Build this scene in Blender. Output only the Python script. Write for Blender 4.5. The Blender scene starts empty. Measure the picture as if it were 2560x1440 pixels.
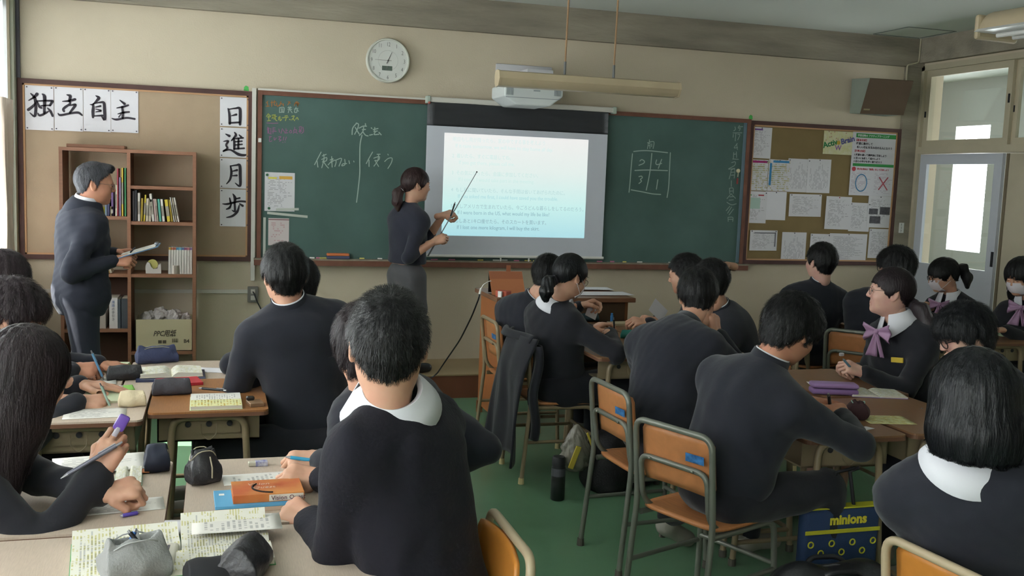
import bpy, bmesh, math, random
import numpy as np
from mathutils import Vector, Matrix, kdtree

# ------------------------------------------------------------------ camera
SC = bpy.context.scene
COL = SC.collection
F_PX, YAW, PITCH, ROLL, CAM_H = 2485.2, .290699, .109899, .037486, 1.60
def cam_axes():
    cy, sy, cp, sp = math.cos(YAW), math.sin(YAW), math.cos(PITCH), math.sin(PITCH)
    f = Vector((sy*cp, cy*cp, -sp)); r = Vector((cy, -sy, 0)); u = r.cross(f)
    c, s = math.cos(ROLL), math.sin(ROLL)
    return c*r + s*u, -s*r + c*u, f
CR, CU, CF = cam_axes()
cam_d = bpy.data.cameras.new('camera'); cam = bpy.data.objects.new('camera', cam_d); COL.objects.link(cam)
cam_d.sensor_width = 36; cam_d.lens = F_PX/2560*36; cam_d.clip_start = .05
m = Matrix.Identity(4)
for i in range(3):
    m[i][0], m[i][1], m[i][2] = CR[i], CU[i], -CF[i]
m[2][3] = CAM_H
cam.matrix_world = m
SC.camera = cam
# ------------------------------------------------------------------ light
SC.view_settings.view_transform = 'Standard'; SC.view_settings.look = 'None'
SC.view_settings.gamma = 1; SC.view_settings.use_curve_mapping = False
SC.view_settings.exposure = 0.2
SKY, SUN = 14.5, 36.0
wd = bpy.data.worlds.new('sky'); SC.world = wd; wd.use_nodes = True
bg = wd.node_tree.nodes['Background']; bg.inputs[0].default_value = (.93, .97, 1.0, 1); bg.inputs[1].default_value = SKY
sd = bpy.data.lights.new('sun', 'SUN'); sd.energy = SUN; sd.angle = .0093; sd.color = (1, .96, .88)
so = bpy.data.objects.new('sun', sd); COL.objects.link(so)
so.rotation_euler = Vector((.75, -.12, -.655)).to_track_quat('-Z', 'Y').to_euler()
def portal(name, loc, sx, sy, direction):
    l = bpy.data.lights.new(name, 'AREA'); l.shape = 'RECTANGLE'; l.size = sx; l.size_y = sy; l.cycles.is_portal = True
    o = bpy.data.objects.new(name, l); COL.objects.link(o); o.location = loc
    o.rotation_euler = Vector(direction).to_track_quat('-Z', 'Z').to_euler()
# ------------------------------------------------------------------ room sizes
XL, XR, YF, YB, ZC = -1.32, 5.90, 7.50, -1.60, 2.93
WIN = [(5.02, 7.38), (2.45, 4.85), (-.10, 2.28), (-1.50, -.25)]
WZ0, WZ1 = .85, 2.66
for i, (a, b) in enumerate(WIN):
    portal('window_portal', (XL-.10, (a+b)/2, (WZ0+WZ1)/2), b-a, WZ1-WZ0, (1, 0, 0))

# ------------------------------------------------------------------ pixel helpers: a pixel of the photograph on a known plane -> a place in the room
def ray(px, py): return CR*((px-1280)/F_PX) - CU*((py-720)/F_PX) + CF
def aty(px, py, Y=YF):
    d = ray(px, py); d = d*(Y/d.y); return Vector((d.x, Y, d.z+CAM_H))
def atz(px, py, z):
    d = ray(px, py); d = d*((z-CAM_H)/d.z); return Vector((d.x, d.y, z))
def atx(px, py, X):
    d = ray(px, py); d = d*(X/d.x); return Vector((X, d.y, d.z+CAM_H))

# ------------------------------------------------------------------ materials
def lin(c):
    if isinstance(c, str):
        c = [int(c[i:i+2], 16)/255 for i in (0, 2, 4)]
    return tuple((v/12.92 if v <= .04045 else ((v+.055)/1.055)**2.4) for v in c) + (1,)
MATS = {}
def mat(name, col, rough=.6, spec=.35, metal=0, bump=0, bscale=60, var=0, vscale=4, stretch=None, sheen=0, trans=0, col2=None, emit=0, coat=0, coords='Object'):
    if name in MATS: return MATS[name]
    M = bpy.data.materials.new(name); M.use_nodes = True; MATS[name] = M
    nt = M.node_tree; N = nt.nodes; L = nt.links; b = N['Principled BSDF']
    c = lin(col)
    b.inputs['Base Color'].default_value = c; b.inputs['Roughness'].default_value = rough
    b.inputs['Specular IOR Level'].default_value = spec; b.inputs['Metallic'].default_value = metal
    b.inputs['Sheen Weight'].default_value = sheen; b.inputs['Coat Weight'].default_value = coat
    b.inputs['Transmission Weight'].default_value = trans
    if sheen: b.inputs['Sheen Roughness'].default_value = .5
    if emit: b.inputs['Emission Color'].default_value = c; b.inputs['Emission Strength'].default_value = emit
    if bump or var:
        tc = N.new('ShaderNodeTexCoord'); mp = N.new('ShaderNodeMapping'); L.new(tc.outputs[coords], mp.inputs[0])
        if stretch: mp.inputs['Scale'].default_value = stretch
    if var:
        n = N.new('ShaderNodeTexNoise'); n.inputs['Scale'].default_value = vscale; n.inputs['Detail'].default_value = 6; L.new(mp.outputs[0], n.inputs[0])
        r = N.new('ShaderNodeMix'); r.data_type = 'RGBA'
        c2 = lin(col2) if col2 else tuple(v*(1-var) for v in c[:3])+(1,)
        ra = N.new('ShaderNodeMapRange'); ra.inputs[1].default_value = .3; ra.inputs[2].default_value = .7; L.new(n.outputs[0], ra.inputs[0])
        r.inputs[6].default_value = c; r.inputs[7].default_value = c2; L.new(ra.outputs[0], r.inputs[0]); L.new(r.outputs[2], b.inputs['Base Color'])
    if bump:
        n = N.new('ShaderNodeTexNoise'); n.inputs['Scale'].default_value = bscale; n.inputs['Detail'].default_value = 4; L.new(mp.outputs[0], n.inputs[0])
        bp = N.new('ShaderNodeBump'); bp.inputs['Strength'].default_value = bump; bp.inputs['Distance'].default_value = .01; L.new(n.outputs[0], bp.inputs['Height']); L.new(bp.outputs[0], b.inputs['Normal'])
    return M
def glass_mat(name, tint=(1, 1, 1), rough=0.0, mixf=.9):
    if name in MATS: return MATS[name]
    M = bpy.data.materials.new(name); M.use_nodes = True; MATS[name] = M
    nt = M.node_tree; N = nt.nodes; L = nt.links
    N.remove(N['Principled BSDF']); t = N.new('ShaderNodeBsdfTransparent'); t.inputs[0].default_value = tint+(1,)
    g = N.new('ShaderNodeBsdfGlossy'); g.inputs['Roughness'].default_value = rough; mx = N.new('ShaderNodeMixShader'); mx.inputs[0].default_value = 1-mixf
    L.new(t.outputs[0], mx.inputs[1]); L.new(g.outputs[0], mx.inputs[2]); L.new(mx.outputs[0], N['Material Output'].inputs[0])
    return M
def print_mat(name, paper='e4e2e0', ink='555555', rows=22, dens=.5, cell=26, margin=.1, ink2=None, vertical=False, strength=.5, hl=None):
    """printed page: broken lines of small type in the page's own UV"""
    if name in MATS: return MATS[name]
    M = mat(name, paper, .7, .2); nt = M.node_tree; N = nt.nodes; L = nt.links; b = N['Principled BSDF']
    uv = N.new('ShaderNodeUVMap'); sx = N.new('ShaderNodeSeparateXYZ'); L.new(uv.outputs[0], sx.inputs[0])
    U, V = (sx.outputs[1], sx.outputs[0]) if vertical else (sx.outputs[0], sx.outputs[1])
    def mth(op, a, bb=None, c=None):
        n = N.new('ShaderNodeMath'); n.operation = op
        for i, v in enumerate((a, bb, c)):
            if v is None: continue
            if hasattr(v, 'links'): L.new(v, n.inputs[i])
            else: n.inputs[i].default_value = v
        return n.outputs[0]
    row = mth('MULTIPLY', V, rows); fr = mth('FRACT', row); fl = mth('FLOOR', row)
    line = mth('LESS_THAN', mth('ABSOLUTE', mth('SUBTRACT', fr, .5)), .26)
    cx = N.new('ShaderNodeCombineXYZ'); L.new(mth('FLOOR', mth('MULTIPLY', U, cell)), cx.inputs[0]); L.new(fl, cx.inputs[1])
    wn = N.new('ShaderNodeTexWhiteNoise'); wn.noise_dimensions = '2D'; L.new(cx.outputs[0], wn.inputs[0])
    word = mth('LESS_THAN', wn.outputs[0], dens)
    cy2 = N.new('ShaderNodeCombineXYZ'); L.new(fl, cy2.inputs[0]); cy2.inputs[1].default_value = 3.3
    wr = N.new('ShaderNodeTexWhiteNoise'); wr.noise_dimensions = '2D'; L.new(cy2.outputs[0], wr.inputs[0])
    rowlen = mth('LESS_THAN', U, mth('ADD', mth('MULTIPLY', wr.outputs[0], .5), .5))
    ok = mth('MULTIPLY', mth('MULTIPLY', line, word), rowlen)
    for s in (U, V):
        ok = mth('MULTIPLY', ok, mth('MULTIPLY', mth('GREATER_THAN', s, margin), mth('LESS_THAN', s, 1-margin)))
    mx = N.new('ShaderNodeMix'); mx.data_type = 'RGBA'; mx.inputs[6].default_value = lin(paper); mx.inputs[7].default_value = lin(ink)
    L.new(mth('MULTIPLY', ok, strength), mx.inputs[0]); out = mx.outputs[2]
    if hl:
        n = N.new('ShaderNodeTexNoise'); n.inputs['Scale'].default_value = 7; L.new(uv.outputs[0], n.inputs[0])
        mh = N.new('ShaderNodeMix'); mh.data_type = 'RGBA'; mh.blend_type = 'MULTIPLY'; mh.inputs[7].default_value = lin(hl)
        L.new(mth('MULTIPLY', mth('GREATER_THAN', n.outputs[0], .52), line), mh.inputs[0]); L.new(out, mh.inputs[6]); out = mh.outputs[2]
    L.new(out, b.inputs['Base Color'])
    return M

# ------------------------------------------------------------------ mesh helpers
def wl(o):
    v = Vector((0, 0, 0))
    while o is not None: v += o.location; o = o.parent
    return v
class MB:
    """collects shapes (world coordinates) into one mesh"""
    def __init__(s): s.v = []; s.f = []; s.uv = {}; s.mi = {}
    def add(s, vs, fs, mi=0, uvs=None):
        o = len(s.v); s.v.extend([tuple(p) for p in vs])
        for k, f in enumerate(fs):
            s.f.append(tuple(i+o for i in f))
            if mi: s.mi[len(s.f)-1] = mi
            if uvs: s.uv[len(s.f)-1] = uvs[k]
        return s
    def box(s, a, b, mi=0):
        x0, y0, z0 = [min(p, q) for p, q in zip(a, b)]; x1, y1, z1 = [max(p, q) for p, q in zip(a, b)]
        vs = [(x0,y0,z0),(x1,y0,z0),(x1,y1,z0),(x0,y1,z0),(x0,y0,z1),(x1,y0,z1),(x1,y1,z1),(x0,y1,z1)]
        return s.add(vs, [(3,2,1,0),(4,5,6,7),(0,1,5,4),(1,2,6,5),(2,3,7,6),(3,0,4,7)], mi)
    def obox(s, c, ax, ay, az, mi=0):
        """box from centre and three half-axis vectors"""
        c, ax, ay, az = map(Vector, (c, ax, ay, az)); vs = []
        for k in (-1, 1):
            for i, j in ((-1,-1),(1,-1),(1,1),(-1,1)): vs.append(c+ax*i+ay*j+az*k)
        return s.add(vs, [(3,2,1,0),(4,5,6,7),(0,1,5,4),(1,2,6,5),(2,3,7,6),(3,0,4,7)], mi)
    def rbox(s, c, size, bev=.01, seg=2, rotz=0, mi=0, M=None):
        bm = bmesh.new(); bmesh.ops.create_cube(bm, size=1)
        for v in bm.verts: v.co = Vector((v.co.x*size[0], v.co.y*size[1], v.co.z*size[2]))
        bmesh.ops.bevel(bm, geom=list(bm.edges), offset=min(bev, min(size)*.49), segments=seg, affect='EDGES', profile=.5)
        T = Matrix.Translation(c) @ (M if M is not None else Matrix.Rotation(rotz, 4, 'Z'))
        bm.verts.ensure_lookup_table()
        s.add([T @ v.co for v in bm.verts], [[v.index for v in f.verts] for f in bm.faces], mi); bm.free(); return s
    def prism(s, pts, d, mi=0):
        """planar polygon (3D points) extruded by vector d"""
        n = len(pts); pts = [Vector(p) for p in pts]; d = Vector(d)
        return s.add(pts+[p+d for p in pts], [tuple(reversed(range(n))), tuple(range(n, 2*n))]+[(i, (i+1) % n, n+(i+1) % n, n+i) for i in range(n)], mi)
    def tube(s, path, r, seg=8, caps=True, closed=False, mi=0):
        path = [Vector(p) for p in path]; n = len(path); rs = r if hasattr(r, '__len__') else [r]*n
        up = None; vs = []; fs = []
        for i in range(n):
            a = path[(i-1) % n] if (i > 0 or closed) else path[i]; b = path[(i+1) % n] if (i < n-1 or closed) else path[i]
            t = (b-a).normalized()
            if up is None:
                up = t.cross(Vector((0, 0, 1)))
                if up.length < .01: up = t.cross(Vector((1, 0, 0)))
                up.normalize()
            else:
                up = (up - t*up.dot(t)).normalized()
            w = t.cross(up)
            for k in range(seg):
                an = 2*math.pi*k/seg; vs.append(path[i]+(up*math.cos(an)+w*math.sin(an))*rs[i])
        for i in range(n if closed else n-1):
            j = (i+1) % n
            for k in range(seg): fs.append((i*seg+k, i*seg+(k+1) % seg, j*seg+(k+1) % seg, j*seg+k))
        if caps and not closed: fs += [tuple(reversed(range(seg))), tuple((n-1)*seg+k for k in range(seg))]
        return s.add(vs, fs, mi)
    def cyl(s, a, b, r, r2=None, seg=16, mi=0): return s.tube([a, b], [r, r if r2 is None else r2], seg, mi=mi)
    def lathe(s, c, prof, seg=24, axis=None, mi=0):
        """prof: (radius, height) along axis (default z)"""
        az = Vector(axis or (0, 0, 1)).normalized(); ax = az.orthogonal().normalized(); ay = az.cross(ax); c = Vector(c); vs = []; fs = []
        for r, h in prof:
            for k in range(seg):
                an = 2*math.pi*k/seg; vs.append(c+az*h+(ax*math.cos(an)+ay*math.sin(an))*r)
        for i in range(len(prof)-1):
            for k in range(seg): fs.append((i*seg+k, i*seg+(k+1) % seg, (i+1)*seg+(k+1) % seg, (i+1)*seg+k))
        fs += [tuple(reversed(range(seg))), tuple((len(prof)-1)*seg+k for k in range(seg))]
        return s.add(vs, fs, mi)
    def ball(s, c, r, seg=12, mi=0):
        r = r if hasattr(r, '__len__') else (r, r, r); vs = []; fs = []; n = seg//2
        for i in range(n+1):
            t = math.pi*i/n
            for k in range(seg):
                a = 2*math.pi*k/seg; vs.append((c[0]+r[0]*math.sin(t)*math.cos(a), c[1]+r[1]*math.sin(t)*math.sin(a), c[2]-r[2]*math.cos(t)))
        for i in range(n):
            for k in range(seg): fs.append((i*seg+k, i*seg+(k+1) % seg, (i+1)*seg+(k+1) % seg, (i+1)*seg+k))
        return s.add(vs, fs, mi)
    def grid(s, P, mi=0, uv=True, flip=False):
        """P[i][j] points -> quads with uv"""
        P = [[Vector(p) for p in r] for r in P]; ni, nj = len(P), len(P[0]); vs = [p for r in P for p in r]; fs = []; us = []
        for i in range(ni-1):
            for j in range(nj-1):
                q = [(i, j), (i+1, j), (i+1, j+1), (i, j+1)]
                if flip: q.reverse()
                fs.append(tuple(a*nj+b for a, b in q)); us.append([(a/(ni-1), b/(nj-1)) for a, b in q])
        return s.add(vs, fs, mi, us if uv else None)
    def sheet(s, a, b, c, d, t, mi=0):
        """thin slab: corners a b c d (uv 00 10 11 01), thickness vector t (front face keeps a..d)"""
        a, b, c, d, t = map(Vector, (a, b, c, d, t)); vs = [a, b, c, d, a-t, b-t, c-t, d-t]
        fs = [(0,1,2,3),(7,6,5,4),(0,4,5,1),(1,5,6,2),(2,6,7,3),(3,7,4,0)]
        u = [[(0,0),(1,0),(1,1),(0,1)], [(0,1),(1,1),(1,0),(0,0)]]+[[(0,0)]*4]*4
        return s.add(vs, fs, mi, u)
    def build(s, name, m, parent=None, smooth=False, solid=0, local=False):
        me = bpy.data.meshes.new(name); off = wl(parent) if (parent and not local) else Vector((0, 0, 0))
        me.from_pydata([(x-off.x, y-off.y, z-off.z) for x, y, z in s.v], [], s.f)
        for mm in (m if isinstance(m, (list, tuple)) else [m]): me.materials.append(mm)
        if s.mi:
            a = [0]*len(s.f)
            for k, v in s.mi.items(): a[k] = v
            me.polygons.foreach_set('material_index', a)
        if s.uv:
            ul = me.uv_layers.new(name='UVMap')
            for k, us in s.uv.items():
                for li, u in zip(me.polygons[k].loop_indices, us): ul.data[li].uv = u
        bm = bmesh.new(); bm.from_mesh(me); bmesh.ops.recalc_face_normals(bm, faces=bm.faces); bm.to_mesh(me); bm.free()
        if smooth:
            me.polygons.foreach_set('use_smooth', [True]*len(me.polygons)); me.set_sharp_from_angle(angle=math.radians(smooth if smooth > 1 else 40))
        o = bpy.data.objects.new(name, me); COL.objects.link(o); o.parent = parent
        if solid:
            md = o.modifiers.new('solid', 'SOLIDIFY'); md.thickness = solid; md.offset = 0
        return o
def tag(o, label=None, cat=None, group=None, kind=None):
    for k, v in (('label', label), ('category', cat), ('group', group), ('kind', kind)):
        if v: o[k] = v
    return o
def thing(name, label, cat, loc=(0, 0, 0), group=None, kind=None, rotz=0):
    o = bpy.data.objects.new(name, None); COL.objects.link(o); o.location = loc; o.rotation_euler.z = rotz; o.empty_display_size = .05
    return tag(o, label, cat, group, kind)
def struct(o): o['kind'] = 'structure'; return o
def copy_tree(o, parent=None):
    c = o.copy(); COL.objects.link(c); c.parent = parent
    for ch in list(o.children): copy_tree(ch, c)
    return c
def fillet(pts, r=.03, n=5, closed=False):
    """round the corners of a polyline"""
    P = [Vector(p) for p in pts]; out = []; N = len(P)
    for i in range(N):
        if not closed and i in (0, N-1): out.append(P[i]); continue
        a, b, c = P[(i-1) % N], P[i], P[(i+1) % N]; u = a-b; v = c-b
        k = min(r, u.length*.45, v.length*.45); p0 = b+u.normalized()*k; p1 = b+v.normalized()*k
        for j in range(n+1):
            t = j/n; out.append(p0*(1-t)**2+b*2*t*(1-t)+p1*t*t)
    return out
def text_mesh(txt, size, m, parent, origin, right, up, name='lettering', align='LEFT', depth=.0004, bold=0, shear=0, sx=1):
    cu = bpy.data.curves.new('txt', 'FONT'); cu.body = txt; cu.size = size; cu.align_x = align; cu.extrude = depth; cu.offset = bold; cu.shear = shear; cu.resolution_u = 2
    o = bpy.data.objects.new('txt', cu); COL.objects.link(o)
    me = bpy.data.meshes.new_from_object(o.evaluated_get(bpy.context.evaluated_depsgraph_get())); bpy.data.objects.remove(o); bpy.data.curves.remove(cu)
    right = Vector(right).normalized(); up = Vector(up).normalized(); nrm = right.cross(up); off = wl(parent) if parent else Vector((0, 0, 0)); origin = Vector(origin)
    for v in me.vertices:
        v.co = origin+right*(v.co.x*sx)+up*v.co.y+nrm*(v.co.z+depth)-off
    me.materials.clear(); me.materials.append(m); me.name = name
    ob = bpy.data.objects.new(name, me); COL.objects.link(ob); ob.parent = parent
    return ob
def strokes(mb, S, P, w, lift=.0012, width=None):
    """S: strokes [(x,y[,w])...] in a unit box (y down); P(x,y)->3D point; ribbons on the surface towards -y"""
    for st in S:
        pts = [(p[0], p[1]) for p in st]; ws = [(p[2] if len(p) > 2 else 1)*w for p in st]
        # resample with Catmull-Rom
        Q = []; n = len(pts)
        for i in range(n-1):
            p0, p1, p2, p3 = pts[max(i-1, 0)], pts[i], pts[i+1], pts[min(i+2, n-1)]
            for k in range(5):
                t = k/5; f = lambda a, b, c, d: .5*((2*b)+(-a+c)*t+(2*a-5*b+4*c-d)*t*t+(-a+3*b-3*c+d)*t**3)
                Q.append((f(p0[0], p1[0], p2[0], p3[0]), f(p0[1], p1[1], p2[1], p3[1]), ws[i]*(1-t)+ws[i+1]*t))
        Q.append((*pts[-1], ws[-1])); W = [(P(x, y), ww) for x, y, ww in Q]
        vs = []; fs = []; lf = Vector((0, -lift, 0))
        for i, (p, ww) in enumerate(W):
            a = W[max(i-1, 0)][0]; b = W[min(i+1, len(W)-1)][0]; t = (b-a)
            if t.length < 1e-7: t = Vector((1, 0, 0))
            t.normalize(); s = t.cross(Vector((0, 1, 0)))*ww*.5
            vs += [p+lf+s, p+lf-s]
        for i in range(len(W)-1): fs.append((2*i, 2*i+1, 2*i+3, 2*i+2))
        # rounded ends
        for e, sgn in ((0, -1), (len(W)-1, 1)):
            p, ww = W[e]; t = (W[min(e+1, len(W)-1)][0]-W[max(e-1, 0)][0]); t = (t.normalized() if t.length > 1e-7 else Vector((1, 0, 0)))*sgn*ww*.5; s = t.normalized().cross(Vector((0, 1, 0)))*ww*.5 if t.length > 1e-7 else Vector((0, 0, 0))
            o = len(vs); vs += [p+lf+s, p+lf+s*.7+t*.7, p+lf+t, p+lf-s*.7+t*.7, p+lf-s]; fs.append((o, o+1, o+2, o+3, o+4))
        mb.add(vs, fs)
# ------------------------------------------------------------------ setting
M_wall = mat('plaster_beige', 'c6b9a4', .85, .15, bump=.12, bscale=90, var=.08, vscale=1.2)
M_conc = mat('raw_concrete', '9c9384', .9, .15, bump=.5, bscale=25, var=.35, vscale=3, stretch=(.5, 2, 3))
M_ceil = mat('ceiling_board', 'd0d3cc', .9, .1, bump=.05, bscale=200)
M_floor = mat('green_vinyl', '648a6c', .28, .5, var=.18, vscale=2.5, bump=.02, bscale=8)
M_riser = mat('brown_vinyl', '6e4430', .55, .3, var=.2, vscale=6)
M_plat = mat('platform_vinyl', 'a08c6c', .5, .35, var=.1, vscale=4)
M_alu = mat('pale_aluminium', 'b9bcc4', .45, .5, bump=.02)
M_cream = mat('cream_painted_steel', 'b5ab94', .5, .4, var=.08, vscale=5)
M_green_jamb = mat('grey_green_paint', '9a9c8c', .5, .4)
M_dark = mat('dark_gap', '2a2a2e', .7)
M_glass = glass_mat('clear_glass', (.96, .98, .97), 0, .93)
M_frost = mat('frosted_glass', 'b9bdb2', .35, .4)
M_white = mat('white_paint', 'd8d6d2', .5, .35)
struct(MB().box((XL-.3, YB-.2, -.12), (XR+2.9, YF+.2, 0)).build('floor', M_floor))
struct(MB().box((XL-.3, YB-.2, ZC), (XR+2.9, YF+.2, ZC+.2)).build('ceiling', M_ceil))
struct(MB().box((XL-.3, YF, 0), (XR+.25, YF+.2, ZC)).build('wall_front', M_wall))
struct(MB().box((XL-.3, YB-.2, 0), (XR+2.9, YB, ZC)).build('wall_back', mat('plaster_white', 'dad6ca', .85, .15)))
# ceiling hatch
h = MB()
for a, b in (((5.33, 6.955), (5.79, 6.965)), ((5.33, 7.405), (5.79, 7.415)), ((5.325, 6.96), (5.335, 7.41)), ((5.785, 6.96), (5.795, 7.41))):
    h.box((a[0], a[1], ZC-.004), (b[0], b[1], ZC+.01))
struct(h.build('trim_1', mat('hatch_frame', '6d726d', .6)))
# concrete beams and corner pillar
struct(MB().box((XL, YF-.05, 2.69), (XR, YF+.01, ZC)).build('trim_2', M_conc))
struct(MB().box((XR-.06, YB, 2.725), (XR+.12, YF, ZC)).build('trim_3', M_conc))
struct(MB().box((5.735, YF-.035, 0), (XR+.02, YF, 2.70)).build('trim_4', M_conc))
# left wall: sill wall, lintel, piers
w = MB(); w.box((XL-.2, YB, 0), (XL, YF, WZ0)); w.box((XL-.2, YB, WZ1), (XL, YF, ZC))
ys = [YB]+[v for a, b in sorted(WIN) for v in (a, b)]+[YF]
for i in range(0, len(ys), 2): w.box((XL-.2, ys[i], WZ0), (XL, ys[i+1], WZ1))
struct(w.build('wall_left', M_wall))
# unseen balcony slab put in above the windows to keep high sun out
struct(MB().box((XL-1.75, YB-1, 2.78), (XL-.2, YF+1.5, 2.95)).build('trim_5', M_conc))
for k, (a, b) in enumerate(WIN):
    wn = thing('window_%d' % (k+1), None, None, (XL-.1, (a+b)/2, WZ0), kind='structure')
    f = MB(); t = .045
    f.box((XL-.13, a, WZ0), (XL-.05, a+t, WZ1)).box((XL-.13, b-t, WZ0), (XL-.05, b, WZ1)).box((XL-.13, a, WZ0), (XL-.05, b, WZ0+t)).box((XL-.13, a, WZ1-t), (XL-.05, b, WZ1))
    f.build('window_frame', M_alu, wn)
    mid = (a+b)/2
    for i, (p, q) in enumerate(((a+t, mid+.03), (mid-.03, b-t))):
        xx = XL-.11+.035*i; s = MB(); s.box((xx, p, WZ0+t), (xx+.025, p+.04, WZ1-t)).box((xx, q-.04, WZ0+t), (xx+.025, q, WZ1-t)).box((xx, p, WZ0+t), (xx+.025, q, WZ0+t+.05)).box((xx, p, WZ1-t-.04), (xx+.025, q, WZ1-t))
        so_ = s.build('sash', M_alu, wn)
        MB().box((xx+.010, p+.03, WZ0+t+.03), (xx+.014, q-.03, WZ1-t-.03)).build('pane', M_glass, so_)
    MB().box((XL-.05, a-.03, WZ0-.03), (XL+.06, b+.03, WZ0)).build('window_sill', M_cream, wn)
# the jamb in the front corner
struct(MB().box((XL-.02, 7.40, .0), (XL+.022, YF, ZC)).build('trim_6', M_green_jamb))
struct(MB().box((XL+.022, YF-.03, 2.15), (XL+.045, YF, ZC)).build('trim_7', mat('dark_strip', '4c4a52', .6)))
# curtains (gathered at the piers)
M_curt = mat('pale_pink_curtain', 'd9c6b8', .8, .1, sheen=.2)
for i, (yc, wid) in enumerate(((6.98, .36), (4.93, .5), (2.36, .5), (-.18, .42))):
    P = []
    for j in range(41):
        u = j/40
        row = []
        for k in range(9):
            z = .62+(1.98-.62)*k/8; pin = 1-.45*math.exp(-((z-1.25)/.25)**2)
            row.append((XL+.035+.03*math.sin(u*math.pi*2*7+.5*k*.1)*(.6+.4*pin), yc+(u-.5)*wid*pin, z))
        P.append(row)
    lab = ['pale pink curtain gathered in the corner by the calligraphy banner', 'pale pink curtain gathered between the front and second windows', 'pale pink curtain gathered between the second and third windows', 'pale pink curtain gathered beside the rearmost window'][i]
    c = MB().grid(P, uv=False).build('curtain', M_curt, None, smooth=60, solid=.004); tag(c, lab, 'curtain', 'window curtains')
# sheer white curtains; those behind the front corner are unseen, added to cut daylight
def sheer_mat(tv=.55):
    M = bpy.data.materials.new('sheer_white_curtain'); M.use_nodes = True; nt = M.node_tree; N = nt.nodes; L = nt.links; N.remove(N['Principled BSDF'])
    t = N.new('ShaderNodeBsdfTranslucent'); t.inputs[0].default_value = (tv, tv, tv, 1); d = N.new('ShaderNodeBsdfDiffuse'); d.inputs[0].default_value = (.8, .8, .8, 1); tr = N.new('ShaderNodeBsdfTransparent')
    a = N.new('ShaderNodeMixShader'); a.inputs[0].default_value = .5; b_ = N.new('ShaderNodeMixShader'); b_.inputs[0].default_value = .15
    L.new(t.outputs[0], a.inputs[1]); L.new(d.outputs[0], a.inputs[2]); L.new(a.outputs[0], b_.inputs[1]); L.new(tr.outputs[0], b_.inputs[2]); L.new(b_.outputs[0], N['Material Output'].inputs[0]); return M
SHEER = {0: sheer_mat(.55), 1: sheer_mat(.9)}
for y0, y1, lab in ((6.46, 7.37, 'sheer white curtain over the window in the front left corner'), (5.0, 6.06, 'sheer white curtain added over the rear half of the front window to cut daylight'), (2.42, 4.88, 'sheer white curtain added unseen across the second window to soften sunlight'), (-.12, 2.30, 'sheer white curtain added unseen across the third window to cut daylight')):
    n = int((y1-y0)*60); P = [[(XL-.02+.018*math.sin(u*.9), y0+(y1-y0)*u/n, z) for z in (.62, 1.3, 2.0, 2.66)] for u in range(n+1)]
    tag(MB().grid(P, uv=False).build('sheer_curtain', SHEER[int(y0 < 4)], None, smooth=60), lab, 'curtain', 'sheer curtains')
# platform
pl = MB().box((.95, 6.89, .165), (XR-.9, YF, .175)); o = pl.build('platform', [M_plat]); struct(o)
MB().box((.95, 6.895, 0), (XR-.9, YF, .165)).build('riser', M_riser, o)
# right wall with sliding doors and transom windows to the corridor
w = MB(); w.box((XR, YB, 0), (XR+.12, .2, ZC)); w.box((XR, 5.50, 0), (XR+.12, 6.44, .0)); w.box((XR, .2, 2.69), (XR+.12, YF, ZC)); w.box((XR, .2, 0), (XR+.12, 5.36, .9))
struct(w.build('wall_right', M_wall))
MB_j = MB().box((XR-.012, 7.43, 0), (XR+.12, 7.48, 2.70)).box((XR-.012, .2, 2.66), (XR+.12, 7.48, 2.705)).box((XR-.012, .2, 1.945), (XR+.12, 7.43, 2.005))
struct(MB_j.build('trim_8', M_cream))
def sash(nm, y0, y1, z0, z1, x, m, st=.05, pane=None, mid=None):
    t = thing(nm, None, None, (x, (y0+y1)/2, z0), kind='structure'); f = MB()
    f.box((x, y0, z0), (x+.03, y0+st, z1)).box((x, y1-st, z0), (x+.03, y1, z1)).box((x, y0+st, z1-st), (x+.03, y1-st, z1)).box((x, y0+st, z0), (x+.03, y1-st, (mid if mid else z0+st)))
    f.build('window_frame' if 'window' in nm else 'door_frame', m, t)
    MB().box((x+.012, y0+st-.005, (mid or z0+st)-.005), (x+.018, y1-st+.005, z1-st+.005)).build('pane', pane or M_glass, t)
    return t
d = sash('door_1', 6.47, 7.43, .01, 1.94, XR+.02, M_alu, .085, M_glass, 1.0)
MB().box((XR+.015, 6.475, 1.04), (XR+.02, 6.50, 1.16)).build('door_handle', M_dark, d)
MB().box((XR+.017, 6.50, .9), (XR+.022, 7.40, .905)).build('kick_rail', M_alu, d)
d = thing('door_2', None, None, (XR+.06, 5.96, 0), kind='structure')
MB().box((XR+.055, 5.46, .01), (XR+.085, 6.46, 1.94)).build('door_panel', mat('cream_door_panel', 'b8ae98', .6, .3, var=.12, vscale=3), d)
MB().box((XR+.05, 6.435, .01), (XR+.09, 6.465, 1.94)).build('door_edge', mat('door_edge_brown', '6f6350', .6), d)
MB().box((XR+.05, 6.05, 1.33), (XR+.056, 6.12, 1.36)).build('tape_patch', mat('peach_tape', 'c9a177', .7), d)
for i, (a, b) in enumerate(((6.44, 7.43), (5.36, 6.46), (4.3, 5.38), (3.24, 4.32))):
    x = XR+.02+.04*(i % 2)
    t = sash('window_%d' % (i+5), a, b, 2.005, 2.66, x, M_cream, .055, M_glass)
    MB().box((x-.008, b-.025, 2.26), (x, b-.012, 2.31)).build('window_latch', M_dark, t); MB().box((x-.008, a+.012, 2.33), (x, a+.025, 2.40)).build('window_latch', M_dark, t)
for i, (a, b) in enumerate(((4.28, 5.36), (3.2, 4.28), (2.12, 3.2), (1.0, 2.12))):
    sash('window_%d' % (i+9), a, b, .9, 1.945, XR+.03, M_alu, .05, M_frost)
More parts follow.
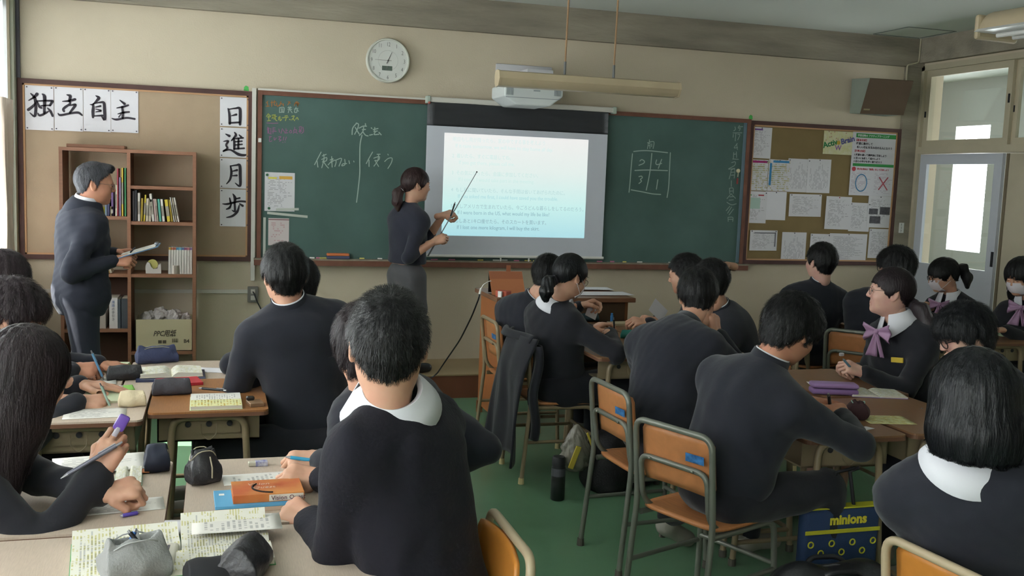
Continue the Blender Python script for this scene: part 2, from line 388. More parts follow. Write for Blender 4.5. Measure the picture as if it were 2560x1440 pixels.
# corridor beyond: outer wall with windows to the sky
CX = XR+2.45
w = MB(); w.box((CX, YB, 0), (CX+.15, YF+.2, .95)); w.box((CX, YB, 2.4), (CX+.15, YF+3.2, ZC+.1))
CW = [(6.0, 8.05), (9.35, 9.9)]
ys = [YB]+[v for a in CW for v in a]+[10.7]
for i in range(0, len(ys), 2): w.box((CX, ys[i], .95), (CX+.15, ys[i+1], 2.4))
w.box((CX, YF+.2, 0), (CX+.15, 10.7, .95))
struct(w.build('wall_corridor', mat('corridor_plaster', 'b9bab8', .8, .2)))
struct(MB().box((XR, 10.5, 0), (CX+.15, 10.7, ZC)).build('wall_corridor_end', M_wall))
struct(MB().box((XR, YF+.2, -.12), (CX+.2, 10.7, 0)).build('floor_corridor', M_floor))
struct(MB().box((XR, YF+.2, ZC), (CX+.2, 10.7, ZC+.2)).build('ceiling_corridor', M_ceil))
struct(MB().box((XR, YF+.2, 0), (XR+.12, 10.7, ZC)).build('wall_next_room', mat('corridor_plaster2', 'b4b5b0', .8, .2)))
for a, b in CW: portal('window_portal', (CX+.05, (a+b)/2, 1.675), b-a, 1.45, (-1, 0, 0))
# small fittings on the front wall
M_cond = mat('white_plastic_trunking', 'c9c5bd', .5, .4)
c0 = aty(635, 225); c1 = aty(632, 700)
t = thing('cable_trunking', 'white vertical plastic cable trunking between the left pinboard and blackboard', 'trunking', (c0.x, YF, c1.z))
MB().box((c0.x-.014, YF-.05, c1.z), (c0.x+.014, YF-.001, c0.z+.01)).build('vertical_duct', M_cond, t)
a = aty(65, 726)
MB().box((a.x-.05, YF-.015, a.z-.014), (c0.x-.03, YF-.001, a.z+.012)).build('horizontal_duct', M_cond, t)
e = aty(632, 735)
t = thing('wall_socket', 'grey wall socket with two outlets under the white trunking', 'socket', e)
MB().rbox((e.x, YF-.02, e.z), (.075, .04, .115), .004).build('socket_box', mat('socket_grey', '6f6b66', .5), t)
for dz in (.024, -.024): MB().rbox((e.x, YF-.041, e.z+dz), (.034, .006, .034), .003).build('outlet', mat('outlet_white', 'b8b4ac', .4), t)
t2 = tag(MB().tube([(e.x, YF-.045, e.z+.02), (e.x+.005, YF-.07, e.z+.015), (e.x+.03, YF-.06, e.z-.05), (e.x+.06, YF-.05, e.z-.11), (e.x+.16, YF-.05, e.z-.3), (e.x+.3, YF-.06, .2)], .005).build('power_cord', mat('black_cable', '232326', .5), None, smooth=60), 'black power cord plugged into the grey wall socket', 'cable')
s = aty(2246, 569)
t = thing('wall_plate', 'small white label plate with vertical writing on the concrete corner pillar', 'sign', s)
MB().box((s.x-.022, YF-.045, s.z-.045), (s.x+.022, YF-.035, s.z+.045)).build('plate', M_white, t)
for k in range(3): text_mesh('ﾁﾖｸ'[k], .026, M_dark, t, (s.x-.012, YF-.0455, s.z+.018-.027*k), (1, 0, 0), (0, 0, 1), 'lettering')
for px, py, lab in ((616, 221, 'scrap of green tape above the left pinboard near the trunking'), (1877, 293, 'scrap of green tape at the top right corner of the blackboard')):
    p = aty(px, py); tag(MB().prism([(p.x-.018, YF-.002, p.z-.016), (p.x+.017, YF-.002, p.z-.018), (p.x+.014, YF-.002, p.z+.012), (p.x-.004, YF-.002, p.z+.02), (p.x-.016, YF-.002, p.z+.008)], (0, .002, 0)).build('green_tape', mat('green_tape', '4fae57', .6)), lab, 'tape')
a = aty(2258, 163); b = aty(2293, 155, 7.43); c = aty(2297, 97, 7.43)
tag(MB().tube(fillet([(a.x, 7.445, a.z-.35), (a.x, 7.445, a.z-.005), (XR-.07, 7.44, b.z), (XR-.066, 7.44, ZC)], .02), .007).build('conduit_pipe', M_cream, None, smooth=60), 'thin cream conduit pipe climbing the concrete corner pillar', 'pipe')
# ------------------------------------------------------------------ front wall: boards, screen, clock, lamp ...
M_frame = mat('brown_board_frame', '7a5142', .55, .3, var=.25, vscale=12, stretch=(1, 1, 1))
M_frame_d = mat('dark_board_frame', '553a36', .55, .3, var=.2, vscale=10)
M_lip = mat('pale_wood_lip', 'b98f6a', .6, .3)
M_cork = mat('tan_pinboard_cloth', 'aa957e', .9, .1, bump=.15, bscale=300, var=.06, vscale=8)
M_cork2 = mat('ochre_pinboard_cloth', '857250', .9, .1, bump=.15, bscale=300, var=.08, vscale=8)
M_board = mat('green_chalkboard', '455c57', .55, .3, var=.12, vscale=2.2, col2='516a65')
M_paper = mat('white_paper', 'd6d3d8', .75, .15)
M_ink = mat('sumi_ink', '37323a', .6, .2)
M_pin = mat('dark_pin', '55505a', .4)
M_chalk = mat('white_chalk', '9fb0a8', .95, .05)
BBX0, BBX1 = aty(655, 238).x, 4.22
def pinboard(label, x0, x1, z0, z1, mf, mc):
    t = thing('pinboard', label, 'pinboard', ((x0+x1)/2, YF, z0))
    MB().box((x0, YF-.012, z0), (x1, YF, z1)).build('cloth_panel', mc, t)
    f = .032
    for a, b in (((x0, z1-f), (x1, z1)), ((x0, z0), (x1, z0+f)), ((x0, z0+f), (x0+f, z1-f)), ((x1-f, z0+f), (x1, z1-f))):
        MB().box((a[0], YF-.028, a[1]), (b[0], YF, b[1])).build('frame_rail', mf, t)
    g = MB(); q = .012
    g.box((x0+f, YF-.022, z1-f-q), (x1-f, YF-.012, z1-f)).box((x0+f, YF-.022, z0+f), (x1-f, YF-.012, z0+f+q)).box((x0+f, YF-.022, z0+f), (x0+f+q, YF-.012, z1-f)).box((x1-f-q, YF-.022, z0+f), (x1-f, YF-.012, z1-f))
    g.build('inner_lip', M_lip, t)
    return t
PBL = pinboard('tan pinboard in brown frame behind the bookshelf, holding the calligraphy banners', XL+.025, .245, .925, 2.148, M_frame_d, M_cork)
PBR = pinboard('ochre pinboard crowded with printed sheets right of the blackboard', 4.255, 5.735, .955, 2.152, M_frame_d, M_cork2)
# blackboard
bb = thing('blackboard', 'long green chalkboard in a worn brown frame across the front wall', 'blackboard', ((BBX0+BBX1)/2, YF, .92))
z0, z1 = .955, 2.128
MB().box((BBX0, YF-.03, z0), (BBX1, YF, z1)).build('board_panel', M_board, bb)
MB().box((BBX0-.03, YF-.045, z1), (BBX1+.03, YF, z1+.032)).build('top_rail', M_frame, bb)
MB().box((BBX0-.03, YF-.045, z0), (BBX0, YF, z1)).build('side_rail', M_frame, bb)
MB().box((BBX1, YF-.045, z0), (BBX1+.028, YF, z1)).build('side_rail', M_frame, bb)
MB().box((BBX1-.03, YF-.034, z0+.01), (BBX1-.002, YF, z1)).build('edge_strip', mat('pale_blue_strip', '6c8290', .5), bb)
MB().box((BBX0-.05, YF-.10, z0-.022), (BBX1+.05, YF, z0)).build('chalk_tray', mat('chalky_tray', '94897a', .7, .2, var=.3, vscale=20), bb)
MB().box((BBX0-.05, YF-.105, z0-.05), (BBX1+.05, YF-.09, z0-.010)).build('tray_lip', M_frame, bb)
MB().box((BBX0-.03, YF-.05, z1+.032), (1.60, YF, z1+.045)).build('curtain_rail', M_cond, bb)
# chalk writing (surface of the board)
def P_px(px, py): return aty(px, py, YF-.031)
def zoomer(x0, y0, s): return lambda x, y: P_px(x0+x/s, y0+y/s)
def chalk(name, S, Z, w, m, label=None):
    mb = MB(); strokes(mb, S, Z, w); o = mb.build(name, m, bb); o['kind'] = 'stuff'
    if label: o['label'] = label
    return o
Z1 = zoomer(770, 290, 6.2625)
chalk('chalk_heading', [[(760,115),(700,190),(690,290)],[(755,110),(790,130),(775,200),(730,285)],[(740,180),(775,240),(800,280)],[(800,190),(860,160),(915,160)],[(898,120),(900,150)],[(870,175),(860,240),(805,305)],[(850,215),(900,210)],[(860,250),(900,300),(940,312)],[(990,185),(1000,195)],[(965,300),(1010,290)],[(1045,180),(1040,230)],[(1020,215),(1095,195)],[(1030,245),(1085,235)],[(1060,240),(1035,290),(1110,285)],[(1110,255),(1145,295)]], Z1, .008, M_chalk, 'chalk words meaning conditional mood')
chalk('chalk_words', [[(205,565),(150,670),(102,762)],[(140,700),(155,800)],[(225,625),(285,600)],[(245,600),(250,680),(215,810)],[(215,680),(290,650),(285,700),(225,720)],[(235,700),(280,770),(320,815)],[(370,635),(378,800)],[(345,690),(395,670),(315,765)],[(360,730),(420,690),(440,720),(420,790)],[(440,690),(525,665),(485,785)],[(575,680),(578,760),(530,780),(545,750),(605,745)],[(640,700),(650,745)],[(715,705),(720,720)]], Z1, .0065, M_chalk, 'chalk words meaning not used')
chalk('chalk_words', [[(1010,565),(950,670),(912,745)],[(955,690),(955,790)],[(1080,600),(1130,598)],[(1105,605),(1090,700),(1032,785)],[(1030,660),(1115,635),(1105,690),(1045,695)],[(1050,700),(1105,790)],[(1250,598),(1256,612)],[(1200,712),(1255,665),(1315,660),(1305,730),(1250,822)]], Z1, .0065, M_chalk, 'chalk words meaning used')
chalk('chalk_line', [[(845,300),(815,450),(810,700),(810,900),(785,1150),(760,1350)]], Z1, .008, M_chalk)
Z2 = zoomer(1560, 330, 8.47)
chalk('chalk_seating_plan', [[(205,412),(380,395),(570,400),(920,438)],[(178,460),(150,750),(128,1050),(105,1275)],[(980,440),(965,750),(945,1150),(910,1385)],[(150,1225),(400,1270),(600,1310),(775,1322)],[(230,815),(500,805),(920,818)],[(588,455),(560,750),(520,1000),(470,1230)]], Z2, .0085, M_chalk)
chalk('chalk_numerals', [[(335,615),(375,585),(430,620),(410,665),(315,705)],[(690,590),(672,660),(700,690),(795,665)],[(795,580),(725,770)],[(315,945),(370,935),(385,970),(345,1005),(370,1040),(315,1090)],[(715,1010),(685,1210)]], Z2, .008, M_chalk)
chalk('chalk_heading', [[(535,165),(540,210)],[(495,230),(630,205),(615,350)],[(515,240),(495,355)],[(520,245),(550,250),(545,350)],[(510,290),(545,288)],[(585,250),(585,310)]], Z2, .006, M_chalk, 'chalk word meaning front')
Z3 = zoomer(1790, 300, 5.54)
M_chd = mat('faint_chalk', '93a39c', .95, .05)
chalk('chalk_date', [[(262,95),(268,130),(245,150)],[(325,75),(305,110),(335,115),(320,150)],[(325,95),(370,92)],[(235,180),(360,178)],[(240,200),(235,240)],[(275,185),(265,290)],[(300,200),(330,205),(300,275)],[(295,325),(250,385),(300,380)],[(285,330),(295,410)],[(245,450),(240,530)],[(280,440),(285,520)],[(250,475),(280,470)],[(230,540),(310,545)],[(215,590),(265,580),(255,630),(170,680),(260,670)],[(210,690),(200,750),(180,815)],[(210,690),(260,685),(250,805)],[(212,725),(252,722)],[(210,765),(248,762)],[(212,840),(210,920)],[(185,950),(190,1020)],[(185,945),(235,945),(238,1015)],[(188,985),(236,983)],[(210,1020),(150,1090)],[(210,1025),(270,1085)],[(190,1065),(240,1060)],[(180,1110),(240,1105)],[(150,1140),(215,1175),(280,1160)],[(190,1195),(140,1255)],[(215,1205),(160,1290)],[(240,1235),(180,1315)],[(165,1350),(168,1405)],[(165,1348),(230,1348),(230,1405)],[(170,1375),(228,1375)]], Z3, .006, M_chd)
Z4 = zoomer(650, 235, 11.08)
chalk('chalk_notice', [[(215,200),(175,250)],[(210,250),(215,350)],[(170,340),(260,335)],[(330,190),(325,350)],[(300,240),(440,215)],[(400,180),(395,300),(440,310)],[(460,250),(480,345),(530,310)],[(580,210),(545,330)],[(570,230),(610,290)],[(640,270),(650,330)],[(780,210),(840,260)],[(830,210),(770,300)],[(950,320),(1000,220),(1060,240),(1040,330)],[(960,260),(1090,270)],[(1010,230),(1050,340)]], Z4, .006, mat('orange_chalk', 'a8764c', .95, .05))
chalk('chalk_notice', [[(545,380),(540,515)],[(545,380),(665,375),(660,515)],[(590,400),(600,490)],[(630,400),(630,490)],[(545,510),(660,505)],[(770,380),(870,370)],[(800,350),(800,400)],[(840,350),(840,400)],[(770,430),(880,425)],[(820,400),(780,520)],[(830,430),(890,520)],[(950,420),(1050,400)],[(1000,370),(970,430)],[(960,450),(960,510),(1020,505),(1020,450)],[(1030,430),(1065,480)]], Z4, .0055, M_chalk)
chalk('chalk_notice', [[(230,545),(180,620)],[(230,550),(290,610)],[(205,640),(290,630)],[(240,600),(245,740)],[(205,745),(290,735)],[(330,590),(400,580),(330,680)],[(380,580),(390,700)],[(420,570),(425,700),(470,745)],[(340,640),(460,620)],[(520,640),(515,720)],[(550,620),(560,740),(600,700)],[(610,660),(670,655)],[(690,610),(760,600)],[(670,650),(780,640)],[(730,650),(705,740)],[(815,700),(840,715)],[(880,620),(950,610),(880,720)],[(915,670),(960,740)],[(990,700),(1030,650),(1060,710)]], Z4, .006, mat('yellow_chalk', 'a8ad62', .95, .05))
chalk('chalk_notice', [[(190,800),(350,812),(500,805)],[(210,920),(220,1090)],[(200,980),(260,960)],[(240,930),(250,1080),(310,1110)],[(300,950),(300,1100)],[(360,930),(360,1090)],[(360,940),(420,940)],[(360,1000),(420,995)],[(340,1040),(450,1035)],[(520,970),(540,1060)],[(620,960),(580,1090)],[(640,990),(690,1070)],[(720,960),(720,1080)],[(690,1085),(770,1075)],[(730,1010),(760,1005)],[(810,1060),(850,1000),(880,1060),(830,1080)],[(960,920),(960,1000)],[(930,1000),(1010,990),(1000,1050),(940,1050),(930,1000)],[(920,1090),(940,1070)],[(1000,1070),(1040,1090)],[(1080,920),(1150,910),(1130,1010),(1080,1000)],[(1070,1040),(1160,1030)],[(1100,950),(1110,1080)],[(1190,920),(1205,1040),(1150,1090)],[(250,1190),(320,1180)],[(280,1170),(260,1310),(330,1300)],[(390,1200),(400,1280),(450,1215)],[(510,1190),(580,1180),(520,1260),(590,1270),(540,1310)],[(660,1190),(640,1280)],[(730,1190),(700,1280)],[(630,1340),(635,1345)],[(690,1330),(695,1335)]], Z4, .0055, mat('pink_chalk', '94688a', .95, .05))
# papers and bits stuck to the blackboard
M_print = print_mat('printed_sheet', 'cfccd0', '77747c', 26, .55, 22)
M_print_red = print_mat('red_printed_sheet', 'c9bcbc', 'b26a72', 14, .4, 14, .14)
M_print_v = print_mat('printed_sheet_vertical', 'cfccd0', '8a8790', 20, .6, 20, vertical=True)
def sheet_on(px0, py0, px1, py1, y, m, name, label, cat='paper', group=None, rot=0, th=.0015):
    a = aty(px0, py0, y); b = aty(px1, py1, y)
    # keep the sheet upright in the room
    w = b.x-a.x; hh = a.z-b.z; c = Vector(((a.x+b.x)/2, y, (a.z+b.z)/2)); t = thing(name, label, cat, (c.x, y, c.z-hh/2), group)
    R = Vector((math.cos(rot), 0, math.sin(rot)))*w/2; U = Vector((-math.sin(rot), 0, math.cos(rot)))*hh/2
    o = MB().sheet(c-R-U, c+R-U, c+R+U, c-R+U, (0, -th, 0)).build('sheet', m, t)
    return t, c, R, U
def patch(t, c, R, U, u0, v0, u1, v1, m, name='print_block', lift=.0006):
    """flat print on a sheet, uv in 0..1"""
    f = lambda u, v: c+R*(2*u-1)+U*(2*v-1)+Vector((0, -lift, 0))
    return MB().add([f(u0, v0), f(u1, v0), f(u1, v1), f(u0, v1)], [(0, 1, 2, 3)]).build(name, m, t)
col_ = lambda n, h: mat('ink_'+n, h, .7, .15)
t, c, R, U = sheet_on(662, 430, 736, 529, YF-.033, M_print, 'notice_sheet', 'white notice with yellow and orange headings on the left of the blackboard')
patch(t, c, R, U, .12, .83, .4, .88, col_('yellow', 'd8cc60')); patch(t, c, R, U, .48, .83, .92, .91, col_('amber', 'd8a850'))
for uv in ((.08, .93), (.15, .07)):
    p = c+R*(2*uv[0]-1)+U*(2*uv[1]-1); MB().lathe((p.x, YF-.033, p.z), [(.010, 0), (.010, .004), (.007, .007)], 12, (0, -1, 0)).build('magnet', mat('green_magnet', '3f6b50', .4), t)
t, c, R, U = sheet_on(671, 545, 722, 614, YF-.033, M_print_red, 'notice_sheet', 'small sheet with red print low on the left of the blackboard')
patch(t, c, R, U, 0, .93, 1, .97, col_('maroon', '8c6a6c'))
for a, b, lab in (((668, 532), (769, 542), 'longer white magnetic strip under the yellow-headed notice'), ((690, 524), (747, 523), 'short white magnetic strip across the foot of the notice')):
    p, q = aty(*a, YF-.038), aty(*b, YF-.038); dv = (q-p); n = Vector((0, 0, 1))*.009
    tag(MB().sheet(p-n, q-n, q+n, p+n, (0, -.004, 0)).build('magnet_strip', mat('strip_white', 'b7bab2', .5)), lab, 'strip')
p0, p1 = aty(661, 543), aty(663, 640); tag(MB().box((p0.x-.009, YF-.036, p1.z), (p0.x+.009, YF-.03, p0.z)).build('white_ruler', mat('strip_white', 'b7bab2')), 'upright white strip at the lower left edge of the blackboard', 'strip')
p = aty(649, 351); tag(MB().rbox((p.x, YF-.05, p.z), (.022, .012, .03), .003).build('rail_clip', M_white), 'small white clip on the left rail of the blackboard', 'clip')
p = aty(1848, 427, YF-.05); t = thing('magnet_clip', 'round cream magnet hook with red tag near the right edge of the blackboard', 'magnet', p)
MB().lathe((p.x, YF-.03, p.z), [(.017, 0), (.017, .008), (.012, .012)], 16, (0, -1, 0)).build('magnet', mat('cream_plastic', 'd0c6a4', .4), t, smooth=30)
MB().tube([(p.x, YF-.036, p.z-.012), (p.x-.002, YF-.036, p.z-.05)], .003).build('stem', mat('cream_plastic', 'd0c6a4'), t)
MB().rbox((p.x-.004, YF-.037, p.z-.085), (.016, .006, .05), .003).build('red_tag', mat('red_tag', '8c3c3c', .5), t)
# eraser and chalk in the tray
p = aty(845, 641, YF-.06); t = thing('chalkboard_eraser', 'orange-backed chalkboard eraser lying in the chalk tray', 'eraser', (p.x, YF-.055, z0))
MB().rbox((p.x, YF-.055, z0+.012), (.17, .055, .022), .004).build('felt_pad', mat('blue_felt', '4c5068', .95), t)
MB().rbox((p.x, YF-.055, z0+.032), (.165, .052, .02), .007).build('back_grip', mat('orange_plastic', 'cf7446', .6), t)
random.seed(4)
cc = [('white', 'cfcfc8'), ('yellow', 'cabf72'), ('pink', 'c07a94')]
for k, px in enumerate((780, 796, 808, 905, 950, 1085, 1130, 1200, 1240, 1262, 1290, 1320, 1340, 1440, 1500, 1532, 1562, 1600, 1680)):
    x = aty(px, 652, YF-.06).x; c = cc[(k*2+k//3) % 3]; L_ = random.uniform(.03, .055); an = random.uniform(-.3, .3); yy = YF-.045-.03*random.random()
    o = MB().cyl((x-L_/2*math.cos(an), yy-L_/2*math.sin(an), z0+.0055), (x+L_/2*math.cos(an), yy+L_/2*math.sin(an), z0+.0055), .0055, seg=8).build('chalk_stick', mat('chalk_'+c[0], c[1], .95, .05))
    wh_ = 'in the tray left of the orange eraser' if px < 815 else 'in the tray just right of the orange eraser' if px < 1000 else 'in the tray under the left of the screen' if px < 1250 else 'in the tray under the middle of the screen' if px < 1400 else 'in the tray by the right edge of the screen' if px < 1550 else 'in the tray below the chalk seating plan'
    tag(o, 'stub of %s chalk %s' % (c[0], wh_), 'chalk', 'chalk stubs in the tray')
# calligraphy banners
def banner(label, quads, chars, name):
    a = aty(*quads[0][0], YF-.015)
    t = thing(name, label, 'banner', a)
    for (tl, br), ch in zip(quads, chars):
        A = aty(*tl, YF-.017); B = aty(*br, YF-.017)
        s = MB().sheet((A.x, YF-.017, B.z), (B.x, YF-.017, B.z), (B.x, YF-.017, A.z), (A.x, YF-.017, A.z), (0, -.001, 0)).build('sheet', M_paper, t)
        mb = MB(); f, st, w = ch; strokes(mb, st, lambda x, y: (lambda q: aty(q[0], q[1], YF-.0185))(f(x, y)), w); mb.build('brush_character', M_ink, s)
        for px, py in ((A.x+.012, A.z-.012), (B.x-.012, A.z-.012), (A.x+.012, B.z+.012), (B.x-.012, B.z+.012)):
            MB().lathe((px, YF-.0185, py), [(.005, 0), (.005, .004)], 8, (0, -1, 0)).build('push_pin', M_pin, s)
    return t
f8 = lambda x, y: (x/8, 160+y/8)
f28 = lambda x, y: (x/2.844, y/2.844)
dk = [[(740,600,1.4),(690,660,1),(575,728,.4)],[(615,590,.5),(690,670,1.3),(715,800,1.2),(712,960,1.2),(685,1045,1),(595,972,.3)],[(712,780,.6),(650,850,1.1),(565,915,1.2)],[(740,745,.4),(790,850,1.1),(832,880,.8)],[(740,742,.6),(900,735,.7),(1035,738,1),(1040,760,1.2),(1000,830,.9)],[(830,835,.6),(1000,825,.7)],[(845,600,.5),(890,650,1.5),(890,800,1.3),(885,980,1)],[(758,985,.5),(795,1028,1),(900,990,.9),(975,945,.5)],[(950,880,.5),(1010,945,1.1),(1052,1040,.9)]]
ri = [[(1335,615,.4),(1405,645,1.4),(1385,740,1)],[(1250,748,.4),(1380,738,1),(1500,708,1.2)],[(1400,755,.9),(1395,800,.9),(1310,860,1.1),(1265,905,1),(1280,945,1)],[(1390,830,.5),(1490,812,1),(1505,830,1.2),(1450,905,1),(1395,975,.8)],[(1160,985,.4),(1210,1022,1),(1400,988,.9),(1560,972,1.1),(1642,1025,.7)]]
ji = [[(1915,635,.4),(1975,675,1.4),(1930,740,1),(1860,810,.5)],[(1800,810,.3),(1862,830,1),(1858,950,1.3),(1860,1065,1)],[(1860,795,.5),(1990,770,.7),(2075,775,1.2),(2090,900,1.3),(2092,1110,1.3),(2025,1035,.3)],[(1910,862,.5),(2010,842,.9)],[(1912,900,.4),(2015,925,.7)],[(1915,960,.4),(2015,940,.8)],[(1880,1040,.5),(2050,1030,.9)]]
shu = [[(852,712,.4),(885,738,1.2)],[(830,768,.4),(880,758,.9),(912,748,.8)],[(838,810,.4),(880,800,.9),(918,796,.8)],[(868,760,.9),(874,800,1.1),(872,838,1)],[(796,842,.4),(830,850,1),(900,838,.9),(958,846,.9)],[(860,812,.4),(845,832,.6)]]
Q = [((62, 212), (135, 327)), ((135, 215), (208, 329)), ((208, 219), (277, 331)), ((277, 223), (346, 333))]
banner('wide white calligraphy banner of four brushed characters at the top left', Q, [(f8, dk, .0155), (f8, ri, .0155), (f8, ji, .0155), (f28, shu, .0155)], 'calligraphy_banner')
f41 = lambda x, y: (530+x/4.118, 230+y/4.114)
ni = [[(165,170,.5),(180,240,1.1),(182,325,1.1)],[(172,178,.5),(240,168,.7),(285,170,1.2),(290,250,1.3),(288,335,1)],[(200,245,.4),(250,232,1)],[(185,318,.8),(285,312,.8)]]
shin = [[(140,432,.4),(178,452,1.2)],[(118,508,.3),(165,505,1),(145,545,.8),(158,580,.9),(118,608,.8)],[(120,605,.6),(190,595,.7),(270,640,1.3),(330,650,1.1),(372,638,.3)],[(232,415,.5),(245,445,1.1),(200,500,.5)],[(225,475,.7),(230,540,1.1),(228,588,.9)],[(278,440,.4),(300,462,1)],[(230,480,.6),(320,472,.8)],[(235,512,.5),(308,505,.7)],[(235,545,.5),(310,538,.7)],[(230,585,.6),(330,578,.8)],[(272,478,.8),(270,582,.9)]]
getsu = [[(190,760,.6),(200,830,1.1),(185,900,.9),(150,945,.4)],[(192,762,.5),(250,752,.7),(285,755,1.2),(290,850,1.3),(288,965,1.1),(238,935,.3)],[(210,815,.4),(258,803,1)],[(208,862,.4),(255,858,.9)]]
ho = [[(215,1048,.4),(235,1085,1.3),(235,1135,1)],[(240,1100,.6),(285,1090,.8)],[(182,1090,.5),(192,1140,1)],[(108,1150,.3),(160,1152,.9),(280,1125,.8),(365,1130,.9)],[(232,1140,.9),(235,1225,1),(205,1215,.3)],[(200,1150,.5),(180,1190,1),(148,1205,.5)],[(285,1150,.6),(315,1170,1.1)],[(280,1165,.5),(260,1230,1.1),(210,1275,1),(150,1290,.4)]]
Q = [((550, 241), (624, 318)), ((550, 318), (623, 395)), ((550, 395), (622, 472)), ((550, 472), (622, 567))]
banner('tall white calligraphy banner of four brushed characters beside the trunking', Q, [(f41, s_, .0165) for s_ in (ni, shin, getsu, ho)], 'calligraphy_banner')
# sheets on the right pinboard
zz = lambda x, y: (1800+x/2.4, 100+y/2.4)
M_tab = print_mat('timetable_sheet', 'cbc8cc', '9aa070', 16, .7, 9, .16, hl='e0d8a0')
SH = [((190,520),(302,712),M_print,'white sheet with purple heading at the top left of the right pinboard'), ((165,715),(280,905),M_tab,'timetable sheet with a magenta border on the right pinboard'),
 ((295,715),(410,910),M_tab,'timetable sheet with a blue border on the right pinboard'), ((412,710),(531,915),M_print_v,'white printed sheet right of the blue bordered timetable'), ((531,712),(655,920),M_print_v,'outermost white sheet in the second row of the right pinboard'),
 ((150,905),(273,1100),M_print,'sheet with green and red headings under the magenta bordered timetable'), ((275,908),(390,1082),M_paper,'nearly blank white sheet under the blue bordered timetable'), ((420,922),(603,1062),M_print,'landscape map-like sheet in the middle of the right pinboard'),
 ((640,937),(778,1138),M_print,'tall printed sheet with a red pin right of the landscape map-like sheet'), ((782,975),(892,1150),M_print,'narrow printed sheet between the red-pinned sheet and the photo sheet'), ((893,935),(1022,1128),M_print,'sheet with three grey photographs at the right of the pinboard'),
 ((183,1140),(338,1265),M_print,'landscape sheet at the bottom left corner of the right pinboard'), ((375,1152),(508,1335),M_print_v,'tall sheet in the bottom row left of the dark-haired student'), ((545,1162),(650,1330),M_print,'sheet in the bottom row half hidden behind a student\'s head'),
 ((660,1160),(872,1335),print_mat('two_column_sheet', 'cfccd0', '7a7780', 30, .8, 40),'wide two-page sheet in the bottom row of the right pinboard'), ((898,1132),(1012,1310),M_print,'tall sheet in the bottom right corner of the right pinboard')]
for k, (a, b, m_, lab) in enumerate(SH):
    yy = YF-.0145-.0018*(k % 3)
    t, c, R, U = sheet_on(*zz(*a), *zz(*b), yy, m_, 'pinned_sheet', lab, group='sheets on the right pinboard', rot=random.uniform(-.012, .012))
    if k == 0: patch(t, c, R, U, .02, .9, .55, .95, col_('purple', '6c4a86')); patch(t, c, R, U, .03, .05, .12, .3, col_('pale_magenta', 'b08cac'))
    if k in (1, 2):
        m2 = col_('magenta', 'a02f70') if k == 1 else col_('blue', '3f7fae')
        patch(t, c, R, U, .05, .18, .15, .88, m2); patch(t, c, R, U, .2, .90, .95, .97, m2)
    if k == 5: patch(t, c, R, U, .1, .86, .3, .9, col_('green', '4c9860')); patch(t, c, R, U, .6, .86, .85, .9, col_('red', 'b04850')); patch(t, c, R, U, .2, .45, .7, .8, col_('pale_green', 'a8bfb4'))
    if k == 10:
        for q in ((.05, .42, .42, .6), (.5, .42, .92, .66), (.1, .13, .55, .36)): patch(t, c, R, U, *q, mat('grey_photo', '5c5a60', .6, var=.5, vscale=40), 'photo_print')
    if k == 11: patch(t, c, R, U, .15, .84, .95, .9, col_('grey', '7c7a82')); patch(t, c, R, U, .9, .2, .95, .9, col_('grey', '7c7a82'))
    for u, v in (((.06, .95), (.94, .95)) if k % 2 else ((.5, .97),)):
        p = c+R*(2*u-1)+U*(2*v-1); MB().lathe((p.x, yy-.0015, p.z), [(.005, 0), (.004, .005)], 8, (0, -1, 0)).build('push_pin', col_('red', 'b04850') if k == 8 else M_pin, t)
t, c, R, U = sheet_on(*zz(626, 543), *zz(806, 692), YF-.016, mat('yellow_poster_paper', 'c9c48e', .75, .1, var=.2, vscale=30, col2='d2cdb4'), 'hand_drawn_poster', 'pale yellow hand-lettered poster at the top of the right pinboard', 'poster')
rot_ = .28; o_ = c-R*.98-U*.5
text_mesh('Activ', .068, col_('poster_green', '2f7a4c'), t, o_+Vector((0, -.001, 0)), (1, 0, rot_), (-rot_, 0, 1), bold=.002)
text_mesh('Brain', .066, col_('poster_purple', '5a5a94'), t, c+R*.12-U*.12+Vector((0, -.001, 0)), (1, 0, rot_), (-rot_, 0, 1), bold=.002)
text_mesh('W', .06, col_('poster_violet', '9068a0'), t, c-R*.26-U*.62+Vector((0, -.001, 0)), (1, 0, 0), (0, 0, 1), bold=.001)
for k in range(16):
    u, v = random.uniform(.05, .95), random.uniform(.55, .95); patch(t, c, R, U, u, v, u+.03, v+.05, col_(('red', 'b04850') if False else 'pinkdot', 'b48c7c'), 'confetti', .001)
MB().ball(c-R*.06+U*.02+Vector((0, -.0008, 0)), (.018, .0008, .018), 14).build('star_shape', col_('gold', 'c2a040'), t)
t, c, R, U = sheet_on(*zz(800, 548), *zz(1046, 940), YF-.0175, mat('poster_paper', 'cdcad0', .7, .15), 'study_poster', 'tall study poster with green bands, a blue circle and a red cross', 'poster')
G, K_, RD = col_('poster_green2', '3f8f50'), col_('poster_black', '4a464c'), col_('poster_red', 'bc4854')
patch(t, c, R, U, .07, .91, .97, .975, G); patch(t, c, R, U, .04, .46, .93, .505, G)
wh = mat('poster_white', 'd8d8d8')
nrm = Vector((0, -.001, 0)); at = lambda u, v: c+R*(2*u-1)+U*(2*v-1)+nrm
text_mesh('学習活動の アクティブラーニング', .021, wh, t, at(.1, .928), (1, 0, 0), (0, 0, 1), bold=.0004)
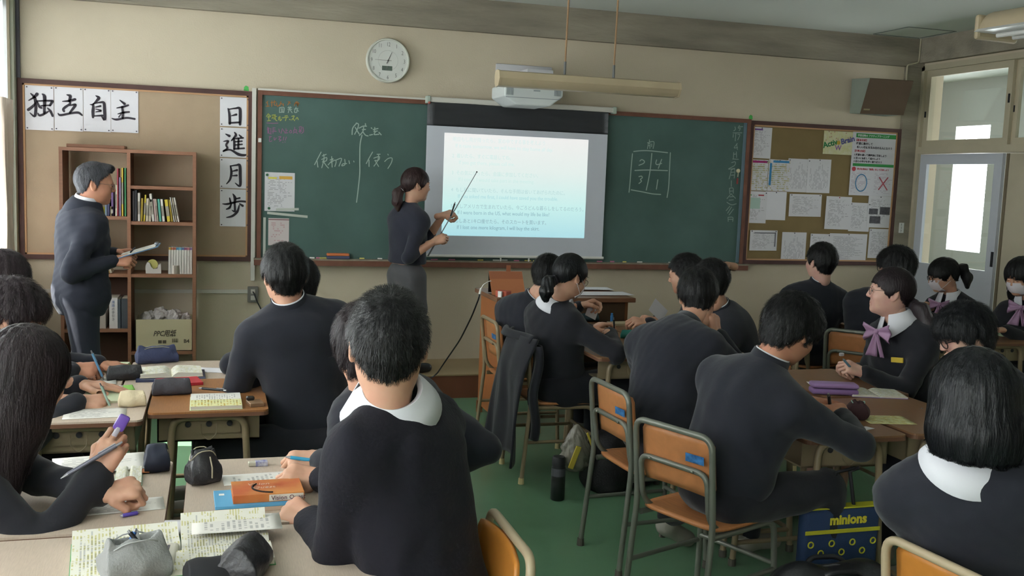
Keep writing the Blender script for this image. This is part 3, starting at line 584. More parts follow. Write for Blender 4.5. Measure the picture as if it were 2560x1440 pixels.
for txt, u, v, s_, m_ in (('【基本目標】', .05, .855, .022, RD), ('授業に集中して', .08, .80, .024, K_), ('新しい価値を生み出せる人になろう', .1, .745, .0225, K_), ('【行動目標】', .03, .685, .022, RD), ('1 授業を通して積極的に発言しよう', .05, .625, .021, K_), ('2 互いに信頼して協力しよう', .05, .573, .021, K_), ('3 自らの学びを深く振り返ろう', .05, .522, .021, K_), ('学びを深める「質問」をして活用しよう', .14, .405, .018, RD)):
    text_mesh(txt, s_, m_, t, at(u, v), (1, 0, 0), (0, 0, 1), bold=.0005)
MB().lathe(at(.07, .415), [(.02, 0), (.02, .0006)], 20, (0, -1, 0)).build('round_badge', RD, t)
ce = at(.25, .2); MB().tube([ce+Vector((.056*math.cos(a*.2618), 0, .073*math.sin(a*.2618))) for a in range(24)], .0045, 4, closed=True).build('circle_mark', col_('circle_blue', '4c86b0'), t)
cx_ = at(.73, .2)
for s_ in (-1, 1): MB().tube([cx_+Vector((-.045, 0, -.055*s_)), cx_+Vector((.045, 0, .055*s_))], .0055, 4).build('cross_stroke', col_('cross_red', 'b45c66'), t)
M_small = print_mat('poster_small_print', 'cdcad0', 'a08ca0', 16, .5, 12, .03)
for u0, u1 in ((.02, .48), (.52, .96)):
    f = lambda u, v: c+R*(2*u-1)+U*(2*v-1)+Vector((0, -.0004, 0))
    MB().sheet(f(u0, .03), f(u1, .03), f(u1, .38), f(u0, .38), (0, .0002, 0)).build('print_block', M_small, t)
# clock
ck = aty(974.5, 151.5, YF-.04); ck.x -= .012; t = thing('wall_clock', 'round white wall clock with black numerals above the blackboard', 'clock', (ck.x, YF, ck.z))
M_ck = mat('clock_face', 'cfcfca', .5, .3); M_bez = mat('silver_bezel', 'c6c6bc', .35, .5); M_num = mat('clock_numeral', '4c4a48', .5)
MB().lathe((ck.x, YF, ck.z), [(.155, 0), (.163, .012), (.163, .035), (.157, .046), (.149, .046), (.147, .036)], 64, (0, -1, 0)).build('bezel', M_bez, t, smooth=40)
MB().lathe((ck.x, YF, ck.z), [(.148, .034), (.148, .0365)], 64, (0, -1, 0)).build('dial', M_ck, t)
MB().tube([(ck.x+.073*math.cos(a*math.pi/32), YF-.0365, ck.z+.073*math.sin(a*math.pi/32)) for a in range(64)], .0006, 4, closed=True).build('dial_ring', mat('dial_ring', 'a8a8a4'), t)
for hh in range(1, 13):
    an = math.pi/2-hh*math.pi/6; r = .122 if hh != 12 else .117
    text_mesh(str(hh), .042, M_num, t, (ck.x+r*math.cos(an), YF-.037, ck.z+r*math.sin(an)-.014), (1, 0, 0), (0, 0, 1), 'numeral', 'CENTER', sx=.72, bold=-.0006)
def hand_(an, L_, w, m_, back=.025):
    d = Vector((math.cos(an), 0, math.sin(an))); s = Vector((-d.z, 0, d.x)); o = Vector((ck.x, YF-.041, ck.z))
    return MB().prism([o-d*back-s*w, o+d*L_-s*w*.5, o+d*L_+s*w*.5, o-d*back+s*w], (0, .001, 0)).build('clock_hand', m_, t)
hand_(math.radians(66), .068, .0028, M_num); hand_(math.radians(179.5), .098, .0018, mat('grey_hand', '7a7874'))
MB().lathe((ck.x, YF-.04, ck.z), [(.006, 0), (.005, .004)], 12, (0, -1, 0)).build('hub', M_num, t)
for s_ in (-1, 1): MB().box((ck.x-.006+s_*.0195-.0185, YF-.038, ck.z-.073), (ck.x-.006+s_*.0195+.0185, YF-.036, ck.z-.040)).build('lcd_window', mat('lcd_grey', '55625a', .3), t)
# projection screen
t = thing('projection_screen', 'pull-down projection screen with black border hung over the blackboard', 'screen', (2.25, YF-.08, .97))
YS = YF-.075
A = aty(1067, 237, YS); B = aty(1537, 275, YS); zt = (A.z+B.z)/2
MB().rbox(((A.x+B.x)/2, YS, zt-.018), (B.x-A.x, .05, .04), .008).build('housing', M_cond, t)
for s_, x in ((-1, A.x), (1, B.x)): MB().rbox((x-s_*.01, YS, zt-.02), (.03, .07, .055), .006).build('end_bracket', mat('bracket_green_grey', 'a9b3a8', .5), t)
sx0, sx1 = aty(1066, 313, YS).x, aty(1517, 337, YS).x; zk = aty(1290, 325, YS).z; zb = aty(1290, 640, YS).z
def sheetgrid(xa, xb, za, zb_, wob):
    return [[(xa+(xb-xa)*i/24, YS-.018+wob*math.sin(i*.9+j*1.3)*math.sin(j*.8), za+(zb_-za)*j/10) for j in range(11)] for i in range(25)]
MB().grid(sheetgrid(sx0, sx1, zk, zt-.03, .004), uv=False).build('black_border', mat('black_vinyl', '2e2f33', .45, .4, bump=.2, bscale=6), t, smooth=60, solid=.002)
MB().grid(sheetgrid(sx0, sx1, zb, zk, .0), uv=False).build('white_sheet', mat('screen_white', 'c6c8d2', .7, .2), t, solid=.002)
MB().cyl((sx0-.012, YS-.018, zb-.005), (sx1+.012, YS-.018, zb-.005), .011).build('bottom_bar', M_white, t)
for px in (1250, 1320): x = aty(px, 645, YS).x; MB().cyl((x, YS-.02, zb-.005), (x, YS-.02, zb-.04), .006).build('pull_tab', M_white, t)
x = aty(1071, 257, YS).x; MB().ball((x, YS-.03, aty(1071, 257, YS).z), (.012, .008, .012)).build('red_knob', mat('red_knob', 'a4584c', .4), t)
# the projected slide: an emissive sheet imitates the projector's light on the screen
YP = YS-.0205
SM = bpy.data.materials.new('emissive_slide'); SM.use_nodes = True; nt = SM.node_tree; N = nt.nodes; L = nt.links; b = N['Principled BSDF']
uvn = N.new('ShaderNodeUVMap'); sp = N.new('ShaderNodeSeparateXYZ'); L.new(uvn.outputs[0], sp.inputs[0]); cr = N.new('ShaderNodeValToRGB'); L.new(sp.outputs[1], cr.inputs[0])
cr.color_ramp.elements[0].color = lin('a9dbe4'); cr.color_ramp.elements[1].color = lin('ecebe9'); e_ = cr.color_ramp.elements.new(.3); e_.color = lin('c4ece9'); e_ = cr.color_ramp.elements.new(.65); e_.color = lin('e0ece8')
b.inputs['Base Color'].default_value = (.1, .1, .1, 1); b.inputs['Roughness'].default_value = .8; L.new(cr.outputs[0], b.inputs['Emission Color']); b.inputs['Emission Strength'].default_value = .85
sl = [aty(px, py, YP) for px, py in ((1105, 588), (1460, 596), (1472, 348), (1110, 333))]
X0, X1, Z0, Z1_ = (sl[0].x+sl[3].x)/2, (sl[1].x+sl[2].x)/2, (sl[0].z+sl[1].z)/2, (sl[2].z+sl[3].z)/2
slide = MB().sheet((X0, YP, Z0), (X1, YP, Z0), (X1, YP, Z1_), (X0, YP, Z1_), (0, -.0005, 0)).build('projected_slide', SM, t); slide['label'] = 'bright projected slide of English conditional sentences'
def slide_mat(h): 
    m_ = bpy.data.materials.new('slide_text_glow'); m_.use_nodes = True; bb_ = m_.node_tree.nodes['Principled BSDF']; bb_.inputs['Base Color'].default_value = (.05, .05, .05, 1); bb_.inputs['Emission Color'].default_value = lin(h); bb_.inputs['Emission Strength'].default_value = .85; return m_
LN = [(.055, .925, '明日もし雨が降ったら、家の中でする事を考えよう', 'If it rains tomorrow, we will have to stay home all day.', 'd8ecea', 'd6efec'),
      (.055, .765, '2  着いたら、すぐに電話してね。', '   If you get there, please call me.', 'cfeae6', 'd4eeea'), (.055, .60, '3  その気になったら、会議に参加してください。', '   If I could, I would take part in the meeting.', 'c8e6e2', 'ccebe6'),
      (.055, .435, '4  もし私に聞いていたら、そんな手間は省いてあげられたのに。', '   If you asked me first, I could have saved you the trouble.', 'b4d8d8', 'aadade'), (.055, .275, '5  もしアメリカで生まれていたら、今ごろどんな暮らしをしてるのだろう。', '   If I were born in the US, what would my life be like?', '9cc0c6', '88b4c0'), (.055, .13, '6  もしあと1キロ痩せたら、そのスカートを買います。', '   If I lost one more kilogram, I will buy the skirt.', '86aab6', '7fa6b4')]
for u, v, jp, en, c1_, c2_ in LN:
    o1 = text_mesh(jp, .0375, slide_mat(c1_), slide, (X0+(X1-X0)*u, YP-.0006, Z0+(Z1_-Z0)*v), (1, 0, 0), (0, 0, 1), 'slide_text', sx=.86)
    o1['kind'] = 'stuff'; o2 = text_mesh(en, .041, slide_mat(c2_), slide, (X0+(X1-X0)*(u+.02), YP-.0006, Z0+(Z1_-Z0)*(v-.062)), (1, 0, 0), (0, 0, 1), 'slide_text', sx=.86)
    o2['kind'] = 'stuff'
# projector on its wall mount
A = aty(1238, 170); B = aty(1310, 240); t = thing('projector', 'white short-throw projector on a wall mount above the screen', 'projector', (2.28, YF, 2.1))
MB().rbox(((A.x+2.50)/2, YF-.01, (A.z+B.z)/2+.02), (2.50-A.x, .02, A.z-B.z+.03), .012).build('mount_plate', mat('mount_white', 'c2c0c4', .5), t, smooth=30)
MB().box((2.20, YF-.34, 2.36), (2.40, YF-.02, 2.41)).build('mount_arm', mat('mount_white', 'c2c0c4'), t)
YJ = 7.02; A = aty(1262, 215, YJ); B = aty(1407, 262, YJ); C_ = aty(1330, 262, YJ)
M_pj = mat('projector_white', 'd4d8d8', .4, .4)
xa, xb = A.x, B.x; zt_, zb_ = 2.275, C_.z-.005
v_ = []
for yy in (YJ, YJ+.36):
    v_ += [(xa, yy, zt_), (xb, yy, zt_), (xb, yy, zb_+.075), (xb-.10, yy, zb_), (xa+.09, yy, zb_), (xa, yy, zb_+.06)]
o = MB().add(v_, [(0, 1, 2, 3, 4, 5), (11, 10, 9, 8, 7, 6)]+[(i, (i+1) % 6, 6+(i+1) % 6, 6+i) for i in range(6)]).build('body', M_pj, t)
md = o.modifiers.new('bevel', 'BEVEL'); md.width = .012; md.segments = 3
MB().box((xa+.01, YJ-.002, zb_+.05), (xb-.02, YJ+.0, zb_+.055)).build('seam_line', mat('seam_grey', '9aa0a6'), t)
for k in range(6): MB().box((xa+.015+.009*k, YJ-.003, zt_-.075), (xa+.019+.009*k, YJ, zt_-.02)).build('vent_slot', mat('seam_grey', '9aa0a6'), t)
for k in range(6): MB().box((xb-.07+.009*k, YJ-.003, zt_-.065), (xb-.066+.009*k, YJ, zt_-.02)).build('vent_slot', mat('seam_grey', '9aa0a6'), t)
MB().box((xa+.22, YJ-.002, zt_-.04), (xa+.27, YJ, zt_-.03)).build('maker_mark', mat('seam_grey', '9aa0a6'), t)
# hanging strip lamp in front of the board (switched off)
YLp = 6.45; A = aty(1247, 200, YLp); B = aty(1691, 222, YLp); zc = (A.z+B.z)/2; t = thing('strip_lamp', 'cream strip lamp hung on two rods in front of the screen', 'lamp', ((A.x+B.x)/2, YLp, zc))
M_lampc = mat('aged_cream_enamel', 'c4b294', .45, .4, var=.1, vscale=6)
prof = [(.0, .055), (.045, .052), (.06, .02), (.055, -.03), (.03, -.052), (-.03, -.045), (-.06, -.0), (-.045, .045)]
MB().prism([(A.x, YLp+a, zc+b) for a, b in prof], (B.x-A.x, 0, 0)).build('reflector_hood', M_lampc, t, smooth=50)
for x, d in ((A.x, -.012), (B.x, .012)): MB().prism([(x, YLp+a*1.06, zc+b*1.06) for a, b in prof], (d, 0, 0)).build('end_cap', M_lampc, t)
MB().cyl((A.x+.02, YLp+.07, zc-.03), (B.x-.02, YLp+.07, zc-.03), .013).build('tube', M_white, t)
for px in (1417, 1540):
    x = aty(px, 60, YLp).x; MB().cyl((x, YLp, zc+.13), (x+.008, YLp, ZC), .0065, seg=10).build('rod', mat('rod_copper', '9d7c5c', .5), t)
    MB().cyl((x, YLp, zc+.045), (x, YLp, zc+.14), .009, seg=10).build('rod_socket', mat('socket_steel', '6c6c6c', .4, metal=.6), t)
# ceiling strip light, top right
t = thing('ceiling_light', 'cream enamel ceiling light fixture at the top right', 'lamp', (5.1, 5.3, ZC))
p0 = Vector((4.86, 5.45, 2.66)); dr = Vector((.10, -1, 0)).normalized(); sd_ = dr.cross(Vector((0, 0, 1))); Lf = 1.25
def fx(u, s, z): return p0+dr*u+sd_*s+Vector((0, 0, z))
MB().prism([fx(0, .17*math.cos(a), .0+.13*math.sin(a)) for a in [math.pi*k/10 for k in range(11)]], dr*Lf).build('housing', M_lampc, t, smooth=40)
MB().prism([fx(.02, -.2, .0), fx(.02, .2, 0), fx(.02, .23, -.02), fx(.02, -.23, -.02)], dr*(Lf-.04)).build('reflector', mat('white_enamel', 'dadada', .3), t)
for s_ in (-.07, .07): MB().cyl(fx(.06, s_, -.035), fx(Lf-.06, s_, -.035), .014).build('tube', M_white, t)
for s_ in (.0, .5): MB().cyl(fx(.3+s_, 0, .12), fx(.3+s_, 0, ZC-2.66), .01).build('rod', M_lampc, t)
MB().rbox(fx(-.015, 0, .02), (.36, .04, .16), .03, rotz=math.atan2(dr.y, dr.x)+math.pi/2).build('end_cap', M_lampc, t)
# wall loudspeaker in the right corner
t = thing('wall_speaker', 'brown-fronted loudspeaker tilted high in the right corner', 'speaker', (5.35, YF, 2.2))
c4 = [aty(2175, 195, 7.20), aty(2283, 202, 7.06), aty(2258, 287, 7.20), aty(2150, 283, 7.33)]   # front face
bk = [aty(2128, 197, 7.48), None, None, aty(2123, 283, 7.48)]
F0, F1, F2, F3 = c4; dep = Vector((.02, .17, 0))
bv = [aty(2130, 197, 7.47), Vector((F1.x+.02, 7.47, F1.z)), Vector((F2.x+.03, 7.47, F2.z)), aty(2124, 283, 7.47)]
MB().add([F0, F1, F2, F3]+bv, [(4, 5, 6, 7), (0, 4, 7, 3), (1, 2, 6, 5), (0, 1, 5, 4), (3, 7, 6, 2)]).build('cabinet', mat('speaker_grey', '8a9288', .6), t)
nf = (F1-F0).cross(F3-F0).normalized(); nf = nf if nf.y < 0 else -nf
MB().sheet(F3, F2, F1, F0, nf*-.012).build('grille', mat('brown_grille_cloth', '6a5a4c', .9, .1, bump=.4, bscale=400), t)
e = F3+(F2-F3)*.12+(F0-F3)*.13+nf*.014; r_ = (F2-F3).normalized(); u_ = (F0-F3).normalized(); MB().obox(e, r_*.025, u_*.006, nf*.002).build('badge', mat('badge_gold', 'a89c7c', .4, metal=.5), t)
# ------------------------------------------------------------------ desks and chairs
M_tube_tan = mat('tan_painted_tube', '8d7c62', .4, .5)
M_tube_grey = mat('grey_green_tube', '6f7168', .35, .5, metal=.3)
M_tube_beige = mat('beige_tube', 'a8977c', .4, .5)
M_ply = mat('orange_plywood', 'b97a4c', .45, .4, var=.25, vscale=14, stretch=(1, 6, 1))
M_ply2 = mat('amber_plywood', 'c07c34', .4, .4, var=.2, vscale=14, stretch=(1, 6, 1))
M_rub = mat('cream_rubber', 'c9b88a', .7); M_rubg = mat('grey_rubber', '55524a', .7)
M_topA = mat('pale_ash_laminate', 'c2b0a0', .4, .4, var=.16, vscale=30, stretch=(1, 12, 1), coords='Object')
M_topB = mat('orange_brown_veneer', '9c6a42', .38, .4, var=.2, vscale=20, stretch=(1, 10, 1))
M_topC = mat('brown_veneer', '8a6548', .38, .4, var=.2, vscale=20, stretch=(1, 10, 1))
M_edge = mat('dark_edge_band', '6e4c3a', .5)
M_tray = mat('tan_steel', '877860', .45, .4)
def rounded_rect(w, d, r, z, n=5):
    pts = []
    for cx, cy, a0 in ((w/2-r, d/2-r, 0), (-w/2+r, d/2-r, 90), (-w/2+r, -d/2+r, 180), (w/2-r, -d/2+r, 270)):
        for k in range(n+1):
            a = math.radians(a0+90*k/n); pts.append((cx+r*math.cos(a), cy+r*math.sin(a), z))
    return pts
def make_desk(m_top, m_tube, h=.70):
    """user sits on the -y side; origin on the floor under the middle"""
    t = thing('school_desk', 'x', 'desk'); W, D = .60, .43
    MB().prism(rounded_rect(W, D, .025, h-.020), (0, 0, .020)).build('desktop', m_top, t)
    MB().prism(rounded_rect(W+.003, D+.003, .026, h-.021), (0, 0, .014)).build('edge_band', M_edge, t)
    b = MB(); z0, z1 = h-.13, h-.022
    b.box((-W/2+.075, -D/2+.03, z0), (W/2-.075, D/2-.03, z0+.006)).box((-W/2+.075, D/2-.036, z0), (W/2-.075, D/2-.03, z1))
    for s in (-1, 1): b.box((s*(W/2-.075), -D/2+.03, z0), (s*(W/2-.081), D/2-.03, z1))
    b.build('book_tray', M_tray, t)
    for s in (-1, 1):
        x = s*(W/2-.055)
        MB().tube(fillet([(x+s*.02, -D/2+.05, .012), (x, -D/2+.085, h-.035), (x, D/2-.085, h-.035), (x+s*.02, D/2-.05, .012)], .05, 6), .0135, 10).build('leg_frame', m_tube, t, smooth=60)
        MB().box((x-s*.01, -D/2+.10, h-.10), (x-s*.016, D/2-.10, h-.03)).build('side_plate', M_tray, t)
        for k in (-1, 0, 1): MB().lathe((x-s*.008, k*.075, h-.062), [(.011, 0), (.011, .003)], 14, (s, 0, 0)).build('plate_hole', M_dark, t)
        MB().tube(fillet([(x, -.028, h-.06), (x+s*.006, -.026, h-.10), (x+s*.012, -.005, h-.118), (x+s*.012, .005, h-.118), (x+s*.006, .026, h-.10), (x, .028, h-.06)], .012, 4), .0017, 6).build('bag_hook', M_tray, t, smooth=60)
        for yy in (-D/2+.05, D/2-.05): MB().cyl((x+s*.02, yy, 0), (x+s*.02, yy, .03), .017, seg=12).build('foot_cap', M_rubg, t)
        MB().tube([(x+s*.017, -D/2+.055, .10), (x+s*.017, D/2-.055, .10)], .011, 8).build('side_rail', m_tube, t, smooth=60)
    MB().tube([(-W/2+.04, D/2-.055, .10), (W/2-.04, D/2-.055, .10)], .011, 8).build('stretcher', m_tube, t, smooth=60)
    return t
def make_chair(m_tube, m_wood, m_foot):
    t = thing('school_chair', 'x', 'chair'); hw = .178
    def curve_board(y0, w, z0, z1, bow, th, lean):
        P = []
        for i in range(13):
            u = i/12*2-1; row = []
            for j in range(9):
                v = j/8; cr = 1-(.10*max(0, abs(v-.5)*2-.4)/.6)**1; x = u*w*(1 if .1 < v < .9 else .93); row.append((x, y0+bow*(u*u)-lean*v, z0+(z1-z0)*v-(.012*u*u if v < .1 else 0)+(-.008*u*u if v > .9 else 0)))
            P.append(row)
        return P
    MB().grid(curve_board(-.190, .165, .545, .745, .018, .01, .025), uv=False).build('backrest', m_wood, t, smooth=60, solid=.011)
    P = []
    for i in range(15):
        u = i/14*2-1; row = []
        for j in range(13):
            v = j/12*2-1; ex = (1-abs(v)**6*.10); x = u*.185*ex; y = v*.185*(1-abs(u)**6*.08); row.append((x, y+.005, .425-.014*(1-u*u)*(1-v*v)*1.0+.006*(v > .8)*-1))
        P.append(row)
    MB().grid(P, uv=False).build('seat', m_wood, t, smooth=60, solid=.012)
    MB().tube(fillet([(-hw-.01, -.235, .012), (-hw, -.195, .45), (-hw, -.225, .755), (hw, -.225, .755), (hw, -.195, .45), (hw+.01, -.235, .012)], .05, 6), .0115, 10).build('back_frame', m_tube, t, smooth=60)
    MB().tube(fillet([(-hw+.022, .15, .408), (-hw+.022, -.13, .408), (-hw+.022, -.190, .46), (-hw+.022, -.214, .625), (hw-.022, -.214, .625), (hw-.022, -.190, .46), (hw-.022, -.13, .408), (hw-.022, .15, .408)], .045, 6), .0105, 10).build('inner_frame', m_tube, t, smooth=60)
    for s in (-1, 1):
        MB().tube(fillet([(s*(hw+.008), .175, .012), (s*(hw-.01), .16, .40), (s*(hw-.01), -.185, .40)], .05, 5), .0115, 10).build('side_leg', m_tube, t, smooth=60)
        for yy in (-.235, .175): MB().cyl((s*(hw+.009), yy, 0), (s*(hw+.009), yy, .032), .0165, .0145, seg=12).build('foot_cap', m_foot, t)
        MB().tube([(s*(hw+.004), -.215, .22), (s*(hw+.0), .168, .22)], .0095, 8).build('side_stretcher', m_tube, t, smooth=60)
    MB().tube([(-hw, .165, .24), (hw, .165, .24)], .0095, 8).build('front_stretcher', m_tube, t, smooth=60)
    for s in (-1, 1):
        for z in (.625, .750): MB().ball((s*.10, -.228, z), (.007, .005, .006), 8).build('rivet', m_tube, t)
    st = MB().sheet((.065, -.2235, .655), (.145, -.2205, .655), (.145, -.2235, .685), (.065, -.2265, .685), (0, -.001, 0)).build('size_sticker', mat('blue_sticker', '3f79b4', .4, var=.6, vscale=60), t)
    return t
proto_used = {}
def place(proto_key, maker, x, y, rz, label, group, cat=None):
    if proto_key not in proto_used: o = proto_used[proto_key] = maker(); 
    else: o = copy_tree(proto_used[proto_key])
    o.location = (x, y, 0); o.rotation_euler.z = math.radians(rz); tag(o, label, cat, group); return o
GD = 'school desks pushed together in groups'
DESKS = {  # x, y, facing of its user (deg), kind, label
 'A1': (-.34, 2.84, 0, 'A', 'pale laminate desk of the long-haired girl at the left front'), 'A0': (-.32, 2.215, 0, 'A', 'pale laminate desk at the bottom left with the grey pencil case'),
 'B1': (.135, 2.83, 180, 'A', 'pale laminate desk holding the red and blue textbooks'), 'B0': (.16, 2.21, 180, 'A', 'pale laminate desk at the bottom with the curled open book'),
 'A2': (-.465, 3.97, 0, 'A', 'pale laminate desk with the cream pencil pouch, second on the left'), 'A3': (-.605, 4.62, 0, 'Al', 'pale desk with the black rounded pencil case, furthest on the left'),
 'B2': (-.025, 4.07, 180, 'B', 'orange-brown desk with the yellow-paged open book'), 'B3': (-.165, 4.70, 180, 'Al', 'pale desk with the blue folder behind the orange-brown desk'),
 'M1': (2.10, 5.00, 0, 'C', 'brown desk of the ponytailed girl beside the hanging jacket'), 'M2': (2.12, 5.61, 0, 'C', 'brown desk of the boy nearest the teacher\'s desk'), 'N1': (2.545, 5.00, 180, 'C', 'brown desk with the green pencil case in the middle group'), 'N2': (2.565, 5.61, 180, 'C', 'brown desk under the cards in the middle group'),
 'R1': (2.27, 3.36, 0, 'C', 'brown desk with the tote bag hanging from its hook'), 'R2': (2.28, 3.99, 0, 'C', 'brown desk in front of the boy resting his chin'), 'Q1': (2.735, 3.37, 180, 'C', 'brown desk of the boy in dark glasses'), 'Q2': (2.785, 4.00, 180, 'C', 'brown desk with the long mauve pencil case'),
 'F1': (4.28, 5.27, 0, 'C', 'brown desk at the left of the far right group'), 'F2': (4.28, 5.88, 0, 'C', 'brown desk at the far left back of the far right group'), 'G1': (4.735, 5.27, 180, 'C', 'brown desk of the masked girl at the right edge'), 'G2': (4.735, 5.88, 180, 'C', 'brown desk of the masked girl with the ponytail')}
DK = {'A': lambda: make_desk(M_topA, M_tube_tan), 'Al': lambda: make_desk(M_topA, M_tube_tan, .66), 'B': lambda: make_desk(M_topB, M_tube_tan), 'C': lambda: make_desk(M_topC, M_tube_tan)}
for k, (x, y, fa, kind, lab) in DESKS.items(): place('desk'+kind, DK[kind], x, y, fa-90, lab, GD)
GC = 'plywood school chairs'
CH = {'c': lambda: make_chair(M_tube_tan, M_ply, M_rub), 'g': lambda: make_chair(M_tube_grey, M_ply, M_rubg), 'b': lambda: make_chair(M_tube_beige, M_ply2, M_rubg)}
CHAIRS = [  # seat centre x, y, facing deg, kind, label
 (1.795, 3.80, 4, 'g', 'grey-framed plywood chair of the boy resting his chin'), (1.735, 3.17, 22, 'g', 'grey-framed plywood chair with a blue sticker, nearest in the middle'),
 (1.835, 1.86, 6, 'b', 'beige-framed amber chair at the bottom right'), (.455, 2.21, 180, 'b', 'chair of the boy with the white collar'),
 (1.78, 5.05, 0, 'c', 'chair with a black jacket hung over its back'), (1.79, 5.68, 0, 'c', 'chair with a bare orange back beside the teacher\'s desk'),
 (2.93, 5.02, 180, 'c', 'chair of the boy with his hand behind his head'), (2.95, 5.63, 180, 'c', 'chair of the boy holding cards'), (3.87, 5.24, 40, 'g', 'grey-framed chair behind the girl with the mauve bow'), (3.86, 5.86, 20, 'c', 'chair of the boy looking at the pinboard'),
 (3.18, 3.40, 180, 'c', 'chair of the boy in dark glasses'), (3.22, 4.02, 180, 'c', 'chair of the girl with the mauve bow'), (5.14, 5.27, 180, 'c', 'chair of the masked girl at the right edge'), (5.14, 5.90, 180, 'c', 'chair of the masked girl with the ponytail'),
 (.47, 4.08, 180, 'c', 'chair of the boy in front of the blackboard'), (.34, 4.74, 180, 'c', 'chair of the student hidden behind the boy at the orange-brown desk'), (.44, 2.98, 180, 'c', 'chair of the student hidden behind the white-collared boy'),
 (-.82, 2.82, 0, 'c', 'chair of the long-haired girl'), (-.93, 3.97, 0, 'c', 'chair of the brown-haired student at the left edge'), (-1.04, 4.62, 0, 'c', 'chair of the student at the left edge furthest back')]
for x, y, fa, kind, lab in CHAIRS: place('chair'+kind, CH[kind], x, y, fa-90, lab, GC)

# ------------------------------------------------------------------ teacher's desk
M_td = mat('teacher_desk_wood', '8c5c3a', .45, .4, var=.2, vscale=10, stretch=(6, 1, 1)); M_tdt = mat('teacher_desk_top', '7d5740', .4, .4, var=.15, vscale=10); M_tds = mat('teacher_desk_orange', 'a8673c', .45, .4, var=.12, vscale=6)
t = thing('teacher_desk', 'wooden teacher\'s desk with a dark top below the projection screen', 'desk', (2.155, 6.24, 0))
TX0, TX1, TY0, TY1, TZ = 1.70, 2.62, 5.98, 6.50, .85
MB().rbox(((TX0+TX1)/2, (TY0+TY1)/2, TZ-.015), (TX1-TX0+.03, TY1-TY0+.03, .03), .004).build('desk_top', M_tdt, t)
MB().box((TX0+.02, TY0+.03, .06), (TX0+.045, TY1-.03, TZ-.03)).build('side_panel', M_tds, t)
MB().box((TX1-.045, TY0+.03, .06), (TX1-.02, TY1-.03, TZ-.03)).build('side_panel', M_td, t)
MB().box((TX0+.045, TY0+.05, .18), (TX1-.045, TY0+.07, TZ-.16)).build('modesty_panel', M_td, t)
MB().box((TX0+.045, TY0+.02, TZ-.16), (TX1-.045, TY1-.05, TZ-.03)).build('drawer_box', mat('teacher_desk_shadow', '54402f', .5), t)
for x in (TX0+.03, TX1-.03):
    for y in (TY0+.04, TY1-.04): MB().box((x-.018, y-.018, 0), (x+.018, y+.018, .08)).build('leg', M_td, t)

# ------------------------------------------------------------------ bookshelf
YSf = 7.17
M_shelf = mat('walnut_shelf_board', '8a5f48', .5, .35, var=.18, vscale=12, stretch=(1, 1, 6)); M_shelf_in = mat('walnut_shelf_side', '5d4538', .6, .3)
xs = [aty(148, 500, YSf).x, aty(322, 500, YSf).x, aty(490, 500, YSf).x]; zT = aty(400, 385, YSf).z
sh = thing('bookshelf', 'tall walnut bookshelf with two bays behind the man in the suit', 'bookshelf', ((xs[0]+xs[2])/2, 7.33, 0))
TH = .022; YB2 = YF-.032
for x, s in ((xs[0]+TH/2, 0), (xs[1], 0), (xs[2]-TH/2, 0)): MB().box((x-TH/2, YSf, 0), (x+TH/2, YB2, zT)).build('upright', M_shelf, sh)
MB().box((xs[0], YSf-.004, zT-.001), (xs[2], YB2, zT+TH)).build('top_board', M_shelf, sh)
zpx = lambda py, px=400: aty(px, py, YSf).z
SR = [zpx(466), zpx(555), zpx(686), zpx(879)]; SL = [zpx(541, 290), zpx(685, 290), zpx(823, 290)]
for z in SR: MB().box((xs[1]+TH/2, YSf+.004, z-.022), (xs[2]-TH, YB2-.01, z)).build('shelf', M_shelf, sh)
for z in SL: MB().box((xs[0]+TH, YSf+.004, z-.022), (xs[1]-TH/2, YB2-.01, z)).build('shelf', M_shelf, sh)
MB().box((xs[0]+TH, YSf+.01, .03), (xs[2]-TH, YB2-.01, .06)).build('base_board', M_shelf, sh)
MB().box((xs[0]+TH, YB2-.012, .05), (xs[1], YB2-.004, zpx(686, 290))).build('back_panel', mat('shelf_back', '5a4034', .7), sh)
p = aty(240, 366, 7.25); tag(MB().rbox((p.x, 7.33, zT+TH+.012), (.36, .22, .022), .003).build('wooden_board', M_shelf), 'flat wooden board lying on top of the bookshelf', 'board')
def book(x, w, h, d, z, col, lean=0, lab='', grp='books on the shelf', y=YSf+.03, pages=True, band=None):
    """upright book with its spine to the room"""
    t = thing('book', lab, 'book', (x+w/2, y+d/2, z), grp); M_ = Matrix.Translation((x, 0, z)) @ Matrix.Rotation(lean, 4, 'Y')
    def bx(a, b, m, nm):
        mb = MB(); mb.box(a, b); mb.v = [tuple(M_ @ Vector(v)) for v in mb.v]; return mb.build(nm, m, t)
    bx((0, y, 0), (w, y+.004, h), col, 'spine'); bx((0, y, 0), (.0015, y+d, h), col, 'cover'); bx((w-.0015, y, 0), (w, y+d, h), col, 'cover')
    bx((.0015, y+.004, .003), (w-.0015, y+d-.004, h-.003), mat('page_block', 'c9c2b2', .8), 'pages')
    if band: bx((.001, y-.0006, h*band[0]), (w-.001, y, h*band[1]), band[2], 'spine_label')
    return t
bc = lambda n, h: mat('cover_'+n, h, .5, .35)
def row_px(items, z, names):
    for (px0, px1, ph, c, lean), nm in zip(items, names):
        x0 = aty(px0, 545, YSf+.03).x; x1 = aty(px1, 545, YSf+.03).x
        book(x0, x1-x0-.001, ph/345, .14, z+.001, bc(*c), lean, nm, band=(.25, .7, bc('label_grey', '8c8478')) if c[1][0] in 'bcd' else None)
WB = ('cream', 'b8ac98'); W2 = ('white', 'c2bcb4'); DKc = ('charcoal', '3c3c40'); YL = ('yellow', 'c2ac3c'); YL2 = ('mustard', '9c8430'); TL = ('teal', '4f9484'); PK = ('dusty_pink', 'a8908c')
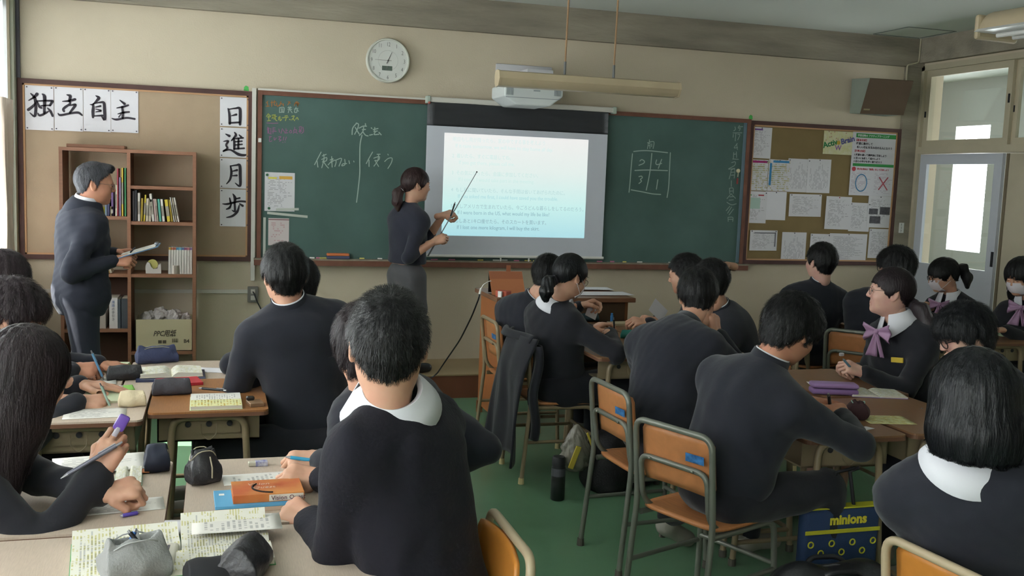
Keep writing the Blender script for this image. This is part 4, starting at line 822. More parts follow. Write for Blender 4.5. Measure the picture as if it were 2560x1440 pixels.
R2 = [(331, 337, 70, ('grey', '5a565c'), 0), (337, 343, 72, DKc, 0), (344, 351, 66, W2, 0), (351, 357, 54, YL2, .03), (358, 363, 62, YL, .05), (364, 371, 54, WB, .03), (371, 378, 52, WB, .04), (380, 387, 65, W2, -.1), (387, 393, 53, PK, -.08), (393, 397, 53, WB, -.09), (398, 405, 53, TL, -.09), (406, 413, 53, W2, -.1), (418, 427, 52, YL, -.13), (428, 433, 52, YL2, -.13), (434, 438, 58, W2, -.16), (439, 443, 58, WB, -.16), (444, 449, 58, W2, -.17)]
nmR = ['tall grey book at the left end of the full right shelf', 'black book second on the full right shelf', 'white book third on the full right shelf', 'mustard book beside the white one on the full right shelf', 'yellow-topped book near the left of the full right shelf', 'cream book right of the yellow-topped one', 'speckled cream book left of the tall leaning white one', 'tall white book leaning in the full right shelf', 'dusty pink book right of the tall white one', 'narrow cream book left of the teal book', 'teal book in the full right shelf', 'white book right of the teal book', 'bright yellow book leaning in the full right shelf', 'mustard book right of the bright yellow one', 'leaning white book third from the right end of the shelf', 'leaning cream book second from the right end of the shelf', 'leaning white book at the right end of the shelf']
row_px(R2, SR[1], nmR)
for k in range(9):
    x0 = aty(420+6.7*k, 675, YSf+.03).x; top = [('ochre', 'a8843c'), ('rust', '9c5c40'), ('brick', '94503c'), ('blue', '4c7c9c'), ('sky', '6a9cb0'), ('navy', '4c5c84'), ('plum', '80506c'), ('rose', 'a0606c'), ('grape', '705878')][k]
    b_ = book(x0, .0185, .185, .12, SR[2]+.001, bc('manga_white', 'bdb6b0'), .02*(k < 1), 'white paperback of a matching set with a %s band at its top' % top[0], 'matching set of white paperbacks', band=(.9, .99, bc(*top)))
    MB().box((x0+.003, YSf+.0288, SR[2]+.03), (x0+.0155, YSf+.03, SR[2]+.13)).build('spine_print', print_mat('spine_print', 'bdb6b0', '6c5c60', 9, .8, 3, 0), b_)
Lb = [(262, 268, 36, ('steel', '6a7888'), 0), (268, 275, 38, ('navy2', '3c3c58'), 0), (276, 283, 22, ('buff', 'b0a078'), 0), (278, 284, 55, ('violet', '6c5080'), 0), (288, 293, 72, ('ivory', 'c4bca8'), .02), (293, 297, 110, ('crimson', 'a03c4c'), .0), (298, 303, 90, ('lilac', '8c7c9c'), 0), (304, 309, 112, ('gold', 'c2a840'), 0), (311, 316, 112, ('green', '3c7c54'), 0)]
nmL = ['low steel-blue book beside the yellow pot', 'low navy book near the yellow pot', 'small buff book in front of the violet one', 'violet book in the left bay', 'ivory book left of the tall crimson one', 'tall thin crimson book in the left bay', 'lilac book left of the tall gold one', 'tall gold book in the left bay', 'tall green and white book at the right of the left bay']
row_px(Lb, SL[0], nmL)
p = aty(248, 530, YSf+.08); t = thing('yellow_pot', 'small bright yellow plastic pot on the left shelf', 'pot', (p.x, YSf+.09, SL[0]))
MB().lathe((p.x, YSf+.09, SL[0]+.001), [(.038, 0), (.041, .05), (.042, .055), (.039, .055), (.037, .008), (0.001, .006)], 24).build('pot', mat('yellow_plastic', 'd2c430', .4), t, smooth=40)
for k, (px, h_, c) in enumerate(((258, 66, ('leaf', '5c8c4c')), (263, 62, ('peach', 'c08c70')), (270, 58, ('amber2', 'b88c40')), (276, 54, ('cream', 'b8ac98')))):
    x0 = aty(px, 640, YSf+.05).x; book(x0, .014, h_/345*1.5, .13, SL[1]+.001, bc(*c), -.38, ['leaning green-edged book behind the man\'s hands', 'leaning peach book behind the man\'s hands', 'leaning amber book behind the man\'s hands', 'leaning cream book behind the man\'s hands'][k])
for k, (px, w, h_, c, nm) in enumerate(((245, .05, .115, ('mushroom', 'a49890'), 'short pale binder low in the left bay'), (273, .055, .21, ('binder_white', 'c9c2c0'), 'tall white binder with blue print low in the left bay'), (294, .02, .20, ('slate', '4a5058'), 'thin slate binder right of the white binder'), (303, .05, .205, ('graphite', '44484e'), 'thick graphite binder at the right of the low left shelf'))):
    x0 = aty(px, 815, YSf+.03).x; b_ = book(x0, w, h_, .22, SL[2]+.001, bc(*c), 0, nm, 'binders on the low shelf')
    if k == 1:
        for q, ch in enumerate('進路の手引き'): text_mesh(ch, .021, col_('blue_print', '5c6c9c') if q < 2 else col_('grey_print', '6c6468'), b_, (x0+.016, YSf+.029, SL[2]+.175-.024*q), (1, 0, 0), (0, 0, 1), 'lettering')
# tape dispenser, pen tin
p = aty(382, 676, YSf+.06); t = thing('tape_dispenser', 'white desktop tape dispenser on the right shelf', 'dispenser', (p.x, YSf+.09, SR[2]))
x, z = p.x, SR[2]; pr = [(-.045, 0), (.055, 0), (.052, .065), (.038, .062), (.030, .035), (.005, .030), (-.01, .045), (-.022, .075), (-.035, .078), (-.048, .05)]
MB().prism([(x+a, YSf+.05, z+.001+b) for a, b in pr], (0, .06, 0)).build('body', mat('dispenser_white', 'b4aea8', .4), t)
MB().lathe((x-.002, YSf+.065, z+.062), [(.018, 0), (.035, 0), (.035, .02), (.018, .02)], 24, (0, 1, 0)).build('tape_roll', mat('tape_roll', 'a8a060', .3), t)
p = aty(441, 672, YSf+.08); t = thing('pen_tin', 'squat shiny tin holding pens on the right shelf', 'tin', (p.x, YSf+.08, SR[2]))
MB().lathe((p.x, YSf+.08, SR[2]+.001), [(.056, 0), (.056, .058), (.054, .058), (.054, .004), (.001, .003)], 32).build('tin', mat('brushed_tin', 'c0b4a8', .3, metal=.85), t, smooth=40)
for k in range(6):
    a = k*1.1+1.9; px_, py_ = p.x+.042*math.cos(a), YSf+.08+.042*math.sin(a)
    MB().cyl((p.x+.02*math.cos(a), YSf+.08+.02*math.sin(a), SR[2]+.008), (px_-.01, py_, SR[2]+.085), .005, seg=8).build('pen', bc(*[('ink_blue', '343c84'), ('ink_navy', '2c3064'), ('ink_green', '547c64')][k % 3]), t)
# copy-paper box
A = aty(338, 799, YSf+.02); B = aty(481, 873, YSf+.02); t = thing('paper_box', 'open cardboard copy-paper box lettered PPC on the lower right shelf', 'box', ((A.x+B.x)/2, YSf+.15, SR[3]))
M_box = mat('cream_cardboard', 'b5a98c', .8, .1); w_ = .004; Yb0, Yb1, zb0, zb1 = YSf+.02, YB2-.03, SR[3]+.001, A.z
for a, b in (((A.x, Yb0, zb0), (B.x, Yb0+w_, zb1)), ((A.x, Yb1-w_, zb0), (B.x, Yb1, zb1)), ((A.x, Yb0, zb0), (A.x+w_, Yb1, zb1)), ((B.x-w_, Yb0, zb0), (B.x, Yb1, zb1)), ((A.x, Yb0, zb0), (B.x, Yb1, zb0+w_))): MB().box(a, b).build('box_wall', M_box, t)
K2 = mat('box_print', '4a4238', .7)
q = aty(383, 840, Yb0); text_mesh('PPC用紙', .050, K2, t, (q.x, Yb0-.0004, q.z), (1, 0, 0), (0, 0, 1), shear=.3, bold=.0012, sx=.78)
q = aty(459, 857, Yb0); text_mesh('B4', .036, K2, t, (q.x, Yb0-.0004, q.z), (1, 0, 0), (0, 0, 1), bold=.0008)
for k, px in enumerate((400, 411)): q = aty(px, 855, Yb0); MB().box((q.x-.012, Yb0-.001, q.z-.010), (q.x+.012, Yb0, q.z+.012)).build('print_mark', K2, t)
q = aty(438, 852, Yb0)
for k in range(9): MB().box((q.x-.02+.0045*k, Yb0-.001, q.z-.012), (q.x-.02+.0045*k+[.003, .0015, .002][k % 3], Yb0, q.z+.016)).build('bar_line', K2, t)
random.seed(9)
for k, (dx, dz, r) in enumerate(((-.11, .02, .05), (-.03, .035, .06), (.06, .03, .055), (.13, .012, .045))):
    bm = bmesh.new(); bmesh.ops.create_icosphere(bm, subdivisions=3, radius=r)
    for v in bm.verts: v.co *= 1+.22*math.sin(v.co.x*90+k)*math.sin(v.co.y*110+k*2)+random.uniform(-.1, .1)
    me = bpy.data.meshes.new('crumpled_paper'); bm.to_mesh(me); bm.free(); me.materials.append(mat('crumpled_paper', 'b0a9a6', .8)); o = bpy.data.objects.new('crumpled_paper', me); COL.objects.link(o); o.location = ((A.x+B.x)/2+dx, YSf+.14+.02*(k % 2), zb1-.03+dz)
    tag(o, ['crumpled paper at the left in the copy-paper box', 'large crumpled sheet in the middle of the copy-paper box', 'crumpled sheet right of the middle in the copy-paper box', 'small crumpled ball at the right in the copy-paper box'][k], 'paper', 'crumpled paper in the box')
# ------------------------------------------------------------------ people: distance fields -> continuous surfaces
f32 = np.float32
class Field:
    def __init__(s, lo, hi, h):
        s.h = h; s.lo = np.array(lo, float); n = np.ceil((np.array(hi)-s.lo)/h).astype(int)+1; s.n = n
        s.ax = [(s.lo[i]+h*np.arange(n[i])).astype(f32) for i in range(3)]; s.D = np.full(n, 1.0, f32)
    def sub(s, lo, hi):
        sl = []
        for i in range(3):
            a = int(max(0, math.floor((lo[i]-s.lo[i])/s.h))); b = int(min(s.n[i], math.ceil((hi[i]-s.lo[i])/s.h)+1))
            if b-a < 1: return None, None
            sl.append(slice(a, b))
        X = s.ax[0][sl[0]][:, None, None]; Y = s.ax[1][sl[1]][None, :, None]; Z = s.ax[2][sl[2]][None, None, :]
        return tuple(sl), (X, Y, Z)
    def put(s, sl, d, k, op):
        c = s.D[sl]
        if op == 'u':
            if k > 0: t = np.maximum(k-np.abs(c-d), 0)/k; s.D[sl] = np.minimum(c, d)-t*t*(k*.25)
            else: s.D[sl] = np.minimum(c, d)
        elif op == 's':
            if k > 0: t = np.maximum(k-np.abs(c+d), 0)/k; s.D[sl] = np.maximum(c, -d)+t*t*(k*.25)
            else: s.D[sl] = np.maximum(c, -d)
    def cap(s, a, b, ra, rb=None, k=.02, op='u'):
        rb = ra if rb is None else rb; a = np.array(a, float); b = np.array(b, float); m = max(ra, rb)+k+2*s.h
        sl, G = s.sub(np.minimum(a, b)-m, np.maximum(a, b)+m)
        if sl is None: return s
        ab = b-a; L2 = max(float(ab@ab), 1e-9); px, py, pz = G[0]-a[0], G[1]-a[1], G[2]-a[2]
        t = np.clip((px*ab[0]+py*ab[1]+pz*ab[2])/L2, 0, 1); d = np.sqrt((px-ab[0]*t)**2+(py-ab[1]*t)**2+(pz-ab[2]*t)**2)-(ra+(rb-ra)*t)
        s.put(sl, d.astype(f32), k, op); return s
    def ell(s, c, r, R=None, k=.02, op='u'):
        c = np.array(c, float); r = np.array(r, float); m = (max(r) if R is not None else r)+k+2*s.h
        sl, G = s.sub(c-m, c+m)
        if sl is None: return s
        p = [G[0]-c[0], G[1]-c[1], G[2]-c[2]]
        if R is not None: R = np.array(R, float); p = [p[0]*R[0, i]+p[1]*R[1, i]+p[2]*R[2, i] for i in range(3)]   # columns of R are the axes
        k0 = np.sqrt((p[0]/r[0])**2+(p[1]/r[1])**2+(p[2]/r[2])**2); k1 = np.sqrt((p[0]/r[0]**2)**2+(p[1]/r[1]**2)**2+(p[2]/r[2]**2)**2)+1e-9
        s.put(sl, (k0*(k0-1)/k1).astype(f32), k, op); return s
    def noise(s, amp, freq, seed, stretch=(1, 1, 1), n=5):
        rs = np.random.RandomState(seed); X, Y, Z = s.ax[0][:, None, None], s.ax[1][None, :, None], s.ax[2][None, None, :]; a = 0
        for i in range(n):
            v = rs.normal(size=3)*freq*np.array(stretch); a = a+np.sin(X*v[0]+Y*v[1]+Z*v[2]+rs.uniform(0, 6.28))
        s.D = s.D+(a*(amp/math.sqrt(n))).astype(f32); return s
    def cutplane(s, p, n):
        """keep the side where (x-p).n < 0"""
        n = np.array(n, float); n /= np.linalg.norm(n); d = (s.ax[0][:, None, None]-p[0])*n[0]+(s.ax[1][None, :, None]-p[1])*n[1]+(s.ax[2][None, None, :]-p[2])*n[2]
        s.D = np.maximum(s.D, d.astype(f32)); return s
    def mesh(s):
        D = s.D; h = s.h; I = D < 0; nx, ny, nz = [v-1 for v in D.shape]
        cnt = np.zeros((nx, ny, nz), np.int8)
        for a in (0, 1):
            for b in (0, 1):
                for c in (0, 1): cnt += I[a:a+nx, b:b+ny, c:c+nz]
        act = (cnt > 0) & (cnt < 8); idx = -np.ones(act.shape, np.int32); C = np.argwhere(act); idx[act] = np.arange(len(C))
        P = np.zeros((len(C), 3)); W = np.zeros(len(C)); i, j, k = C.T
        for ax in range(3):
            o1, o2 = [q for q in range(3) if q != ax]
            for u in (0, 1):
                for v in (0, 1):
                    off = [0, 0, 0]; off[o1] = u; off[o2] = v; a = D[i+off[0], j+off[1], k+off[2]]; off2 = list(off); off2[ax] = 1; b = D[i+off2[0], j+off2[1], k+off2[2]]
                    m = (a < 0) != (b < 0); t = np.where(m, a/np.where(m, a-b, 1), 0); q = np.zeros((len(C), 3)); q[:, o1] = u; q[:, o2] = v; q[:, ax] = t
                    P += q*m[:, None]; W += m
        V = (C+P/W[:, None])*h+s.lo; F = []
        for ax in range(3):
            o1, o2 = [q for q in range(3) if q != ax]; n1 = [nx, ny, nz]
            s0 = [slice(None)]*3; s1 = [slice(None)]*3; s0[ax] = slice(0, D.shape[ax]-1); s1[ax] = slice(1, None)
            A, B = I[tuple(s0)], I[tuple(s1)]; E = np.argwhere(A != B)
            ok = (E[:, o1] > 0) & (E[:, o2] > 0) & (E[:, o1] < n1[o1]) & (E[:, o2] < n1[o2]); E = E[ok]
            if not len(E): continue
            def at(d1, d2):
                e = E.copy(); e[:, o1] += d1; e[:, o2] += d2; return idx[e[:, 0], e[:, 1], e[:, 2]]
            q = np.stack([at(-1, -1), at(0, -1), at(0, 0), at(-1, 0)], 1); flip = A[E[:, 0], E[:, 1], E[:, 2]]
            if ax == 1: flip = ~flip
            q[~flip] = q[~flip][:, ::-1]; F.append(q)
        return V, np.concatenate(F)
def np_mesh(name, parts, mats, parent=None, off=(0, 0, 0), smooth=True, mi=None):
    """parts: list of (V,F[,material index])"""
    Vs, Fs, Ms, o = [], [], [], 0
    for p in parts:
        V, F = p[0], p[1]; Vs.append(np.asarray(V, float)-np.array(off)); Fs.append(np.asarray(F)+o); Ms.append(np.full(len(F), p[2] if len(p) > 2 else 0)); o += len(V)
    me = bpy.data.meshes.new(name)
    V = np.concatenate(Vs); me.vertices.add(len(V)); me.vertices.foreach_set('co', V.astype(f32).ravel())
    lens = np.concatenate([np.full(len(F), F.shape[1]) for F in Fs]); li = np.concatenate([F.ravel() for F in Fs]).astype(np.int32)
    me.loops.add(len(li)); me.loops.foreach_set('vertex_index', li); me.polygons.add(len(lens)); st = np.zeros(len(lens), np.int32); st[1:] = np.cumsum(lens)[:-1]
    me.polygons.foreach_set('loop_start', st); me.polygons.foreach_set('loop_total', lens.astype(np.int32)); me.polygons.foreach_set('material_index', np.concatenate(Ms).astype(np.int32))
    me.polygons.foreach_set('use_smooth', np.full(len(lens), smooth)); me.update(calc_edges=True); me.validate()
    for m in (mats if isinstance(mats, (list, tuple)) else [mats]): me.materials.append(m)
    ob = bpy.data.objects.new(name, me); COL.objects.link(ob); ob.parent = parent
    return ob
def xf(V, R, t): return np.asarray(V) @ np.asarray(R).T+np.asarray(t)

# canonical head: origin between the ears, +y face, +x its right-hand side mirrored evenly, +z up
def head_mesh(h=.0033, female=False):
    f = Field((-.1, -.125, -.19), (.1, .125, .135), h); w = .96 if female else 1
    f.ell((0, -.012, .030), (.0765*w, .096, .093), k=.01)
    f.ell((0, .030, -.020), (.061*w, .060, .085), k=.03)
    f.ell((0, .036, -.074), (.040*w, .044, .033), k=.03)
    for s in (-1, 1):
        f.ell((s*.036*w, .018, -.048), (.029, .045, .045), k=.03)
        f.ell((s*.040*w, .055, -.024), (.022, .025, .022), k=.03)
    f.cap((-.034, .079, .024), (.034, .079, .024), .010, k=.02)
    for s in (-1, 1): f.ell((s*.031, .101, .006), (.020, .016, .0115), k=.012, op='s')
    for s in (-1, 1): f.ell((s*.031, .078, .004), (.0155, .0125, .0105), k=.004)
    f.cap((0, .089, .018), (0, .104, -.020), .0065, .0095, k=.012)
    for s in (-1, 1): f.ell((s*.010, .096, -.024), (.0075, .010, .007), k=.006)
    f.cap((-.017, .083, -.0525), (.017, .083, -.0525), .0065, k=.008); f.cap((-.014, .083, -.0625), (.014, .083, -.0625), .0065, k=.008)
    f.cap((-.022, .093, -.0575), (.022, .093, -.0575), .0028, k=.004, op='s')
    f.ell((0, .072, -.088), (.018, .014, .014), k=.02)
    for s in (-1, 1):
        a = .25; R = np.array([[1, 0, 0], [0, math.cos(a), -math.sin(a)], [0, math.sin(a), math.cos(a)]])
        f.ell((s*.079*w, -.012, -.004), (.0085, .0185, .031), R, k=.006); f.ell((s*.0885*w, -.009, -.002), (.006, .011, .020), R, k=.005, op='s')
    f.cap((0, -.022, -.05), (0, -.028, -.115), .050 if female else .055, .046 if female else .050, k=.035)
    return f.mesh()
def hair_field(style, h=.0042):
    deg = np.degrees; sp = dict(
      crop=dict(t=.010, zm=[(0, .078), (35, .07), (60, .035), (75, -.012), (88, .022), (103, .03), (112, -.02), (130, -.055), (180, -.075)], noise=.0008),
      short=dict(t=.015, zm=[(0, .070), (30, .062), (55, .03), (75, -.025), (85, .015), (100, .025), (110, -.03), (130, -.07), (180, -.092)], noise=.0013),
      shaggy=dict(t=.021, zm=[(0, .030), (30, .028), (55, .005), (78, -.035), (88, .0), (100, -.01), (112, -.05), (135, -.085), (180, -.105)], noise=.0022),
      man=dict(t=.010, zm=[(0, .085), (30, .078), (50, .055), (68, .03), (76, -.015), (86, .018), (102, .03), (112, -.02), (130, -.06), (180, -.078)], noise=.0008),
      tied=dict(t=.011, zm=[(0, .055), (28, .045), (50, .02), (72, -.03), (86, .012), (103, .025), (115, -.02), (140, -.05), (180, -.06)], noise=.0008),
      bangs=dict(t=.015, zm=[(0, .018), (35, .018), (52, .0), (72, -.055), (86, .005), (103, .02), (115, -.02), (140, -.05), (180, -.06)], noise=.0013),
      bob=dict(t=.022, zm=[(0, .02), (35, .018), (50, -.05), (65, -.10), (100, -.115), (140, -.125), (180, -.13)], noise=.0013),
      long=dict(t=.022, zm=[(0, .02), (35, .015), (50, -.06), (65, -.16), (100, -.30), (140, -.36), (180, -.38)], noise=.0016))[style]
    lo = (-.135, -.17, -.42 if style == 'long' else -.16); f = Field(lo, (.135, .14, .165), h); t = sp['t']
    f.ell((0, -.012, .030), (.0765+t, .096+t*1.05, .093+t), k=.01)
    if style in ('crop', 'short', 'man', 'tied', 'bangs', 'shaggy'): f.ell((0, -.036, -.050), (.056+t*.3, .054+t*.25, .06), k=.03)
    if style == 'bob': f.cap((0, -.022, .03), (0, -.028, -.10), .088, .099, k=.04); f.ell((0, -.03, -.06), (.112, .112, .085), k=.03)
    if style == 'long':
        f.cap((0, -.022, .03), (0, -.040, -.12), .09, .100, k=.04); f.cap((0, -.04, -.10), (0, -.065, -.38), .098, .085, k=.04)
    if style == 'man': f.ell((0, .055, .105), (.055, .04, .022), k=.02)
    if style == 'shaggy': f.ell((0, .05, .06), (.07, .055, .05), k=.03)
    # hairline
    X, Y, Z = f.ax[0][:, None, None], f.ax[1][None, :, None], f.ax[2][None, None, :]
    th = np.abs(deg(np.arctan2(X, Y+.012))); a = np.array(sp['zm']); zm = np.interp(th, a[:, 0], a[:, 1])
    rag = .006*np.sin(th*.9+3)*np.sin(th*.37) + (.004*np.sin(th*2.1) if style != 'crop' else 0)
    f.D = np.maximum(f.D, ((zm+rag-Z)*.75).astype(f32))
    if style in ('crop', 'short', 'man', 'tied', 'bangs'): f.D = f.D+(np.maximum(0, -.005-Z)*(.16 if style != 'crop' else .2)).astype(f32)
    # hollow out the face side of hanging hair
    if style in ('bob', 'long', 'bangs', 'shaggy'):
        f.ell((0, .045, -.045), (.066, .075, .125 if style == 'long' else .10), k=.01, op='s')
    f.noise(sp['noise'], 130, 3, (1, 1, .25)); f.noise(sp['noise']*.5, 330, 5, (1, 1, .2))
    return f
def strands(V, F, n, length, seed, style, lift=.004, width=.0008, crown=(0, -.055, .12)):
    """thin ribbons combed over a hair surface, so it reads as hair"""
    rs = np.random.RandomState(seed); V = np.asarray(V); F = np.asarray(F); c = V[F].mean(1)
    nr = np.cross(V[F[:, 2]]-V[F[:, 0]], V[F[:, 3]]-V[F[:, 1]]); ar = np.linalg.norm(nr, axis=1); nr /= ar[:, None]+1e-12
    if np.mean(np.sum(nr*(c-np.array([0, -.01, .0])), 1)) < 0: nr = -nr
    ok = (ar > 0) & (np.sum(nr*(c-np.array([0, -.012, min(0.03, .03)])), 1) > 0); id_ = np.where(ok)[0]
    pick = rs.choice(id_, n, p=ar[id_]/ar[id_].sum()); p = c[pick].copy(); nn = nr[pick].copy(); cr = np.array(crown); grav = np.array([0, 0, -1.0])
    kd = kdtree.KDTree(len(c))
    for i, q in enumerate(c): kd.insert(q, i)
    kd.balance(); seg = 4 if length < .06 else 6; P = [p.copy()]; L = length*rs.uniform(.5, 1.15, n)/seg; jit = rs.normal(size=(n, 3))*.25
    for s in range(seg):
        rad = p-cr; rad /= np.linalg.norm(rad, axis=1)[:, None]+1e-6
        w = .9 if style in ('bob', 'long') else .35
        d = rad*(1-w)+grav*w+jit*(.5 if style in ('bob', 'long') else 1.0); d -= nn*np.sum(d*nn, 1)[:, None]; d /= np.linalg.norm(d, axis=1)[:, None]+1e-9
        p = p+d*L[:, None]
        for i in range(n):
            co, j, ds = kd.find(p[i]); nn[i] = nr[j]; h = float(np.dot(p[i]-c[j], nr[j])); tgt = lift*(.3+.9*((s+1)/seg)**1.5)*(1 if style not in ('bob', 'long') else .5); p[i] = p[i]+nr[j]*(tgt-h)
        P.append(p.copy())
    VV, FF = [], []; P = np.array(P); n0 = 0
    tang = P[1]-P[0]; side = np.cross(tang, nr[pick]); side /= np.linalg.norm(side, axis=1)[:, None]+1e-9
    ws = np.linspace(1, .15, seg+1)*width
    A = P-side[None]*ws[:, None, None]; B = P+side[None]*ws[:, None, None]; arr = np.stack([A, B], 2).transpose(1, 0, 2, 3).reshape(-1, 3)   # strand, seg, side
    k = np.arange(n)[:, None]*((seg+1)*2)+np.arange(seg)[None]*2; FF = np.stack([k, k+1, k+3, k+2], -1).reshape(-1, 4)
    return arr, FF
def tail_mesh(path, radii, seed=1, h=.0045):
    P = np.array(path, float); m = max(radii)+.02; f = Field(P.min(0)-m, P.max(0)+m, h)
    for a, b, ra, rb in zip(P[:-1], P[1:], radii[:-1], radii[1:]): f.cap(a, b, ra, rb, k=.015)
    f.noise(.003, 130, seed, (1, 1, .3)); return f.mesh()
# canonical right hand: wrist at origin, fingers +y, back of the hand +z, thumb on -x side
def hand_mesh(pose, h=.0027):
    fl = dict(relax=[(25, 35, 20)]*4, curl=[(45, 55, 30), (50, 60, 35), (55, 65, 35), (60, 65, 40)], fist=[(75, 95, 55)]*4, pen=[(48, 48, 22), (55, 62, 35), (65, 75, 45), (72, 80, 45)], flat=[(6, 8, 5)]*4, grip=[(55, 75, 45), (58, 78, 45), (62, 80, 45), (66, 82, 45)])[pose]
    f = Field((-.075, -.10, -.105), (.065, .20, .06), h)
    f.cap((0, -.05, 0), (0, .0, 0), .0245, .0225, k=.01)
    f.ell((.0, .045, -.002), (.038, .048, .0135), k=.02); f.cap((-.026, .075, 0), (.028, .066, -.002), .0125, k=.012); f.cap((-.012, .0, -.002), (-.020, .07, 0), .015, .013, k=.012); f.cap((.014, .0, -.002), (.022, .06, -.002), .015, .013, k=.012)
    X = [-.029, -.0095, .010, .0275]; Y = [.083, .088, .084, .074]; L = [(.041, .025, .021), (.045, .028, .022), (.041, .026, .021), (.032, .020, .019)]; Rr = [.0088, .009, .0086, .0078]; spl = [-.06, -.01, .04, .10]
    for x, y, l, r, a3, s in zip(X, Y, L, Rr, fl, spl):
        p = np.array([x, y, 0.]); f.cap((x*.8, .05, 0), p, r*1.15, r*1.1, k=.008); a = 0
        for li, ai in zip(l, a3):
            a += math.radians(ai); d = np.array([math.sin(s)*math.cos(a), math.cos(s)*math.cos(a), -math.sin(a)]); q = p+d*li; f.cap(p, q, r, r*.9, k=.0035); p = q; r *= .93
    th = dict(relax=[(-.028, .022, -.008), (-.052, .050, -.022), (-.056, .078, -.034), (-.050, .10, -.042)], curl=[(-.028, .022, -.01), (-.048, .048, -.034), (-.040, .072, -.050), (-.024, .088, -.058)], fist=[(-.028, .022, -.01), (-.044, .05, -.034), (-.026, .072, -.05), (-.002, .078, -.052)], pen=[(-.028, .022, -.01), (-.046, .05, -.036), (-.040, .078, -.054), (-.030, .100, -.062)], flat=[(-.028, .02, -.004), (-.056, .045, -.01), (-.068, .072, -.012), (-.074, .095, -.012)], grip=[(-.028, .022, -.01), (-.046, .05, -.036), (-.034, .078, -.052), (-.014, .094, -.056)])[pose]
    for a, b, ra, rb in zip(th[:-1], th[1:], (.0155, .0115, .0100), (.0115, .0102, .0085)): f.cap(a, b, ra, rb, k=.006)
    return f.mesh()
HEAD = {}; HAIR = {}; HANDS = {}
def get_head(fem):
    if fem not in HEAD: HEAD[fem] = head_mesh(female=fem)
    return HEAD[fem]
def get_hair(style, n=5200):
    if style not in HAIR:
        V, F = hair_field(style).mesh(); ln = dict(crop=.018, short=.03, shaggy=.045, man=.03, tied=.05, bangs=.05, bob=.12, long=.16)[style]; lf = dict(crop=.007, short=.006, shaggy=.009, man=.004, tied=.002, bangs=.004, bob=.004, long=.005)[style]
        S = strands(V, F, n, ln, 7, style, lf); HAIR[style] = [(V, F), S]
    return HAIR[style]
def get_hand(pose):
    if pose not in HANDS: HANDS[pose] = hand_mesh(pose)
    return HANDS[pose]
M_skin = {}
def skin(name, c, c2):
    m = mat(name, c, .5, .35, var=.1, vscale=18, col2=c2); b = m.node_tree.nodes['Principled BSDF']; b.inputs['Subsurface Weight'].default_value = .12; b.inputs['Subsurface Radius'].default_value = (.012, .005, .003); b.inputs['Subsurface Scale'].default_value = 1.0
    return m
SKIN = skin('skin_light', 'c59a82', 'bb8a74'); SKIN_W = skin('skin_warm', 'bb876c', 'ae7660'); SKIN_P = skin('skin_pale', 'cda592', 'c4958a')
M_lip_ = mat('lip', 'a8665c', .45); M_eye = mat('eye_dark', '241c1a', .2, .5); M_eyew = mat('eye_white', 'c9c2bc', .3); M_brow = mat('eyebrow', '3a302c', .8)
def hair_mat(name, c, spec=.3, rough=.42): return mat(name, c, rough, spec, bump=.35, bscale=160, stretch=(1, 1, .12), var=.35, vscale=40)
H_BLK = hair_mat('black_hair', '1b1a1c'); H_BLK2 = hair_mat('blue_black_hair', '17181d', .35, .4); H_BRN = hair_mat('dark_brown_hair', '30262a'); H_RED = hair_mat('brown_hair', '3c2a2a'); H_GRY = mat('grey_hair', '55555c', .5, .4, bump=.4, bscale=140, stretch=(1, 1, .15), var=.6, vscale=30, col2='2c2c32')
def cloth(name, c, bump=.25, bs=14, sheen=.15): return mat(name, c, .85, .15, bump=bump, bscale=bs, sheen=sheen)
C_BLK = cloth('black_wool', '232329'); C_NAVY = cloth('navy_black_wool', '25262e'); C_KNIT = cloth('black_knit', '1e1d25', .2, 90, .04); C_SUIT = cloth('navy_suit', '2a2c36', .25, 14, .05); C_BLOUSE = cloth('navy_blouse', '2a2b36', .3, 18); C_GREY = cloth('grey_trousers', '4c4b4e', .2, 30); C_SKIRT = cloth('black_skirt', '212127')
M_shirt = mat('white_shirt', 'd2d1d8', .7, .2, bump=.1, bscale=30)
M_shoe = mat('black_shoe', '1f1e20', .35, .5); M_sneak = mat('grey_sneaker', '9a968c', .6, bump=.2, bscale=60); M_sock = mat('white_sock', 'b8b6c0', .8)
M_mask = mat('white_mask', 'd6cdd4', .8, .15, bump=.1, bscale=120); M_spec = mat('spectacle_frame', '2c2426', .3, .5); M_specs = mat('silver_frame', '8c8484', .25, .6, metal=.7)
M_bow = mat('mauve_bow', '9a7896', .45, .4, bump=.2, bscale=25); M_tagy = mat('yellow_name_tag', 'd0b23c', .5)
M_lens = glass_mat('lens', (.97, .97, .97), .02, .9)
def V3(*a): return np.array(a, float)
def unit(v): return v/(np.linalg.norm(v)+1e-12)
def frame_from(yaw, pitch=0, roll=0):
    """columns x(right) y(forward) z(up); yaw deg from +x CCW, pitch>0 looks down, roll>0 tilts to its right"""
    y, p, r = math.radians(yaw), math.radians(pitch), math.radians(roll)
    f = V3(math.cos(y)*math.cos(p), math.sin(y)*math.cos(p), -math.sin(p)); rt = V3(math.sin(y), -math.cos(y), 0); up = np.cross(rt, f)
    rt2 = rt*math.cos(r)-up*math.sin(r); up2 = rt*math.sin(r)+up*math.cos(r); return np.stack([rt2, f, up2], 1)
def ik(sh, wr, l1, l2, pole):
    d = wr-sh; L = np.linalg.norm(d); mx = (l1+l2)*.995
    if L > mx: wr = sh+d/L*mx; d = wr-sh; L = mx
    a = (l1*l1-l2*l2+L*L)/(2*L); hh = math.sqrt(max(l1*l1-a*a, 0)); u = d/L; p = pole-u*np.dot(pole, u); return sh+u*a+unit(p)*hh, wr
